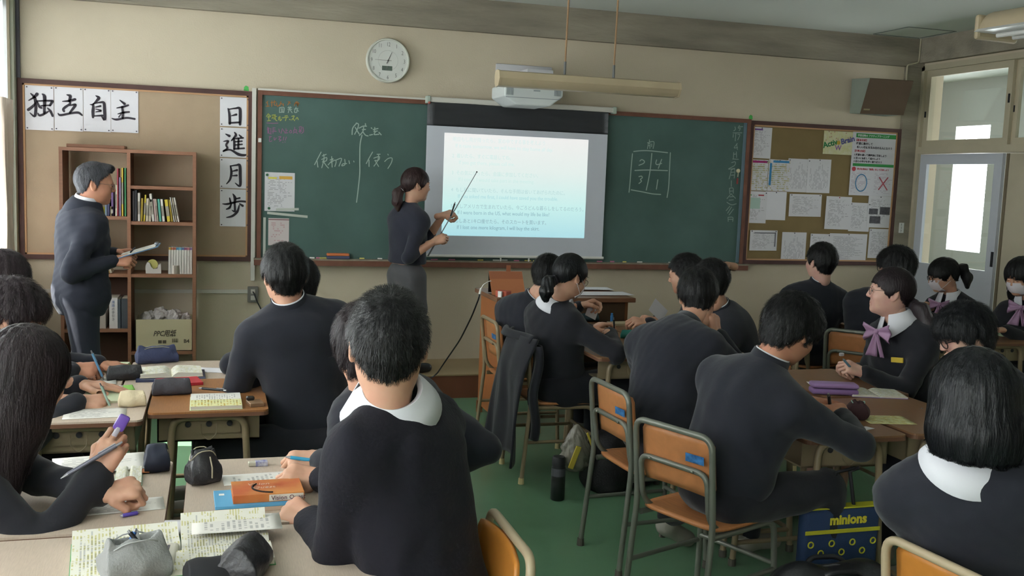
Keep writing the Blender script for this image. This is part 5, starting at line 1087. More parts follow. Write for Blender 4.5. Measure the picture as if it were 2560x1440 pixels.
def ring_strip(c, R, prof, a0, a1, n, mat_, name, parent, off, thick=.003):
    """collar: prof(theta)->list of (radius x, radius y, z) rows around axis, in frame R at c"""
    P = []
    for i in range(n+1):
        th = math.radians(a0+(a1-a0)*i/n); row = []
        for rx, ry, z, dy in prof(th): row.append(c+R @ V3(rx*math.sin(th), ry*math.cos(th)+dy, z))
        P.append(row)
    mb = MB(); mb.grid([[tuple(q-np.array(off)) for q in r] for r in P], uv=False); return mb.build(name, mat_, parent, smooth=70, solid=thick, local=True)
PEOPLE = []; DBG = False
def person(label, head, hyaw, hpitch=0, hroll=0, S=None, tf=90, hip=None, lf=None, hands=None, top='gakuran', hair='short', hairm=None, fem=False, skinm=None, sw=None, collar=None, extras=(), legs='sit', knees=None, foot=None, m_top=None, m_leg=None, hs=1.0, ponytail=None, bulk=1.0, hseed=0, fold=1, sleeve=.93, face=True, gaze=0, elbows=None, shoe=None, clift=0):
    hands = hands or {}; elbows = elbows or {}; head = V3(*head); S = V3(*S); hip = V3(*hip); lf = tf if lf is None else lf; skinm = skinm or SKIN; hairm = hairm or H_BLK
    sw = sw or (.150 if fem else .175); loc = V3(hip[0], hip[1], 0 if legs == 'sit' else hip[2]-(foot if foot is not None else .85)); T = thing('person', label, 'person', tuple(loc), 'people in the classroom'); off = loc
    TF = frame_from(tf); r, f = TF[:, 0], TF[:, 1]; up = unit(S-hip); fT = unit(f-up*np.dot(f, up)); rT = np.cross(fT, up); RT = np.stack([rT, fT, up], 1)
    g = .92 if fem else 1.0; g *= bulk
    # ---------------- arms
    l1, l2 = (.265, .225) if fem else (.29, .245); arm = {}
    for sd, s in (('R', 1), ('L', -1)):
        sh = S+rT*s*sw*.96-up*.055
        hd = hands.get(sd)
        if hd is None: wr = sh+fT*.12-V3(0, 0, 1)*.42+rT*s*.03; pose, hdir, pn = 'relax', None, None
        else:
            wr = V3(*hd[0]); pose = hd[1] if len(hd) > 1 else 'relax'; hdir = hd[2] if len(hd) > 2 else None; pn = hd[3] if len(hd) > 3 else None
        pole = V3(*elbows[sd]) if sd in elbows else rT*s*.5-V3(0, 0, 1)*.8-fT*.35
        el, wr = ik(sh, wr, l1, l2, pole); arm[sd] = (sh, el, wr, pose, hdir, pn)
    # ---------------- upper garment
    pts = [hip, S]+[p for a in arm.values() for p in a[:3]]; lo = np.min(pts, 0)-.20; hi = np.max(pts, 0)+.17
    def torso(fd, o, hem=True):
        L = np.linalg.norm(S-hip)
        fd.ell(hip+up*.045, ((.176)*g+o, .132*g+o, .14), RT, k=.06)
        if top == 'suit': fd.ell(hip-up*.03, (.172*g+o, .132*g+o, .17), RT, k=.08)
        fd.ell(hip+up*L*.42, (.168*g+o, .120*g+o, .18), RT, k=.07)
        fd.ell(hip+up*L*.72+fT*.004, (.178*g+o, .122*g+o, .17), RT, k=.07)
        fd.cap(S-rT*sw*.74-up*.048, S+rT*sw*.74-up*.048, .060*g+o, k=.07)
        fd.ell(S-up*.075-fT*.022, (.150*g+o, .092*g+o, .12), RT, k=.06)
        nb = S+up*.018+(head-S)*.10
        for s in (-1, 1): fd.cap(nb+rT*s*.015, S+rT*s*sw*.80-up*.030, .045+o, .050+o, k=.06)
    def arms(fd, o, cut=sleeve, k=.045):
        for sh, el, wr, *_ in arm.values():
            m_ = sh+(el-sh)*.3; rm = .058*g+o-(.011*g)*.3; fd.cap(sh, m_, .058*g+o, rm, k=k); fd.cap(m_, el, rm, .047*g+o, k=.010); w2 = el+(wr-el)*cut; fd.cap(el, w2, .047*g+o, .036*g+o, k=.02)
    fd = Field(lo, hi, .0095); torso(fd, .004); arms(fd, .004)
    fd.noise(.0030*fold, 26, hseed+11, (1, 1, .7)); fd.noise(.0016*fold, 60, hseed+12, (1, 1, 1.2))
    if top == 'suit': fd.cutplane(hip-up*.115, -up)
    if top == 'blouse': fd.cutplane(hip+up*.075, -up)
    Vt, Ft = fd.mesh()
    m_top = m_top or dict(gakuran=C_NAVY, blazer=C_BLK, sweater=C_KNIT, suit=C_SUIT, blouse=C_BLOUSE)[top]
    gn = dict(gakuran='school_jacket', blazer='blazer', sweater='sweater', suit='suit_jacket', blouse='blouse')[top]
    np_mesh(gn, [(Vt, Ft)], m_top, T, off)
    # ---------------- body: head, neck, hands (and a hidden inner figure joining them)
    HR = frame_from(hyaw, hpitch, hroll); parts = []; Vh, Fh = get_head(fem); hsz = hs*(.97 if fem else 1.0)
    parts.append((xf(Vh*hsz, HR, head), Fh))
    nk0 = S+up*.0+fT*.022; nk1 = head+HR @ V3(0, -.026, -.07)*hsz; tb = MB().tube([tuple(nk0), tuple((nk0+nk1)/2+fT*-.004), tuple(nk1)], [.052*g, .054*g, .053*g], 16); 
    parts.append((np.array(tb.v), np.array([q for q in tb.f if len(q) == 4])))
    fb = Field(lo, hi, .022); torso(fb, -.030); arms(fb, -.027, .8); parts.append(fb.mesh())
    if sleeve < .9:
        for sh, el, wr, *_ in arm.values():
            fa = Field(np.minimum(el, wr)-.08, np.maximum(el, wr)+.08, .007); fa.cap(el, wr, .036, .023, k=.01); parts.append(fa.mesh())
    for sd, (sh, el, wr, pose, hdir, pn) in arm.items():
        if hands.get(sd) == 'hide': continue
        d = unit(V3(*hdir)) if hdir is not None else unit(wr-el); n = V3(*pn) if pn is not None else V3(0, 0, 1); n = unit(n-d*np.dot(n, d)); x = np.cross(d, n)
        Vn, Fn = get_hand(pose); Vn = Vn*(.93 if fem else 1.02); Vn = Vn if sd == 'R' else Vn*np.array([-1, 1, 1]); Fn2 = Fn if sd == 'R' else Fn[:, ::-1]
        parts.append((xf(Vn, np.stack([x, d, n], 1), wr), Fn2))
    # ---------------- legs
    LF = frame_from(lf); lr, lfw = LF[:, 0], LF[:, 1]; m_leg = m_leg or (C_SKIRT if fem else C_BLK)
    if legs == 'sit':
        kz = .50; KN = {}
        for sd, s in (('R', 1), ('L', -1)):
            h0 = hip+lr*s*.085-V3(0, 0, .035); kn = hip+lfw*.40+lr*s*.11; kn[2] = kz
            if knees and sd in knees: kn = V3(*knees[sd])
            an = V3(kn[0], kn[1], .10)+lfw*.02
            if foot and sd in foot: an = V3(*foot[sd])
            KN[sd] = (h0, kn, an)
        q = [p for a in KN.values() for p in a]; fl_ = Field(np.min(q, 0)-.17, np.max(q, 0)+.16, .012)
        fl_.ell(hip-V3(0, 0, .02), (.165*g, .13*g, .095), LF, k=.04)
        if fem:
            for h0, kn, an in KN.values(): fl_.cap(h0, kn, .105, .095, k=.09)
        else:
            for h0, kn, an in KN.values(): fl_.cap(h0, kn, .088*g, .066*g, k=.03); fl_.cap(kn, an, .064*g, .048*g, k=.02)
        fl_.noise(.003, 28, hseed+21)
        if fem:
            fl_.D = np.maximum(fl_.D, (.40-fl_.ax[2])[None, None, :].astype(f32)); np_mesh('skirt', [fl_.mesh()], m_leg, T, off)
            for h0, kn, an in KN.values():
                fk = Field(np.minimum(kn, an)-.08, np.maximum(kn, an)+.08, .010); fk.cap(kn-V3(0, 0, .02), an, .05, .034, k=.01); parts.append(fk.mesh())
        else: np_mesh('trousers', [fl_.mesh()], m_leg, T, off)
        for sd, (h0, kn, an) in KN.items():
            fs = Field(an-.26, an+.26, .010); toe = lfw*.13-V3(0, 0, .055) if not (foot and sd in foot) else unit(lfw*.8-V3(0, 0, .9))*.16
            fs.cap(an-lfw*.02-V3(0, 0, .045), an+toe, .040, .036, k=.02); fs.cap(an-V3(0, 0, .05), an+V3(0, 0, .01), .042, .040, k=.02)
            if not (foot and sd in foot): fs.D = np.maximum(fs.D, (.004-fs.ax[2])[None, None, :].astype(f32))
            np_mesh('shoe', [fs.mesh()], shoe or M_sneak, T, off)
    else:
        KN = {}; gz = loc[2]
        for sd, s in (('R', 1), ('L', -1)):
            h0 = hip+lr*s*.085-V3(0, 0, .03); kn = hip+lr*s*.085+lfw*(.035 if s > 0 else .01); kn[2] = gz+.47; an = V3(kn[0], kn[1], gz+.10)-lfw*.03; KN[sd] = (h0, kn, an)
        q = [p for a in KN.values() for p in a]; fl_ = Field(np.min(q, 0)-.2, np.max(q, 0)+.2, .012)
        wide = 1.28 if legs == 'wide' else 1.0
        fl_.ell(hip-V3(0, 0, .0), (.165*g, .125*g, .11), LF, k=.04)
        for h0, kn, an in KN.values(): fl_.cap(h0, kn, .092*g*(wide if wide > 1 else 1), .070*g*wide, k=.04); fl_.cap(kn, an-V3(0, 0, .03), .068*g*wide, .058*g*wide, k=.03)
        fl_.noise(.0035, 22, hseed+21, (1, 1, .25)); np_mesh('trousers', [fl_.mesh()], m_leg, T, off)
        for sd, (h0, kn, an) in KN.items():
            fs = Field(an-.24, an+.24, .010); fs.cap(an-lfw*.02-V3(0, 0, .055), an+lfw*.14-V3(0, 0, .065), .040, .034, k=.02); fs.cap(an-V3(0, 0, .05), an, .042, .040, k=.02); fs.D = np.maximum(fs.D, (gz+.004-fs.ax[2])[None, None, :].astype(f32)); np_mesh('shoe', [fs.mesh()], shoe or M_shoe, T, off)
    np_mesh('body', parts, skinm, T, off)
    # ---------------- hair
    hp = [(xf(v*hsz, HR, head), q) for v, q in get_hair(hair)]
    ho = np_mesh('hair', hp, hairm, T, off)
    hl = lambda p: head+HR @ (V3(*p)*hsz)
    if ponytail:
        path, rad = ponytail; w = [hl(p) for p in path]; Vq, Fq = tail_mesh(w, rad, hseed+2)
        np_mesh('ponytail', [(Vq, Fq)], hairm, T, off)
        d = unit(w[1]-w[0]); mb = MB(); mb.tube([tuple(w[0]+d*.012+unit(np.cross(d, V3(.3, .5, .8)))*0+x) for x in [np.zeros(3)]]+[tuple(w[0]+d*.024)], rad[0]*1.12, 14); mb.v = [tuple(np.array(v)-off) for v in mb.v]; mb.build('hair_tie', M_shirt if 'scrunchie' in extras else mat('hair_tie', '34303a', .7), T, smooth=50, local=True)
    def lmb(mb, nm, m, **k): mb.v = [tuple(np.array(v)-off) for v in mb.v]; return mb.build(nm, m, T, local=True, **k)
    # ---------------- face details
    if face:
        for s in (-1, 1):
            ey = MB(); ey.ball((0, 0, 0), (.0105, .0035, .0032 if gaze >= 0 else .0018), 12); ey.v = [tuple(hl((s*.031+v[0], .0905+v[1]-abs(v[0])*.12, .0035+v[2]-abs(v[0])*.1)) ) for v in ey.v]; lmb(ey, 'eye', M_eye, smooth=60)
            br = MB(); br.tube([(s*.016, .0905, .021), (s*.030, .0905, .0255), (s*.045, .082, .022)], [.0022, .0026, .0012], 6); br.v = [tuple(hl(v)) for v in br.v]; lmb(br, 'eyebrow', M_brow)
        lp = MB(); lp.tube([(-.021, .0835, -.0575), (-.008, .0892, -.0555), (0, .0898, -.0565), (.008, .0892, -.0555), (.021, .0835, -.0575)], [.001, .0034, .0036, .0034, .001], 6); lp.v = [tuple(hl(v)) for v in lp.v]; lmb(lp, 'lips', M_lip_, smooth=60)
    if 'mask' in extras:
        P = []
        for i in range(17):
            u = i/16*2-1; row = []
            for j in range(9):
                v = j/8; z = -.012-.088*v; yb = .112-.03*abs(v-.25)*1.1-(.02*max(0, v-.7)/.3); x = u*.068*(1-.12*v); row.append(tuple(hl((x, yb-.046*(u*u)+.002*math.sin(v*25), z+.006*(1-u*u)*(v < .2)))))
            P.append(row)
        mb = MB().grid(P, uv=False); o = lmb(mb, 'face_mask', M_mask, smooth=70, solid=.002)
        for s in (-1, 1):
            for z0, z1 in ((-.022, .022), (-.085, -.030)): mb = MB().tube([tuple(hl((s*.066, .062, z0))), tuple(hl((s*.080, .015, (z0+z1)/2+.004))), tuple(hl((s*.087, -.018, z1)))], .0016, 5); lmb(mb, 'mask_strap', M_mask)
    for kind, mfr in (('glasses', M_spec), ('silver_glasses', M_specs)):
        if kind in extras:
            rx, rz, th = (.024, .018, .0024) if kind == 'glasses' else (.021, .017, .0012)
            for s in (-1, 1):
                mb = MB().tube([tuple(hl((s*.032+rx*math.cos(a), .104-.012*abs(math.cos(a)*.5+.5*1)*0-abs(s*.032+rx*math.cos(a))*.16, .002+rz*math.sin(a)))) for a in [k*math.pi/12 for k in range(24)]], th, 6, closed=True); lmb(mb, 'lens_rim', mfr, smooth=60)
                mb = MB().tube([tuple(hl((s*.055, .0945, .010))), tuple(hl((s*.079, .040, .012))), tuple(hl((s*.081, -.010, .010)))], th*.9, 6); lmb(mb, 'temple', mfr)
                mb = MB().add([tuple(hl((s*.032+rx*math.cos(a), .1035-abs(s*.032+rx*math.cos(a))*.16, .002+rz*math.sin(a)))) for a in [k*math.pi/8 for k in range(16)]], [tuple(range(16))]); lmb(mb, 'lens', M_lens)
            mb = MB().tube([tuple(hl((-.009, .1025, .004))), tuple(hl((0, .1055, .007))), tuple(hl((.009, .1025, .004)))], th, 6); lmb(mb, 'bridge', mfr)
    # ---------------- collars
    nx = unit(nk1-nk0); CRm = np.stack([unit(np.cross(fT, nx)), unit(fT-nx*np.dot(fT, nx)), nx], 1); nb = nk0+nx*(.068+clift)
    if collar == 'stand':
        ring_strip(nb, CRm, lambda th: [(.092*g, .090*g, -.070, -.004), (.078*g, .076*g, -.035, -.004), (.068*g, .066*g, .0, -.005), (.064*g, .061*g, .036, -.006)], 12, 348, 30, m_top, 'stand_collar', T, off, .004)
        ring_strip(nb, CRm, lambda th: [(.061*g, .058*g, .02, -.006), (.0607*g, .0577*g, .0405, -.006)], 12, 348, 30, M_shirt, 'collar_liner', T, off, .002)
    if collar == 'shirt':      # white shirt collar folded over a round-neck sweater
        ring_strip(nb, CRm, lambda th: [(.058*g, .056*g, .028, -.012), (.068*g, .066*g, .036, -.012), (.086*g, .088*g, .010, -.014), (.108*g, .114*g, -.026-.045*max(0, math.cos(th)), -.010)], 16, 344, 40, M_shirt, 'shirt_collar', T, off, .003)
    if collar == 'suit':
        ring_strip(nb, CRm, lambda th: [(.064*g, .062*g, -.03, -.004), (.062*g, .059*g, .040, -.006), (.066*g, .063*g, .040, -.006), (.074*g, .072*g, .010, -.006)], 14, 346, 40, M_shirt, 'shirt_collar', T, off, .003)
        ring_strip(nb, CRm, lambda th: [(.070*g, .068*g, .022, -.006), (.078*g, .078*g, .020, -.008), (.098*g, .100*g, -.020, -.012), (.108*g, .112*g, -.055, -.012)], 40, 320, 34, m_top, 'lapel_collar', T, off, .005)
    if collar == 'round':      # wide rounded blouse collar lying on the shoulders
        ring_strip(nb, CRm, lambda th: [(.058, .056, .022, -.006), (.068, .068, .024, -.008), (.088, .088, -.006, -.014), (.110, .104-.010*math.cos(th), -.030-.03*max(0, math.cos(th)), -.018)], 14, 346, 44, M_shirt, 'blouse_collar', T, off, .004)
    if collar == 'girl':       # white blouse collar with points, open blazer front
        ring_strip(nb, CRm, lambda th: [(.056, .054, .024, -.004), (.064, .062, .026, -.004), (.080, .080, -.004, -.006), (.104, .112+.03*max(0, math.cos(th))**4, -.034-.045*max(0, math.cos(th))**2, -.012)], 10, 350, 44, M_shirt, 'blouse_collar', T, off, .004)
    fr = nb+CRm[:, 1]*.118-up*.035; fr = fr-V3(0, 0, 0)
    if 'bow' in extras:
        for s in (-1, 1):
            P = [[tuple(fr+rT*s*(.004+.074*u)+up*(.012*u+(v-.5)*(.018+.072*u)-.018*u)+fT*(.014+.012*math.sin(v*9)*u)) for v in [j/6 for j in range(7)]] for u in [i/6 for i in range(7)]]
            lmb(MB().grid(P, uv=False), 'bow_loop', M_bow, smooth=70, solid=.006)
            P = [[tuple(fr+rT*s*(.004+.030*u+.02*(v-.5)*u*1.2)+up*(-.012-.11*u)+rT*(v-.5)*(.016+.03*u)+fT*(.018-.004*u+.005*math.sin(v*8))) for v in [j/5 for j in range(6)]] for u in [i/6 for i in range(7)]]
            lmb(MB().grid(P, uv=False), 'bow_tail', M_bow, smooth=70, solid=.005)
        mb = MB(); mb.ball((0, 0, 0), (.013, .012, .014), 10); mb.v = [tuple(fr+RT @ np.array(v)+fT*.018) for v in mb.v]; lmb(mb, 'bow_knot', M_bow, smooth=60)
    if 'tag' in extras:
        c = S-up*.125-rT*.075+fT*.118; mb = MB().obox(tuple(c), tuple(rT*.024+fT*.012), tuple(fT*.003), tuple(up*.012)); lmb(mb, 'name_tag', M_tagy)
    if 'tie' in extras:
        P = [[tuple(nb+CRm[:, 1]*(.066+.04*u)-up*(.01+.30*u)+rT*(v-.5)*(.03+.035*u)) for v in (0, .5, 1)] for u in [i/6 for i in range(7)]]; lmb(MB().grid(P, uv=False), 'necktie', mat('dark_tie', '2c2e3c', .5), smooth=60, solid=.006)
    if DBG: print("PERSON", label[:38], "neck", round(float(head[2]-S[2]),3), "spine", round(float(np.linalg.norm(S-hip)),3), "reach", [round(float(np.linalg.norm(a[2]-a[0])),2) for a in arm.values()])
    PEOPLE.append(T); return T, arm
# ------------------------------------------------------------------ the cast
def W(px, py, Y): return np.array(aty(px, py, Y))
def Wz(px, py, z): return np.array(atz(px, py, z))
ARMS = {}
def cast(key, *a, **k): t, arm = person(*a, **k); ARMS[key] = arm; return t
cast('C', 'boy in a black sweater with a white shirt collar, seen from behind at the front', W(971, 866, 2.28), 82, -4, 0, S=W(985, 1048, 2.32), tf=136, hip=(.50, 2.24, .53), lf=165, top='sweater', hair='crop', collar='shirt', sw=.19, clift=.016, hs=1.07,
     hands={'L': (W(772, 1300, 2.52), 'curl', (-.55, .8, .15), (-.3, -.4, .9)), 'R': (W(795, 1195, 2.78), 'curl', (-.85, .1, .1), (-.2, -.6, .8))}, elbows={'L': (.1, -.5, -1), 'R': (-.4, .5, -1)}, hseed=1, face=False, bulk=1.06)
cast('C2', 'student mostly hidden behind the white-collared boy, holding a blue pen', W(912, 868, 3.02), 85, 8, 0, S=W(960, 985, 3.06), tf=130, hip=(.58, 3.0, .51), lf=180, hair='shaggy', hairm=H_BRN, collar='stand', hands={'L': (W(800, 1146, 2.98), 'pen', (-.9, .1, -.1), (.1, -.5, .85)), 'R': ((.66, 3.20, .58), 'relax')}, hseed=2, face=False)
cast('L', 'boy in a dark jacket seen from behind in front of the blackboard', W(712, 690, 4.12), 98, 2, -3, S=W(735, 790, 4.12), tf=100, hip=(.40, 4.10, .53), lf=176, hair='short', collar='stand', sw=.19, hands={'L': ((.20, 4.30, .76), 'relax', (-.2, .9, 0)), 'R': ((.38, 4.40, .76), 'relax', (-.9, .2, 0))}, elbows={'L': (-.5, -.3, -.9), 'R': (.6, .1, -.8)}, hseed=3, face=False, bulk=1.08)
cast('B3', 'student hidden behind the boy in front of the blackboard, one dark elbow showing', (.36, 4.80, 1.06), 150, 15, 0, S=(.34, 4.76, .875), tf=170, hip=(.36, 4.74, .51), lf=180, hair='short', collar='stand', hands={'L': ((.26, 4.82, .74), 'relax', (.3, .8, 0)), 'R': ((.30, 4.95, .72), 'relax')}, elbows={'L': (-1, -.25, -.35), 'R': (-.5, .4, -.6)}, hseed=4, face=False)
cast('P1', 'girl with long dark hair at the left edge raising a hand with a pen', W(68, 945, 2.80), 48, 14, 0, S=(-.60, 2.80, .905), tf=12, hip=(-.80, 2.82, .51), lf=0, fem=True, top='blazer', hair='long', hairm=H_BRN,
     hands={'R': (W(248, 1180, 2.70), 'curl', (.42, .05, .9), (-.25, -.95, .1)), 'L': (Wz(262, 1232, .755), 'fist', (.9, .05, .12), (.1, -.5, .85))}, elbows={'R': (-.1, -.6, -.9), 'L': (0, .3, -1)}, hseed=5)
cast('P2', 'student with brown hair at the left edge writing on a worksheet', W(30, 790, 3.95), 10, 25, 0, S=(-.80, 3.95, .92), tf=5, hip=(-.93, 3.97, .51), lf=0, hair='shaggy', hairm=H_BRN, collar='stand', hands={'R': (W(196, 1004, 3.90), 'pen', (.9, .15, -.1), (0, -.5, .85)), 'L': ((-.5, 4.12, .74), 'flat', (.9, 0, -.1))}, elbows={'R': (-.2, -.7, -.5)}, hseed=6)
cast('P3', 'student with dark hair at the far left edge writing with a blue pen', W(5, 705, 4.60), 10, 25, 0, S=(-.92, 4.60, .93), tf=5, hip=(-1.04, 4.62, .51), lf=0, hair='short', hairm=H_BRN, skinm=SKIN_W, collar='stand', hands={'R': (W(184, 922, 4.55), 'pen', (.9, .1, -.08), (0, -.6, .8)), 'L': ((-.5, 4.75, .70), 'flat', (.9, 0, -.1))}, elbows={'R': (-.2, -.7, -.5)}, hseed=7)
cast('woman', 'woman teacher in a navy blouse and grey wide trousers pointing at the screen', W(1040, 464, 7.0), 12, 4, 0, S=W(1022, 535, 7.0), tf=28, hip=W(1016, 682, 7.02), lf=20, fem=True, legs='wide', foot=float(W(1016, 682, 7.02)[2])-.175, top='blouse', hair='tied', hairm=H_RED, m_leg=C_GREY, sleeve=.30,
     hands={'R': (W(1085, 604, 6.85), 'grip', (.85, -.1, .35), (-.2, -.8, .5)), 'L': (W(1108, 538, 7.0), 'grip', (.9, .1, .2), (0, -.6, .8))}, elbows={'R': (-.2, -.3, -1), 'L': (.3, .1, -1)}, extras=('scrunchie',), ponytail=([(0, -.105, -.03), (0, -.135, -.07), (0, -.135, -.13), (0, -.12, -.19)], [.026, .036, .038, .018]), hseed=8, bulk=.92)
cast('man', 'man in a dark navy suit and glasses holding a clipboard by the bookshelf', W(238, 462, 6.2), 8, 6, 0, S=W(205, 535, 6.2), tf=28, hip=W(205, 735, 6.22), lf=0, legs='stand', foot=float(W(205, 735, 6.22)[2]), top='suit', hair='man', hairm=H_GRY, skinm=SKIN_W, m_leg=C_SUIT, collar='suit',
     hands={'R': (W(285, 652, 6.08), 'grip', (.95, .05, .05), (0, -.75, .6)), 'L': (W(292, 632, 6.42), 'grip', (.95, -.1, .05), (0, .5, .8))}, elbows={'R': (-.5, -.3, -1), 'L': (-.3, .3, -1)}, extras=('silver_glasses', 'tie'), hseed=9, bulk=1.03, fold=1.6)
cast('MG', 'girl with a low ponytail, glasses and a mask, seen from behind at the middle desks', W(1424, 694, 4.97), 24, 20, 0, S=W(1385, 778, 5.0), tf=22, hip=(1.78, 5.04, .51), lf=0, fem=True, top='blazer', hair='tied', hairm=H_BLK2, collar='round', extras=('mask', 'silver_glasses'), sw=.16, m_top=C_BLK,
     hands={'R': (W(1524, 832, 4.93), 'pen', (.5, .7, -.1), (0, -.5, .85)), 'L': ((2.05, 5.25, .76), 'relax')}, elbows={'R': (.6, -.7, -.5), 'L': (0, .4, -1)}, ponytail=([(0, -.10, -.045), (.01, -.15, -.075), (.02, -.155, -.13), (.02, -.14, -.165)], [.026, .034, .034, .018]), hseed=10, bulk=1.05)
cast('MB', 'boy beside the ponytailed girl holding a card, at the desk nearest the teacher\'s desk', W(1370, 692, 5.58), 40, 18, 0, S=W(1308, 772, 5.62), tf=22, hip=(1.79, 5.68, .51), lf=0, hair='short', collar='stand', hands={'L': (W(1452, 764, 5.72), 'curl', (.9, .1, .2), (0, .5, .8)), 'R': ((2.0, 5.5, .76), 'relax')}, hseed=11)
cast('N2', 'boy facing left at the far middle desk holding cards', W(1714, 688, 5.55), 140, 12, 0, S=W(1752, 762, 5.6), tf=165, hip=(2.95, 5.63, .51), lf=180, hair='short', collar='stand', hands={'L': (W(1618, 806, 5.42), 'curl', (-.95, .0, .1), (0, -.4, .9)), 'R': (W(1640, 800, 5.6), 'curl', (-.9, .1, .2))}, hseed=12)
cast('N1', 'boy at the middle desks with one hand behind his head', W(1776, 706, 5.05), 110, 8, 0, S=W(1815, 792, 5.04), tf=150, hip=(2.93, 5.02, .51), lf=180, hair='short', collar='stand', hands={'L': ((2.58, 4.92, .75), 'relax', (-.9, .2, 0)), 'R': (W(1818, 664, 5.20), 'relax', (-.95, -.15, .15), (0, .1, 1))}, elbows={'R': (-.3, .9, -.4)}, hseed=13, face=False)
cast('R2', 'boy resting his chin on his hand, seen from behind on a grey-framed chair', W(1745, 742, 4.10), 66, 14, -4, S=W(1690, 838, 3.98), tf=38, hip=(1.82, 3.82, .51), lf=4, hair='short', collar='stand', hands={'R': (W(1792, 836, 4.02), 'fist', (-.2, .15, .95), (.5, -.8, .1)), 'L': ((2.15, 4.2, .76), 'relax')}, elbows={'R': (.6, -.4, -.8)}, hseed=14, sw=.185)
cast('R1', 'boy in a dark jacket bent over his desk writing with a marker', W(1976, 828, 3.13), 20, 30, 4, S=W(1893, 948, 3.13), tf=22, hip=(1.76, 3.15, .52), lf=8, hair='shaggy', collar='stand', skinm=SKIN_W, hands={'R': (W(2108, 1044, 3.17), 'pen', (.1, .8, .25), (-.35, -.5, .8)), 'L': ((2.28, 3.45, .745), 'flat', (.9, .1, 0))}, elbows={'R': (.45, -.8, -.5), 'L': (0, .5, -1)}, hseed=15, sw=.185, bulk=1.06, foot={'L': tuple(Wz(1672, 1288, .15))}, knees={'L': (2.05, 3.36, .44)})
cast('F2', 'boy in a dark jacket looking away towards the pinboard', W(2052, 656, 5.74), 98, 0, 0, S=W(2042, 730, 5.76), tf=72, hip=(3.86, 5.84, .51), lf=40, hair='short', collar='stand', skinm=SKIN_P, sw=.185, hands={'R': ((4.2, 5.8, .75), 'relax'), 'L': ((4.1, 6.0, .75), 'relax')}, hseed=16)
cast('F1', 'student in glasses half hidden behind the girl with the mauve bow', W(2240, 670, 5.28), 112, 6, 0, S=W(2204, 752, 5.26), tf=70, hip=(3.90, 5.26, .51), lf=40, hair='shaggy', collar='stand', extras=('glasses',), skinm=SKIN_P, hands={'R': ((4.2, 5.2, .75), 'relax'), 'L': ((4.1, 5.45, .75), 'relax')}, hseed=17)
cast('Q2', 'girl with a mauve bow, glasses and a ponytail turned to the left', W(2226, 733, 4.05), 150, -3, 2, S=W(2257, 824, 4.03), tf=190, hip=(3.22, 4.02, .51), lf=180, fem=True, top='blazer', hair='tied', hairm=H_BRN, collar='girl', extras=('bow', 'tag', 'silver_glasses'), skinm=SKIN_P, m_top=C_BLK,
     hands={'L': (W(2158, 930, 3.86), 'curl', (-.85, .35, .3), (.1, -.7, .7)), 'R': (W(2142, 922, 4.08), 'curl', (-.9, -.25, .2), (0, .5, .8))}, elbows={'L': (.3, -.4, -1), 'R': (.2, .4, -1)}, ponytail=([(0, -.10, -.035), (-.03, -.150, -.065), (-.055, -.185, -.13), (-.06, -.20, -.20), (-.06, -.20, -.25)], [.026, .036, .036, .030, .012]), hseed=18)
cast('G2', 'masked girl with glasses and a ponytail looking down, by the door', W(2358, 690, 5.88), 160, 16, 0, S=W(2380, 756, 5.88), tf=200, hip=(5.12, 5.90, .51), lf=180, fem=True, top='blazer', hair='bangs', hairm=H_BLK, collar='girl', extras=('bow', 'tag', 'mask', 'glasses'), m_top=C_BLK, hands={'R': (W(2335, 772, 5.95), 'curl', (-.8, .1, .5)), 'L': ((4.75, 5.72, .76), 'relax', (-.9, .1, 0))}, ponytail=([(0, -.11, .03), (0, -.15, .02), (.0, -.165, -.05), (.0, -.15, -.12)], [.026, .032, .036, .015]), hseed=19)
cast('G1', 'masked girl with long dark hair at the right edge of the picture', W(2552, 695, 5.27), 195, 14, 0, S=W(2575, 770, 5.27), tf=212, hip=(5.12, 5.27, .51), lf=180, fem=True, top='blazer', hair='long', hairm=H_BLK, collar='girl', extras=('bow', 'tag', 'mask'), m_top=C_BLK, gaze=-1, hands={'R': ((4.78, 5.42, .76), 'relax'), 'L': ((4.8, 5.1, .76), 'relax', (-.9, .1, 0))}, hseed=20)
cast('Q1', 'boy in dark glasses with a hand over his mouth', W(2412, 838, 3.38), 160, 24, 0, S=W(2468, 945, 3.40), tf=185, hip=(3.18, 3.40, .51), lf=180, hair='shaggy', hairm=H_BLK2, collar='stand', extras=('glasses',), skinm=SKIN_P, hands={'L': (W(2390, 962, 3.26), 'curl', (-.32, .1, .9), (-.3, -.9, -.2)), 'R': (W(2318, 1036, 3.45), 'pen', (-.9, -.1, 0))}, elbows={'L': (.1, -.4, -1), 'R': (0, .4, -1)}, hseed=21)
cast('bob', 'girl with a black bob and wide white collar, back turned at the lower right', W(2428, 1012, 1.92), 72, 6, 0, S=W(2412, 1185, 1.93), tf=50, hip=(1.87, 1.93, .52), lf=10, fem=True, top='blazer', hair='bob', hairm=H_BLK2, collar='round', sw=.165, m_top=C_NAVY, hands={'R': ((2.15, 1.95, .74), 'relax'), 'L': ((2.0, 2.35, .74), 'relax')}, hseed=22, face=False, bulk=1.04)
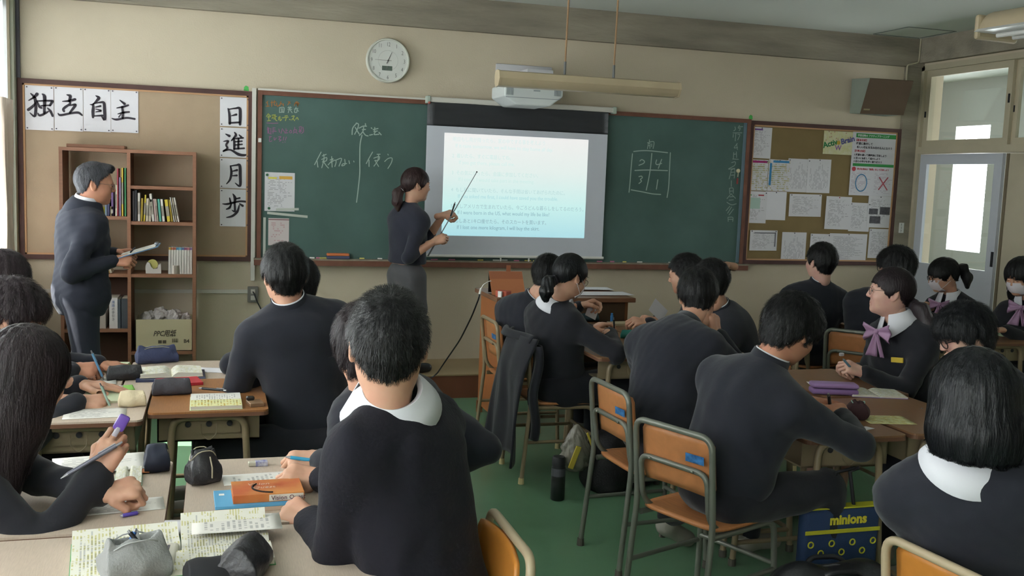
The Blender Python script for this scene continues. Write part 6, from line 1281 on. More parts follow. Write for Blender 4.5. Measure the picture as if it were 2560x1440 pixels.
# ------------------------------------------------------------------ things on the desks and the floor
def rotv(a): a = math.radians(a); return Vector((math.cos(a), math.sin(a), 0)), Vector((-math.sin(a), math.cos(a), 0))
def flat_sheet(px, py, z, w, d, rot, m, label, name='worksheet', curl=0, cat='paper', lift=.0012):
    c = atz(px, py, z); u, v = rotv(rot); P = []
    for i in range(9):
        a = i/8-.5
        P.append([c+u*w*a+v*d*(j/6-.5)+Vector((0, 0, lift+curl*max(0, abs(a)*2-.5)**2)) for j in range(7)])
    return tag(MB().grid(P).build(name, m, None, smooth=60, solid=.0008), label, cat)
M_pg = mat('book_pages', 'cfc8ba', .8); M_pgw = mat('book_pages_white', 'd4d0ca', .8)
def closed_book(px, py, z, w, d, h, rot, m, label, extra=None):
    c = atz(px, py, z); u, v = rotv(rot); R = Matrix.Rotation(math.radians(rot), 4, 'Z'); t = thing('textbook', label, 'book', (c.x, c.y, z))
    for k in (0, 1): MB().rbox(c+Vector((0, 0, .001+k*(h-.002))), (w, d, .002), .0008, 1, math.radians(rot)).build('cover', m, t)
    MB().rbox(c+Vector((0, 0, h/2)), (w-.006, d-.006, h-.002), .0005, 1, math.radians(rot)).build('pages', M_pgw, t)
    MB().rbox(c-v*(d/2-.001)+Vector((0, 0, h/2)), (w, .002, h), .0006, 1, math.radians(rot)).build('spine', m, t)
    return t, c, u, v
def open_book(px, py, z, w, d, h, rot, m, label, m2=None, cover=None, fold='x', bend=0.0):
    """open book; pages turn along its u axis (two halves left/right)"""
    c = atz(px, py, z); u, v = rotv(rot); t = thing('open_book', label, 'book', (c.x, c.y, z)); cover = cover or mat('cover_green_white', '9cb09a', .5)
    MB().rbox(c+Vector((0, 0, .0012)), (w+.006, d+.006, .002), .0006, 1, math.radians(rot)).build('cover', cover, t)
    for s in (-1, 1):
        top = []
        for i in range(11):
            a = i/10; zz = h*(1-.35*a)*math.sin(min(1, a*4)*math.pi/2)+.002
            if bend and s > 0: zz += bend*max(0, a-.45)**1.5
            top.append([c+u*s*(w/2)*a+v*d*(j/4-.5)+Vector((0, 0, zz)) for j in range(5)])
        mb = MB().grid(top, flip=s < 0); bot = [[Vector((p.x, p.y, z+.002)) for p in r] for r in top]; mb.grid(bot, 1, False, s > 0)
        for e in (0, -1): mb.grid([[top[i][e], bot[i][e]] for i in range(11)], 1, False)
        mb.grid([[top[-1][j], bot[-1][j]] for j in range(5)], 1, False); mb.build('page_half', [m if s < 0 else (m2 or m), M_pg], t, smooth=50)
    return t
def case(px, py, z, size, rot, m, label, name='pencil_case', zipm=None, kind='roll', parts=True):
    c = atz(px, py, z); u, v = rotv(rot); t = thing(name, label, 'pencil case', (c.x, c.y, z)); L_, D_, H_ = size
    fd = Field((-L_*.7, -D_*.8, -.01), (L_*.7, D_*.8, H_*1.25), .0035)
    tw = .34 if kind == 'box' else (.20 if kind == 'roll' else .16); rb = min(H_*.34, D_*.3)
    for q in (-1, 1): fd.cap((-L_*.6, q*(D_*.5-rb), rb), (L_*.6, q*(D_*.5-rb), rb), rb, k=.02)
    fd.cap((-L_*.6, 0, H_-D_*tw), (L_*.6, 0, H_-D_*tw), D_*tw, k=.03); fd.ell((0, 0, H_*.45), (L_*.46, D_*.5, H_*.42), k=.02)
    X_, Y_, Z_ = fd.ax[0][:, None, None], fd.ax[1][None, :, None], fd.ax[2][None, None, :]
    fd.D = np.maximum(fd.D, (np.sqrt((np.maximum(np.abs(X_)-L_*.5+.02+.25*np.maximum(Z_-H_*.45, 0), 0))**2+.00004)-.02).astype(f32)+0*Y_)
    if kind == 'open': fd.ell((0, 0, H_*1.0), (L_*.34, D_*.13, H_*.5), k=.008, op='s')
    fd.noise(.0012, 60, 3); fd.D = np.maximum(fd.D, (.001-fd.ax[2])[None, None, :].astype(f32)); V, F = fd.mesh(); R = np.array([list(u), list(v), [0, 0, 1]]).T
    np_mesh('case_body', [(xf(V, R, list(c)), F)], m, t, (c.x, c.y, z))
    zp = [c+u*(L_*.42*math.cos(a))+v*(D_*.10*math.sin(a)*(3 if kind == 'open' else .4))+Vector((0, 0, H_*(.93 if kind == 'open' else .985)-.12*H_*abs(math.cos(a))**3*2.4)) for a in [k*math.pi/10 for k in range(20)]]
    MB().tube(zp, .0018, 5, closed=True).build('zipper', zipm or mat('zip_grey', '8c8478', .4, metal=.3), t, smooth=60)
    MB().rbox(c+u*L_*.40+Vector((0, 0, H_*.62)), (.006, .010, .022), .002, 1, math.radians(rot)).build('zip_pull', mat('zip_metal', 'a09888', .3, metal=.7), t)
    return t
def pen(p0, p1, r, m, label, tip=None, name='pen', clip=True):
    p0, p1 = Vector(p0), Vector(p1); t = thing(name, label, 'pen', p0); d = (p1-p0).normalized(); L_ = (p1-p0).length
    MB().tube([p0+d*L_*.12, p0+d*L_*.9], r, 10).build('barrel', m, t, smooth=50); MB().tube([p0, p0+d*L_*.12], [r*.25, r*.95], 10).build('tip', tip or mat('pen_tip_grey', '8c8c90', .3, metal=.5), t, smooth=50)
    MB().tube([p0+d*L_*.9, p0+d*L_], [r*.7, r*.6], 8).build('button', tip or mat('pen_tip_grey', '8c8c90'), t)
    if clip: q = d.orthogonal().normalized(); MB().tube([p0+d*L_*.62+q*r*1.4, p0+d*L_*.9+q*r*1.3], r*.3, 6).build('clip', tip or mat('pen_tip_grey', '8c8c90'), t)
    return t
M_ws = print_mat('worksheet_print', 'd6d2cc', '6c6a70', 20, .65, 24, .1); M_wsv = print_mat('worksheet_print_v', 'd6d2cc', '6c6a70', 16, .6, 20, .12, vertical=True)
M_bk = print_mat('textbook_print', 'd6d3c8', '84868c', 30, .7, 34, .06, hl='e6e2b4'); M_bky = print_mat('yellow_page_print', 'd2cf9c', '8a8a6c', 16, .6, 14, .06, hl='e0c48c'); M_bkg = print_mat('green_page_print', 'c6cfae', '7c8c70', 14, .6, 14, .08)
M_leather = mat('black_leather', '26252a', .4, .5, bump=.3, bscale=90)
# --- furthest left desks
case(312, 948, .66, (.15, .075, .062), 8, M_leather, 'black rounded pencil case on the furthest left desk')
open_book(272, 920, .66, .20, .15, .012, 84, M_bkg, 'small open green-edged book under the writing hand', cover=mat('lime_cover', '9cc05c', .5))
flat_sheet(215, 955, .66, .24, .17, 6, M_ws, 'white worksheet at the front of the furthest left desk', curl=.012)
case(392, 906, .66, (.19, .08, .085), 15, mat('denim_blue', '3c4260', .8, bump=.3, bscale=120), 'open denim-blue pencil pouch behind the thick open book', kind='open', zipm=mat('zip_pale', 'a8a48c', .5))
t, c, u, v = closed_book(428, 942, .66, .29, .21, .010, 2, mat('navy_folder', '343c5c', .4, .4), 'navy blue folder under the thick open book')
open_book(428, 934, .671, .26, .17, .022, 4, M_bk, 'thick open book lying on the navy folder', cover=mat('cream_cover', 'c4b8a0', .5))
flat_sheet(536, 926, .66, .15, .11, -14, M_paper, 'blank white sheet right of the thick open book')
flat_sheet(345, 930, .66, .09, .08, 30, M_paper, 'crumpled white slip left of the navy folder', curl=.02)
# --- second left desk
flat_sheet(238, 1034, .70, .21, .145, 4, M_ws, 'white worksheet at the front of the second left desk')
flat_sheet(240, 976, .70, .20, .05, 3, M_ws, 'narrow white sheet across the second left desk', lift=.012)
t, c, u, v = closed_book(262, 995, .70, .15, .19, .008, 2, M_bkg, 'open green and yellow booklet on the second left desk')
flat_sheet(318, 975, .70, .05, .10, 10, mat('lime_paper', '7cb04c', .7), 'bright green card behind the cream pouch', 'green_card', lift=.010)
t = case(330, 1014, .70, (.10, .065, .055), 5, mat('cream_canvas', 'cfbfa0', .8, bump=.2, bscale=150), 'cream canvas pouch with a magenta end on the second left desk', kind='box')
c = atz(303, 1010, .70); MB().rbox(c+Vector((0, 0, .024)), (.012, .06, .042), .006).build('magenta_end', mat('magenta_cloth', 'b03c6c', .7), t)
# --- orange-brown desk
t, c, u, v = closed_book(448, 958, .70, .17, .13, .012, 12, mat('red_notebook', 'b02c38', .45), 'red notebook at the back of the orange-brown desk')
case(430, 985, .70, (.15, .07, .062), 6, mat('charcoal_canvas', '444248', .85, bump=.25, bscale=150), 'charcoal canvas pencil case on the orange-brown desk')
open_book(540, 1008, .70, .22, .185, .020, 91, M_bky, 'open book with yellow pages hanging over the orange-brown desk', m2=M_ws, cover=mat('pale_lime_cover', 'c8d0a8', .5))
pen(atz(497, 974, .722)+Vector((0, 0, .006)), atz(566, 980, .722)+Vector((0, 0, .006)), .0052, mat('black_plastic', '222226', .4), 'black pen lying across the yellow-paged book')
t = thing('sticky_note_pad', 'small pad and bulldog clip at the right of the orange-brown desk', 'pad', atz(638, 1012, .70)); c = atz(638, 1012, .70)
MB().rbox(c+Vector((0, 0, .007)), (.055, .075, .014), .002, 1, .2).build('pad', mat('brown_pad', '7c6048', .6), t); MB().rbox(c+Vector((-.018, .022, .022)), (.03, .02, .016), .004, 1, .2).build('clip', mat('black_clip', '2c2a28', .35), t)
# --- desk of the long-haired girl
case(392, 1172, .70, (.075, .105, .075), 4, mat('navy_shell', '262a3c', .5, bump=.1), 'navy hard-shell pencil case with a yellow mark at the left front', kind='box')
c = atz(413, 1160, .70)+Vector((0, 0, .05)); tag(MB().rbox(c, (.018, .012, .010), .002, 1).build('yellow_mark', mat('neon_yellow', 'c4d030', .6)), 'neon yellow clip on the navy hard-shell pencil case', 'clip')
flat_sheet(352, 1176, .70, .05, .09, 2, mat('orange_print', 'c87c50', .6), 'orange booklet under the navy pencil case', 'orange_booklet', lift=.006)
flat_sheet(310, 1266, .70, .20, .105, 6, M_ws, 'white worksheet under the fist at the left front')
flat_sheet(250, 1165, .70, .26, .18, 8, M_ws, 'open white notebook behind the raised hand', 'notebook', lift=.008)
open_book(322, 1195, .70, .07, .16, .012, 3, M_bk, 'narrow open book beside the orange booklet')
pen(atz(300, 1296, .70)+Vector((0, 0, .006)), atz(348, 1287, .70)+Vector((0, 0, .006)), .005, mat('violet_plastic', '5c4ca4', .4), 'violet mechanical pencil lying on the left front desk')
# --- bottom left desk
open_book(318, 1400, .70, .26, .235, .020, 96, M_bk, 'large open textbook with highlighted lines at the bottom left', bend=.05, cover=mat('green_cover', '5c9c64', .5))
flat_sheet(436, 1325, .70, .06, .10, -6, M_paper, 'blank white card by the large open textbook', 'white_card', lift=.008)
t = thing('ruler_case', 'white plastic case at the bottom left beside the grey pencil case', 'case', atz(418, 1405, .70)); c = atz(418, 1405, .70); MB().rbox(c+Vector((0, 0, .012)), (.042, .13, .022), .008, 3, -.05).build('shell', mat('white_plastic', 'c9c4b8', .4), t, smooth=40); MB().rbox(c+Vector((0, .01, .0235)), (.006, .07, .001), .0004, 1, -.05).build('slot_mark', M_pin, t)
case(338, 1445, .70, (.14, .10, .10), 20, mat('grey_felt', '8c8c8c', .95, bump=.3, bscale=200), 'open grey felt pencil case at the bottom left', kind='open', zipm=mat('zip_grey2', 'a8a8a8', .5))
for k, (dx, dy, h_) in enumerate(((-.02, .0, '3c6cae'), (.01, .006, 'd0d0d4'), (.025, -.004, '26262c'))):
    c = atz(338, 1445, .70)+Vector((dx, dy, .055)); pen(c, c+Vector((.02-.03*k, .015, .05)), .005, mat('pen_'+h_, h_, .4), ['blue pen standing in the grey felt case', 'white pen standing in the grey felt case', 'black pen standing in the grey felt case'][k], clip=False)
# --- desk with the red textbook
t = case(507, 1205, .70, (.088, .085, .105), 20, M_leather, 'black leather pouch with a pale zip on the desk with textbooks', kind='open', zipm=mat('zip_pale2', 'b0a890', .4, metal=.3))
c = atz(507, 1205, .70); MB().tube([c+Vector((.020, -.040, .085)), c+Vector((.026, -.048, .055)), c+Vector((.026, -.049, .025))], .0022, 6).build('zip_line', mat('zip_pale2', 'b0a890'), t)
t = thing('eraser', 'white eraser with a blue printed sleeve on the desk with textbooks', 'eraser', atz(645, 1164, .70)); c = atz(645, 1164, .70)
MB().rbox(c+Vector((0, 0, .007)), (.058, .022, .013), .003, 2, .06).build('rubber', mat('eraser_white', 'c4c0b0', .6), t); MB().rbox(c+Vector((.010, 0, .0072)), (.036, .0235, .0145), .001, 1, .06).build('sleeve', mat('eraser_sleeve', '5c5ca0', .5, var=.7, vscale=70, col2='c8c8d0'), t)
flat_sheet(650, 1196, .70, .21, .10, 4, M_wsv, 'white worksheet behind the red textbook')
t, c, u, v = closed_book(640, 1256, .70, .20, .155, .012, 3, mat('white_orange_cover', 'c0a894', .5), 'pale book with an orange spine at the bottom of the stack')
t, c, u, v = closed_book(632, 1248, .712, .20, .14, .008, 2, mat('sky_blue_cover', '5ca0c8', .5), 'sky-blue notebook in the textbook stack')
flat_ = MB().rbox(c-u*.08+v*.03+Vector((0, 0, .0085)), (.014, .014, .001), .0004, 1).build('white_seal', M_white, t)
t, c, u, v = closed_book(668, 1236, .720, .185, .128, .022, 2, mat('red_orange_cover', 'b4492a', .42, var=.35, vscale=9, col2='d08c4c'), 'red and orange English textbook on top of the stack')
text_mesh('Vision Quest', .017, col_('spine_letter', '6c3c4c'), t, c+u*.005-v*.0656+Vector((0, 0, .005)), (u.x, u.y, 0), (0, 0, 1), depth=.0003); MB().rbox(c+u*.045-v*.0645+Vector((0, 0, .011)), (.09, .0015, .017), .0003, 1, math.radians(2)).build('spine_band', mat('spine_white', 'd0c8bc', .5), t)
for k, s_ in enumerate(('Vision', 'Quest')): text_mesh(s_, .024, mat('cover_letter', 'd8b4a0', .5), t, c-u*(.052-.012*k)+v*(.018-.03*k)+Vector((0, 0, .0222)), (u.x, u.y, 0), (v.x, v.y, 0), depth=.0003, shear=.2)
MB().tube([c+u*(.02+.06*math.sin(a))+v*(-.005+.05*math.cos(a))+Vector((0, 0, .0225)) for a in [3.3+.16*k for k in range(14)]], .003, 5).build('cover_arc', col_('arc_black', '2c2422'), t)
# --- bottom desk with the curled open book
open_book(565, 1375, .70, .235, .20, .024, 93, M_bk, 'open book with a page curling up at the bottom', bend=.10, cover=mat('green_cover', '5c9c64', .5))
flat_sheet(592, 1312, .735, .21, .115, 1, M_wsv, 'worksheet lying over the curled open book', lift=.004)
case(612, 1440, .70, (.13, .095, .085), 70, M_leather, 'black leather pencil case at the bottom centre')
case(520, 1455, .70, (.10, .09, .05), 10, mat('black_cloth_pouch', '222226', .8), 'flat black pouch at the bottom beside the leather pencil case', kind='box')
t = thing('red_bag', 'red cloth bag hanging between the left front desks', 'bag', (-.105, 2.33, .42)); MB().rbox((-.105, 2.38, .55), (.02, .30, .24), .009, 3).build('bag_body', mat('crimson_cloth', '8c2438', .8, bump=.3, bscale=60), t, smooth=40); MB().rbox((-.105, 2.44, .66), (.022, .12, .012), .004, 2).build('orange_trim', mat('orange_trim', 'c8703c', .7), t)
# --- middle group
case(1583, 846, .70, (.15, .055, .045), -22, mat('teal_plastic', '1f6a60', .5), 'long teal-green pencil case on the middle desks')
flat_sheet(1598, 827, .70, .075, .075, -8, mat('sticky_yellow', 'bcb464', .7), 'yellow sticky notes on the middle desks', 'sticky_notes', lift=.006)
flat_sheet(1502, 862, .70, .22, .15, -8, M_ws, 'white sheets under the ponytailed girl\'s elbow', lift=.002)
t = thing('glue_stick', 'small blue glue stick standing on the far middle desk', 'glue stick', atz(1529, 806, .70)); c = atz(1529, 806, .70); MB().lathe((c.x, c.y, .70), [(.010, 0), (.010, .045), (.0075, .046), (.0075, .06)], 14).build('barrel', mat('blue_plastic', '3c7cb8', .4), t, smooth=40)
t, c, u, v = closed_book(1560, 812, .70, .20, .10, .016, 5, mat('beige_cover', 'a89c80', .6), 'beige book lying on the far middle desk')
case(1470, 802, .70, (.14, .06, .045), 0, mat('dark_teal_cloth', '2c4048', .8), 'dark pencil case between the two students on the left of the middle desks')
# --- right group
t = thing('pencil_case', 'long mauve two-tier pencil case on the right-hand desks', 'pencil case', atz(2083, 985, .70)); c = atz(2083, 985, .70)
MB().rbox(c+Vector((0, 0, .015)), (.205, .075, .026), .010, 3, -.32).build('lower_shell', mat('mauve_plastic', '8a6a9c', .45), t, smooth=40); MB().rbox(c+Vector((0, 0, .041)), (.205, .078, .022), .010, 3, -.32).build('lid', mat('mauve_lid', '9c7cae', .45), t, smooth=40)
open_book(2185, 985, .70, .24, .17, .010, -18, M_bk, 'open workbook with a violet edge on the right-hand desks', cover=mat('violet_cover', '7c64a0', .5))
flat_sheet(2060, 962, .70, .14, .10, -20, M_ws, 'white sheet behind the mauve pencil case')
case(2142, 1046, .70, (.085, .085, .075), 60, mat('maroon_cloth', '3c2428', .8, bump=.2, bscale=90), 'dark maroon pouch with a pale zip beside the writing hand', kind='open', zipm=mat('zip_mint', '8cb4a8', .5))
flat_sheet(2215, 1050, .70, .19, .14, -12, M_bky, 'worksheet with yellow marks on the right-hand desk')
flat_sheet(2162, 1072, .70, .07, .04, 20, M_paper, 'small white slip near the writing hand', 'paper_slip')
flat_sheet(2525, 838, .70, .24, .17, -6, M_bkg, 'pale workbook on the desk at the right edge', 'workbook', lift=.004)
flat_sheet(2330, 805, .70, .22, .15, 0, M_ws, 'white sheet on the masked girl\'s desk by the door')
flat_sheet(2305, 850, .70, .20, .14, 10, M_ws, 'white sheet on the far right group\'s near desk')
# --- teacher's desk
flat_sheet(1500, 735, TZ, .42, .20, 1, M_paper, 'wide white sheets on the teacher\'s desk', lift=.004); flat_sheet(1475, 724, TZ, .30, .16, -3, M_paper, 'second pile of white sheets at the back of the teacher\'s desk', lift=.009)
t = thing('tablet_case', 'tablet in a folded tan leather case standing on the teacher\'s desk', 'tablet', (1.83, 6.2, TZ)); A = aty(1229, 733, 6.12); B = aty(1312, 733, 6.12); zt = aty(1270, 680, 6.16).z
M_tan = mat('tan_leather', '9c5f42', .5, .4, bump=.1, bscale=120)
def tq(f0, f1, y0, y1): return (A.x+(0)*0, y0)
zm = TZ+(zt-TZ)*.68
MB().add([(A.x, 6.10, TZ+.002), (B.x, 6.10, TZ+.002), (B.x, 6.17, zm), (A.x, 6.17, zm), (A.x, 6.11, TZ+.002), (B.x, 6.11, TZ+.002), (B.x, 6.18, zm), (A.x, 6.18, zm)], [(0, 1, 2, 3), (7, 6, 5, 4), (0, 4, 5, 1), (1, 5, 6, 2), (2, 6, 7, 3), (3, 7, 4, 0)]).build('lower_flap', mat('tan_leather2', 'ac6c48', .5, .4), t)
MB().add([(A.x, 6.17, zm), (B.x, 6.17, zm), (B.x, 6.20, zt), (A.x, 6.20, zt), (A.x, 6.182, zm), (B.x, 6.182, zm), (B.x, 6.212, zt), (A.x, 6.212, zt)], [(0, 1, 2, 3), (7, 6, 5, 4), (0, 4, 5, 1), (1, 5, 6, 2), (2, 6, 7, 3), (3, 7, 4, 0)]).build('upper_flap', M_tan, t)
MB().rbox(((A.x+B.x)/2+.02, 6.205, zt+.015), (.03, .006, .05), .003).build('strap', M_tan, t); MB().rbox(((A.x+B.x)/2, 6.225, (zt+TZ)/2), (B.x-A.x-.01, .008, zt-TZ-.01), .003).build('tablet', mat('black_glass', '18181a', .15, .6), t)
pts = [(A.x, 6.14, zm-.01), aty(1222, 703, 6.14), aty(1208, 712, 6.12), aty(1203, 722, 6.12)]
t = thing('display_cable', 'white adapter and long black display cable drooping from the tablet to the platform', 'cable', aty(1203, 722, 6.12)); MB().tube(fillet(pts, .02), .003, 6).build('white_lead', M_white, t, smooth=60)
a_, b_ = aty(1203, 720, 6.12), aty(1199, 735, 6.12); MB().tube([a_, b_], .008, 8).build('adapter', M_white, t)
MB().tube(fillet([b_, aty(1196, 748, 6.12), aty(1180, 790, 6.2), aty(1150, 850, 6.4), aty(1112, 905, 6.7), aty(1090, 938, 6.86), aty(1055, 957, 6.84), (1.25, 6.80, .05), (.9, 6.75, .008)], .08), .005, 6).build('black_lead', mat('black_cable', '232326'), t, smooth=60)
t = thing('chalk_box', 'small red and white box on the teacher\'s desk', 'box', atz(1258, 742, TZ)); c = atz(1258, 742, TZ); MB().rbox(c+Vector((0, 0, .02)), (.05, .09, .04), .002, 1, .6).build('box_body', mat('red_card', 'a8503c', .6), t); MB().rbox(c+Vector((-.03, -.03, .02)), (.012, .03, .038), .002, 1, .6).build('white_label', M_white, t)
# --- floor: bottle, bags
c = Wz(1393, 1248, 0); t = thing('drink_bottle', 'black steel drink bottle standing on the green floor', 'bottle', (c[0], c[1], 0))
MB().lathe((c[0], c[1], 0), [(.033, 0), (.036, .004), (.036, .165), (.033, .172), (.033, .176)], 24).build('flask', mat('black_steel', '1c1c1f', .35, .5), t, smooth=40); MB().lathe((c[0], c[1], .176), [(.034, 0), (.034, .038), (.028, .046)], 24).build('lid', mat('black_lid', '232326', .5), t, smooth=40); MB().lathe((c[0], c[1], .125), [(.0363, 0), (.0363, .04)], 24).build('grey_band', mat('grey_band', '4c4c52', .4), t)
def bag(c, size, rz, m, label, rivets=(), hh=1.18):
    t = thing('school_bag', label, 'bag', (c[0], c[1], 0)); L_, D_, H_ = size; fd = Field((-L_*.7, -D_*.75, -.01), (L_*.7, D_*.75, H_*1.2), .009)
    for s in (-1, 1):
        for q in (-1, 1): fd.cap((s*L_*.36, q*D_*.25, .08), (s*L_*.30, q*D_*.12, H_*.8), .08, .055, k=.12)
    fd.ell((0, 0, H_*.45), (L_*.5, D_*.42, H_*.5), k=.1); fd.noise(.006, 22, 5); fd.D = np.maximum(fd.D, (.003-fd.ax[2])[None, None, :].astype(f32)); V, F = fd.mesh(); u, v = rotv(rz); R = np.array([list(u), list(v), [0, 0, 1]]).T
    np_mesh('bag_body', [(xf(V, R, (c[0], c[1], 0)), F)], m, t, (c[0], c[1], 0)); C_ = Vector((c[0], c[1], 0))
    for s in (-1, 1): MB().tube(fillet([C_+u*(-L_*.2)+v*(s*.05)+Vector((0, 0, H_*.9)), C_+u*(-L_*.12)+v*(s*.07)+Vector((0, 0, H_*hh)), C_+u*(L_*.12)+v*(s*.07)+Vector((0, 0, H_*hh)), C_+u*(L_*.2)+v*(s*.05)+Vector((0, 0, H_*.9))], .05), .009, 8).build('handle', m, t, smooth=60)
    MB().tube([C_+u*(-L_*.4)+Vector((0, 0, H_*.93)), C_+Vector((0, 0, H_*1.0)), C_+u*(L_*.4)+Vector((0, 0, H_*.93))], .004, 6).build('zipper', mat('zip_dark', '4c4a4c', .4), t)
    for a, b, h in rivets: MB().ball(tuple(C_+u*a+v*b+Vector((0, 0, h))), .007, 8).build('rivet', mat('rivet_metal', 'a89c8c', .3, metal=.8), t)
    return t
bag(Wz(1548, 1215, 0), (.36, .20, .30), 25, mat('black_nylon', '1c1a1e', .6, .3, bump=.2, bscale=120), 'black nylon school bag on the floor behind the grey-framed chairs', [(-.17, -.06, .06), (-.165, -.07, .12), (-.16, -.07, .17)])
bag(np.array(aty(2085, 1420, 2.78)), (.42, .24, .345), -8, mat('glossy_black_bag', '1e1e22', .35, .5, bump=.3, bscale=30), 'glossy black school bag at the bottom right under the desk', [(-.1, -.10, .29), (.06, -.10, .28)], hh=1.0)
# tote bag hung on the desk hook; character print left out
c = Vector((2.31, 3.03, .30)); t = thing('tote_bag', 'navy and yellow lettered tote bag hanging from the right-hand desk', 'bag', (c.x, c.y, .10))
M_tn = mat('navy_canvas', '273a5c', .7, .3, bump=.1, bscale=200); M_ty = mat('yellow_trim', 'b8b430', .6)
Ty = 3.035; A = aty(2017, 1258, Ty); B = aty(2205, 1285, Ty); zt = (A.z+B.z)/2; wd_ = B.x-A.x; zb = zt-.27
MB().rbox(((A.x+B.x)/2, Ty+.03, (zt+zb)/2), (wd_, .055, zt-zb), .02, 3).build('bag_body', M_tn, t, smooth=40)
MB().rbox(((A.x+B.x)/2, Ty+.001, zt-.085), (wd_-.006, .004, .016), .002, 1).build('yellow_stripe', M_ty, t); MB().rbox(((A.x+B.x)/2, Ty+.03, zt), (wd_-.01, .05, .006), .002, 1).build('yellow_rim', M_ty, t)
text_mesh('minions', .050, mat('tote_letter', 'd0c238', .6), t, ((A.x+B.x)/2+.02, Ty+.0015, zt-.058), (1, 0, 0), (0, 0, 1), align='CENTER', bold=.0022)
for k in range(7): x = A.x+.03+k*(wd_-.06)/6; z = zt-.13-.035*(k % 2); MB().tube([(x+.011*math.cos(a), Ty+.001, z+.011*math.sin(a)) for a in [q*math.pi/6 for q in range(12)]], .0028, 5, closed=True).build('yellow_ring', M_ty, t)
for s in (-.06, .06): MB().tube([((A.x+B.x)/2+s, Ty+.03, zt-.005), ((A.x+B.x)/2+s*.5, Ty+.028, zt+.13), (2.27+s*.15, 3.06, .585)], .007, 6).build('strap', mat('black_strap', '222226', .7), t, smooth=60)
# clear plastic bag hung under the ponytailed girl's desk
c = Wz(1440, 1120, .20); t = thing('plastic_bag', 'crumpled clear plastic bag with a yellow item hanging under the middle desk', 'bag', tuple(c)); c = Vector(atz(1440, 1120, .25))
bm = bmesh.new(); bmesh.ops.create_icosphere(bm, subdivisions=4, radius=1)
for v in bm.verts:
    p = v.co.copy(); k = 1+.16*math.sin(p.x*9+p.z*5)*math.sin(p.y*11)+.08*math.sin(p.z*17+p.x*13); v.co = Vector((p.x*.07*k*(1-.45*p.z), p.y*.05*k*(1-.45*p.z), p.z*.125))
me = bpy.data.meshes.new('film'); bm.to_mesh(me); bm.free(); me.materials.append(mat('plastic_film', '7a766c', .25, .6, bump=.3, bscale=40)); o = bpy.data.objects.new('film', me); COL.objects.link(o); o.parent = t; o.location = c-wl(t); me.polygons.foreach_set('use_smooth', [True]*len(me.polygons))
MB().rbox(c+Vector((-.03, -.066, -.03)), (.03, .008, .12), .004, 2, M=Matrix.Rotation(.35, 4, 'Y')).build('yellow_item', mat('yellow_item', 'b8a440', .6), t); MB().rbox(c+Vector((.055, -.05, .05)), (.012, .008, .09), .004, 2, M=Matrix.Rotation(-.4, 4, 'Y')).build('yellow_item', mat('yellow_item', 'b8a440'), t)
# jacket over the ponytailed girl's chair
t = thing('hung_jacket', 'black jacket draped over the back of the ponytailed girl\'s chair', 'jacket', (1.56, 5.05, .12)); P = []
for i in range(41):
    a = i/40*2-1; row = []
    for j in range(29):
        b = j/28; x0 = 1.548-.055*math.sin(min(1, b*3)*math.pi/2); fall = .775-b*.60-.05*abs(a)*b; yy = 5.05+a*(.225+.06*b)+.012*math.sin(b*8+a*3)
        row.append((x0-.02*b-.022*math.sin(a*5.5+b*1.5)*b-.008*math.sin(a*12+1)*b+.05*abs(a)**3*(1-b), yy, fall+.015*math.sin(a*9)*b))
    P.append(row)
MB().grid(P, uv=False).build('jacket_back', C_BLK, t, smooth=70, solid=.012)
P = [[(1.60-.02*math.cos(u)+.012*math.sin(b*9), 5.05+s_*.20+.05*math.sin(u)+.02*b, .74-.50*b) for u in [k*math.pi/6 for k in range(13)]] for s_ in (-1,) for b in [j/12 for j in range(13)]]
MB().grid(P, uv=False).build('sleeve', C_BLK, t, smooth=70, solid=.008)
P = [[(1.575+.03*math.cos(k*math.pi/8-.2)-.045*(1-b), 5.05+(k/12-.5)*.40, .75+.035*math.sin(b*math.pi)) for k in range(13)] for b in [j/8 for j in range(9)]]
MB().grid(P, uv=False).build('collar_fold', C_BLK, t, smooth=70, solid=.014)
# --- things held in hands
def hp(key, sd, along=.08, off=(0, 0, 0)):
    sh, el, wr, pose, hdir, pn = ARMS[key][sd]; d = unit(V3(*hdir)) if hdir is not None else unit(wr-el); return Vector(wr+d*along)+Vector(off)
a_ = hp('P1', 'R', .09, (-.01, -.03, .02)); pen(hp('P1', 'R', .03, (-.10, -.035, -.03)), hp('P1', 'R', .09, (.02, -.02, .0)), .0055, mat('silver_pen', '6c6c78', .3, metal=.4), 'slim silver pen in the raised hand at the left')
t = thing('correction_tape', 'violet correction tape gripped in the raised hand at the left', 'correction tape', aty(302, 1068, 2.76)); c = hp('P1', 'R', .125, (.0, .015, .01)); MB().rbox(c, (.030, .016, .045), .007, 2, M=Matrix.Rotation(.5, 4, 'Y')).build('shell', mat('violet_shell', '6c4ca8', .35), t, smooth=40); MB().rbox(c+Vector((-.012, -.003, -.022)), (.014, .012, .03), .004, 2, M=Matrix.Rotation(.5, 4, 'Y')).build('tip', mat('clear_grey', 'a8a4b0', .3), t)
q = hp('P2', 'R', .085); pen(q+Vector((.035, .0, -.045)), q+Vector((-.01, -.005, .075)), .0045, mat('mint_pen', '9cb8ac', .4), 'pale pen in the hand of the brown-haired student at the left')
q = hp('P3', 'R', .085); pen(q+Vector((.035, .0, -.045)), q+Vector((-.015, -.005, .085)), .005, mat('sky_pen', '6c9cc4', .4), 'blue and white pen in the hand at the far left')
q = hp('C2', 'L', .06, (0, -.012, .006)); pen(q+Vector((-.045, .0, .012)), q+Vector((.085, -.02, -.006)), .0055, mat('cyan_pen', '3c9cc4', .35), 'bright blue pen held beside the white-collared boy')
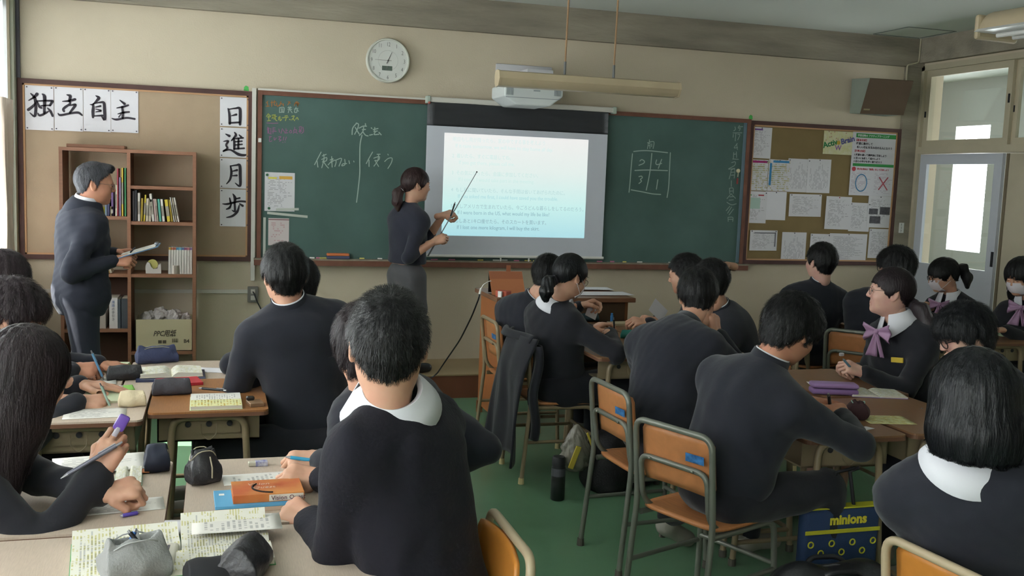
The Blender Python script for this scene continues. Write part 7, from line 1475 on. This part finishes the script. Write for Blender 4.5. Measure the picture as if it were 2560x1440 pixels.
q = hp('MG', 'R', .085); pen(q+Vector((.02, .02, -.045)), q+Vector((-.005, -.01, .085)), .0045, mat('dark_pen', '26282c', .4), 'dark pen in the ponytailed girl\'s hand')
q = hp('R1', 'R', .085); pen(q+Vector((.015, .03, -.045)), q+Vector((-.04, -.02, .055)), .007, mat('black_marker', '2c2a2e', .4), 'black marker in the hand of the boy writing')
q = hp('Q2', 'L', .09, (0, -.01, .0)); pen(q+Vector((-.03, -.015, .035)), q+Vector((.02, -.01, -.01)), .0055, mat('steel_blue_pen', '5c7c8c', .4), 'steel-blue pen in the bow girl\'s hands')
t = thing('eraser', 'small silver-white eraser pinched by the girl with the mauve bow', 'eraser', aty(2104, 884, 3.9)); MB().rbox(aty(2104, 886, 3.92), (.022, .014, .016), .004, 2).build('rubber', mat('eraser_grey', 'a8a4a8', .4), t)
q = hp('Q1', 'R', .085); pen(q+Vector((-.04, .0, -.03)), q+Vector((.05, .0, .03)), .005, mat('teal_pen', '4c94a8', .4), 'teal pen in the hand near the right-hand worksheet')
def card(px, py, Y, w, h, rot, lab):
    c = aty(px, py, Y); R = Matrix.Rotation(math.radians(rot), 4, 'Y'); u = R @ Vector((1, .25, 0)); v = R @ Vector((0, .3, 1)); t = MB().sheet(c-u*w/2-v*h/2, c+u*w/2-v*h/2, c+u*w/2+v*h/2, c-u*w/2+v*h/2, (0, -.001, 0)).build('card', M_paper); return tag(t, lab, 'card')
card(1482, 775, 5.75, .085, .10, 25, 'white card in the hand of the boy beside the ponytailed girl'); card(1646, 776, 5.45, .13, .085, 38, 'white card held up by the boy facing left at the middle desks')
# clipboard and pen of the man
R_ = Vector(ARMS['man']['R'][2]); L_h = Vector(ARMS['man']['L'][2]); A = aty(300, 640, 6.2); B = aty(398, 612, 6.2); u = (B-A); w = Vector((0, 1, 0)); t = thing('clipboard', 'blue clipboard with white sheets held by the man in the suit', 'clipboard', A)
n_ = u.cross(w).normalized(); n_ = n_ if n_.z > 0 else -n_
a, b = A-w*.13, A+w*.17; MB().sheet(a, a+u, b+u, b, n_*.004).build('board', mat('blue_board', '5c7ca0', .4), t); s_ = .012
MB().sheet(a+w*.012+u*.02+n_*.004, a+u*.93+w*.012+n_*.004, b+u*.93-w*.012+n_*.004, b-w*.012+u*.02+n_*.004, n_*.003).build('sheets', M_ws, t); MB().rbox(A+u*.93+Vector((0, .02, .012)), (.02, .09, .014), .003).build('clip', mat('clip_steel', '8c9098', .3, metal=.7), t)
pen(aty(325, 632, 6.08), aty(338, 618, 6.02), .0045, mat('dark_pen', '26282c'), 'dark pen in the hand of the man in the suit')
# pointer of the woman
p0, p1 = aty(1070, 640, 6.86), aty(1192, 430, 7.05); t = thing('pointer', 'long thin telescopic pointer held against the screen', 'pointer', p0); d = p1-p0
MB().tube([p0, p0+d*.28], .0055, 8).build('grip_section', mat('pointer_grip', '6c6c70', .4), t, smooth=60); MB().tube([p0+d*.28, p0+d*.65], .0038, 8).build('middle_section', mat('pointer_steel', '9c9ca4', .3, metal=.7), t, smooth=60); MB().tube([p0+d*.65, p1], .0028, 8).build('end_section', mat('pointer_steel', '9c9ca4'), t, smooth=60); MB().ball(tuple(p1), .006, 8).build('tip', M_dark, t)
pen(aty(1125, 545, 6.93), aty(1138, 505, 6.93), .006, mat('dark_pen', '26282c'), 'dark marker in the woman teacher\'s raised hand')
# woman's bracelet
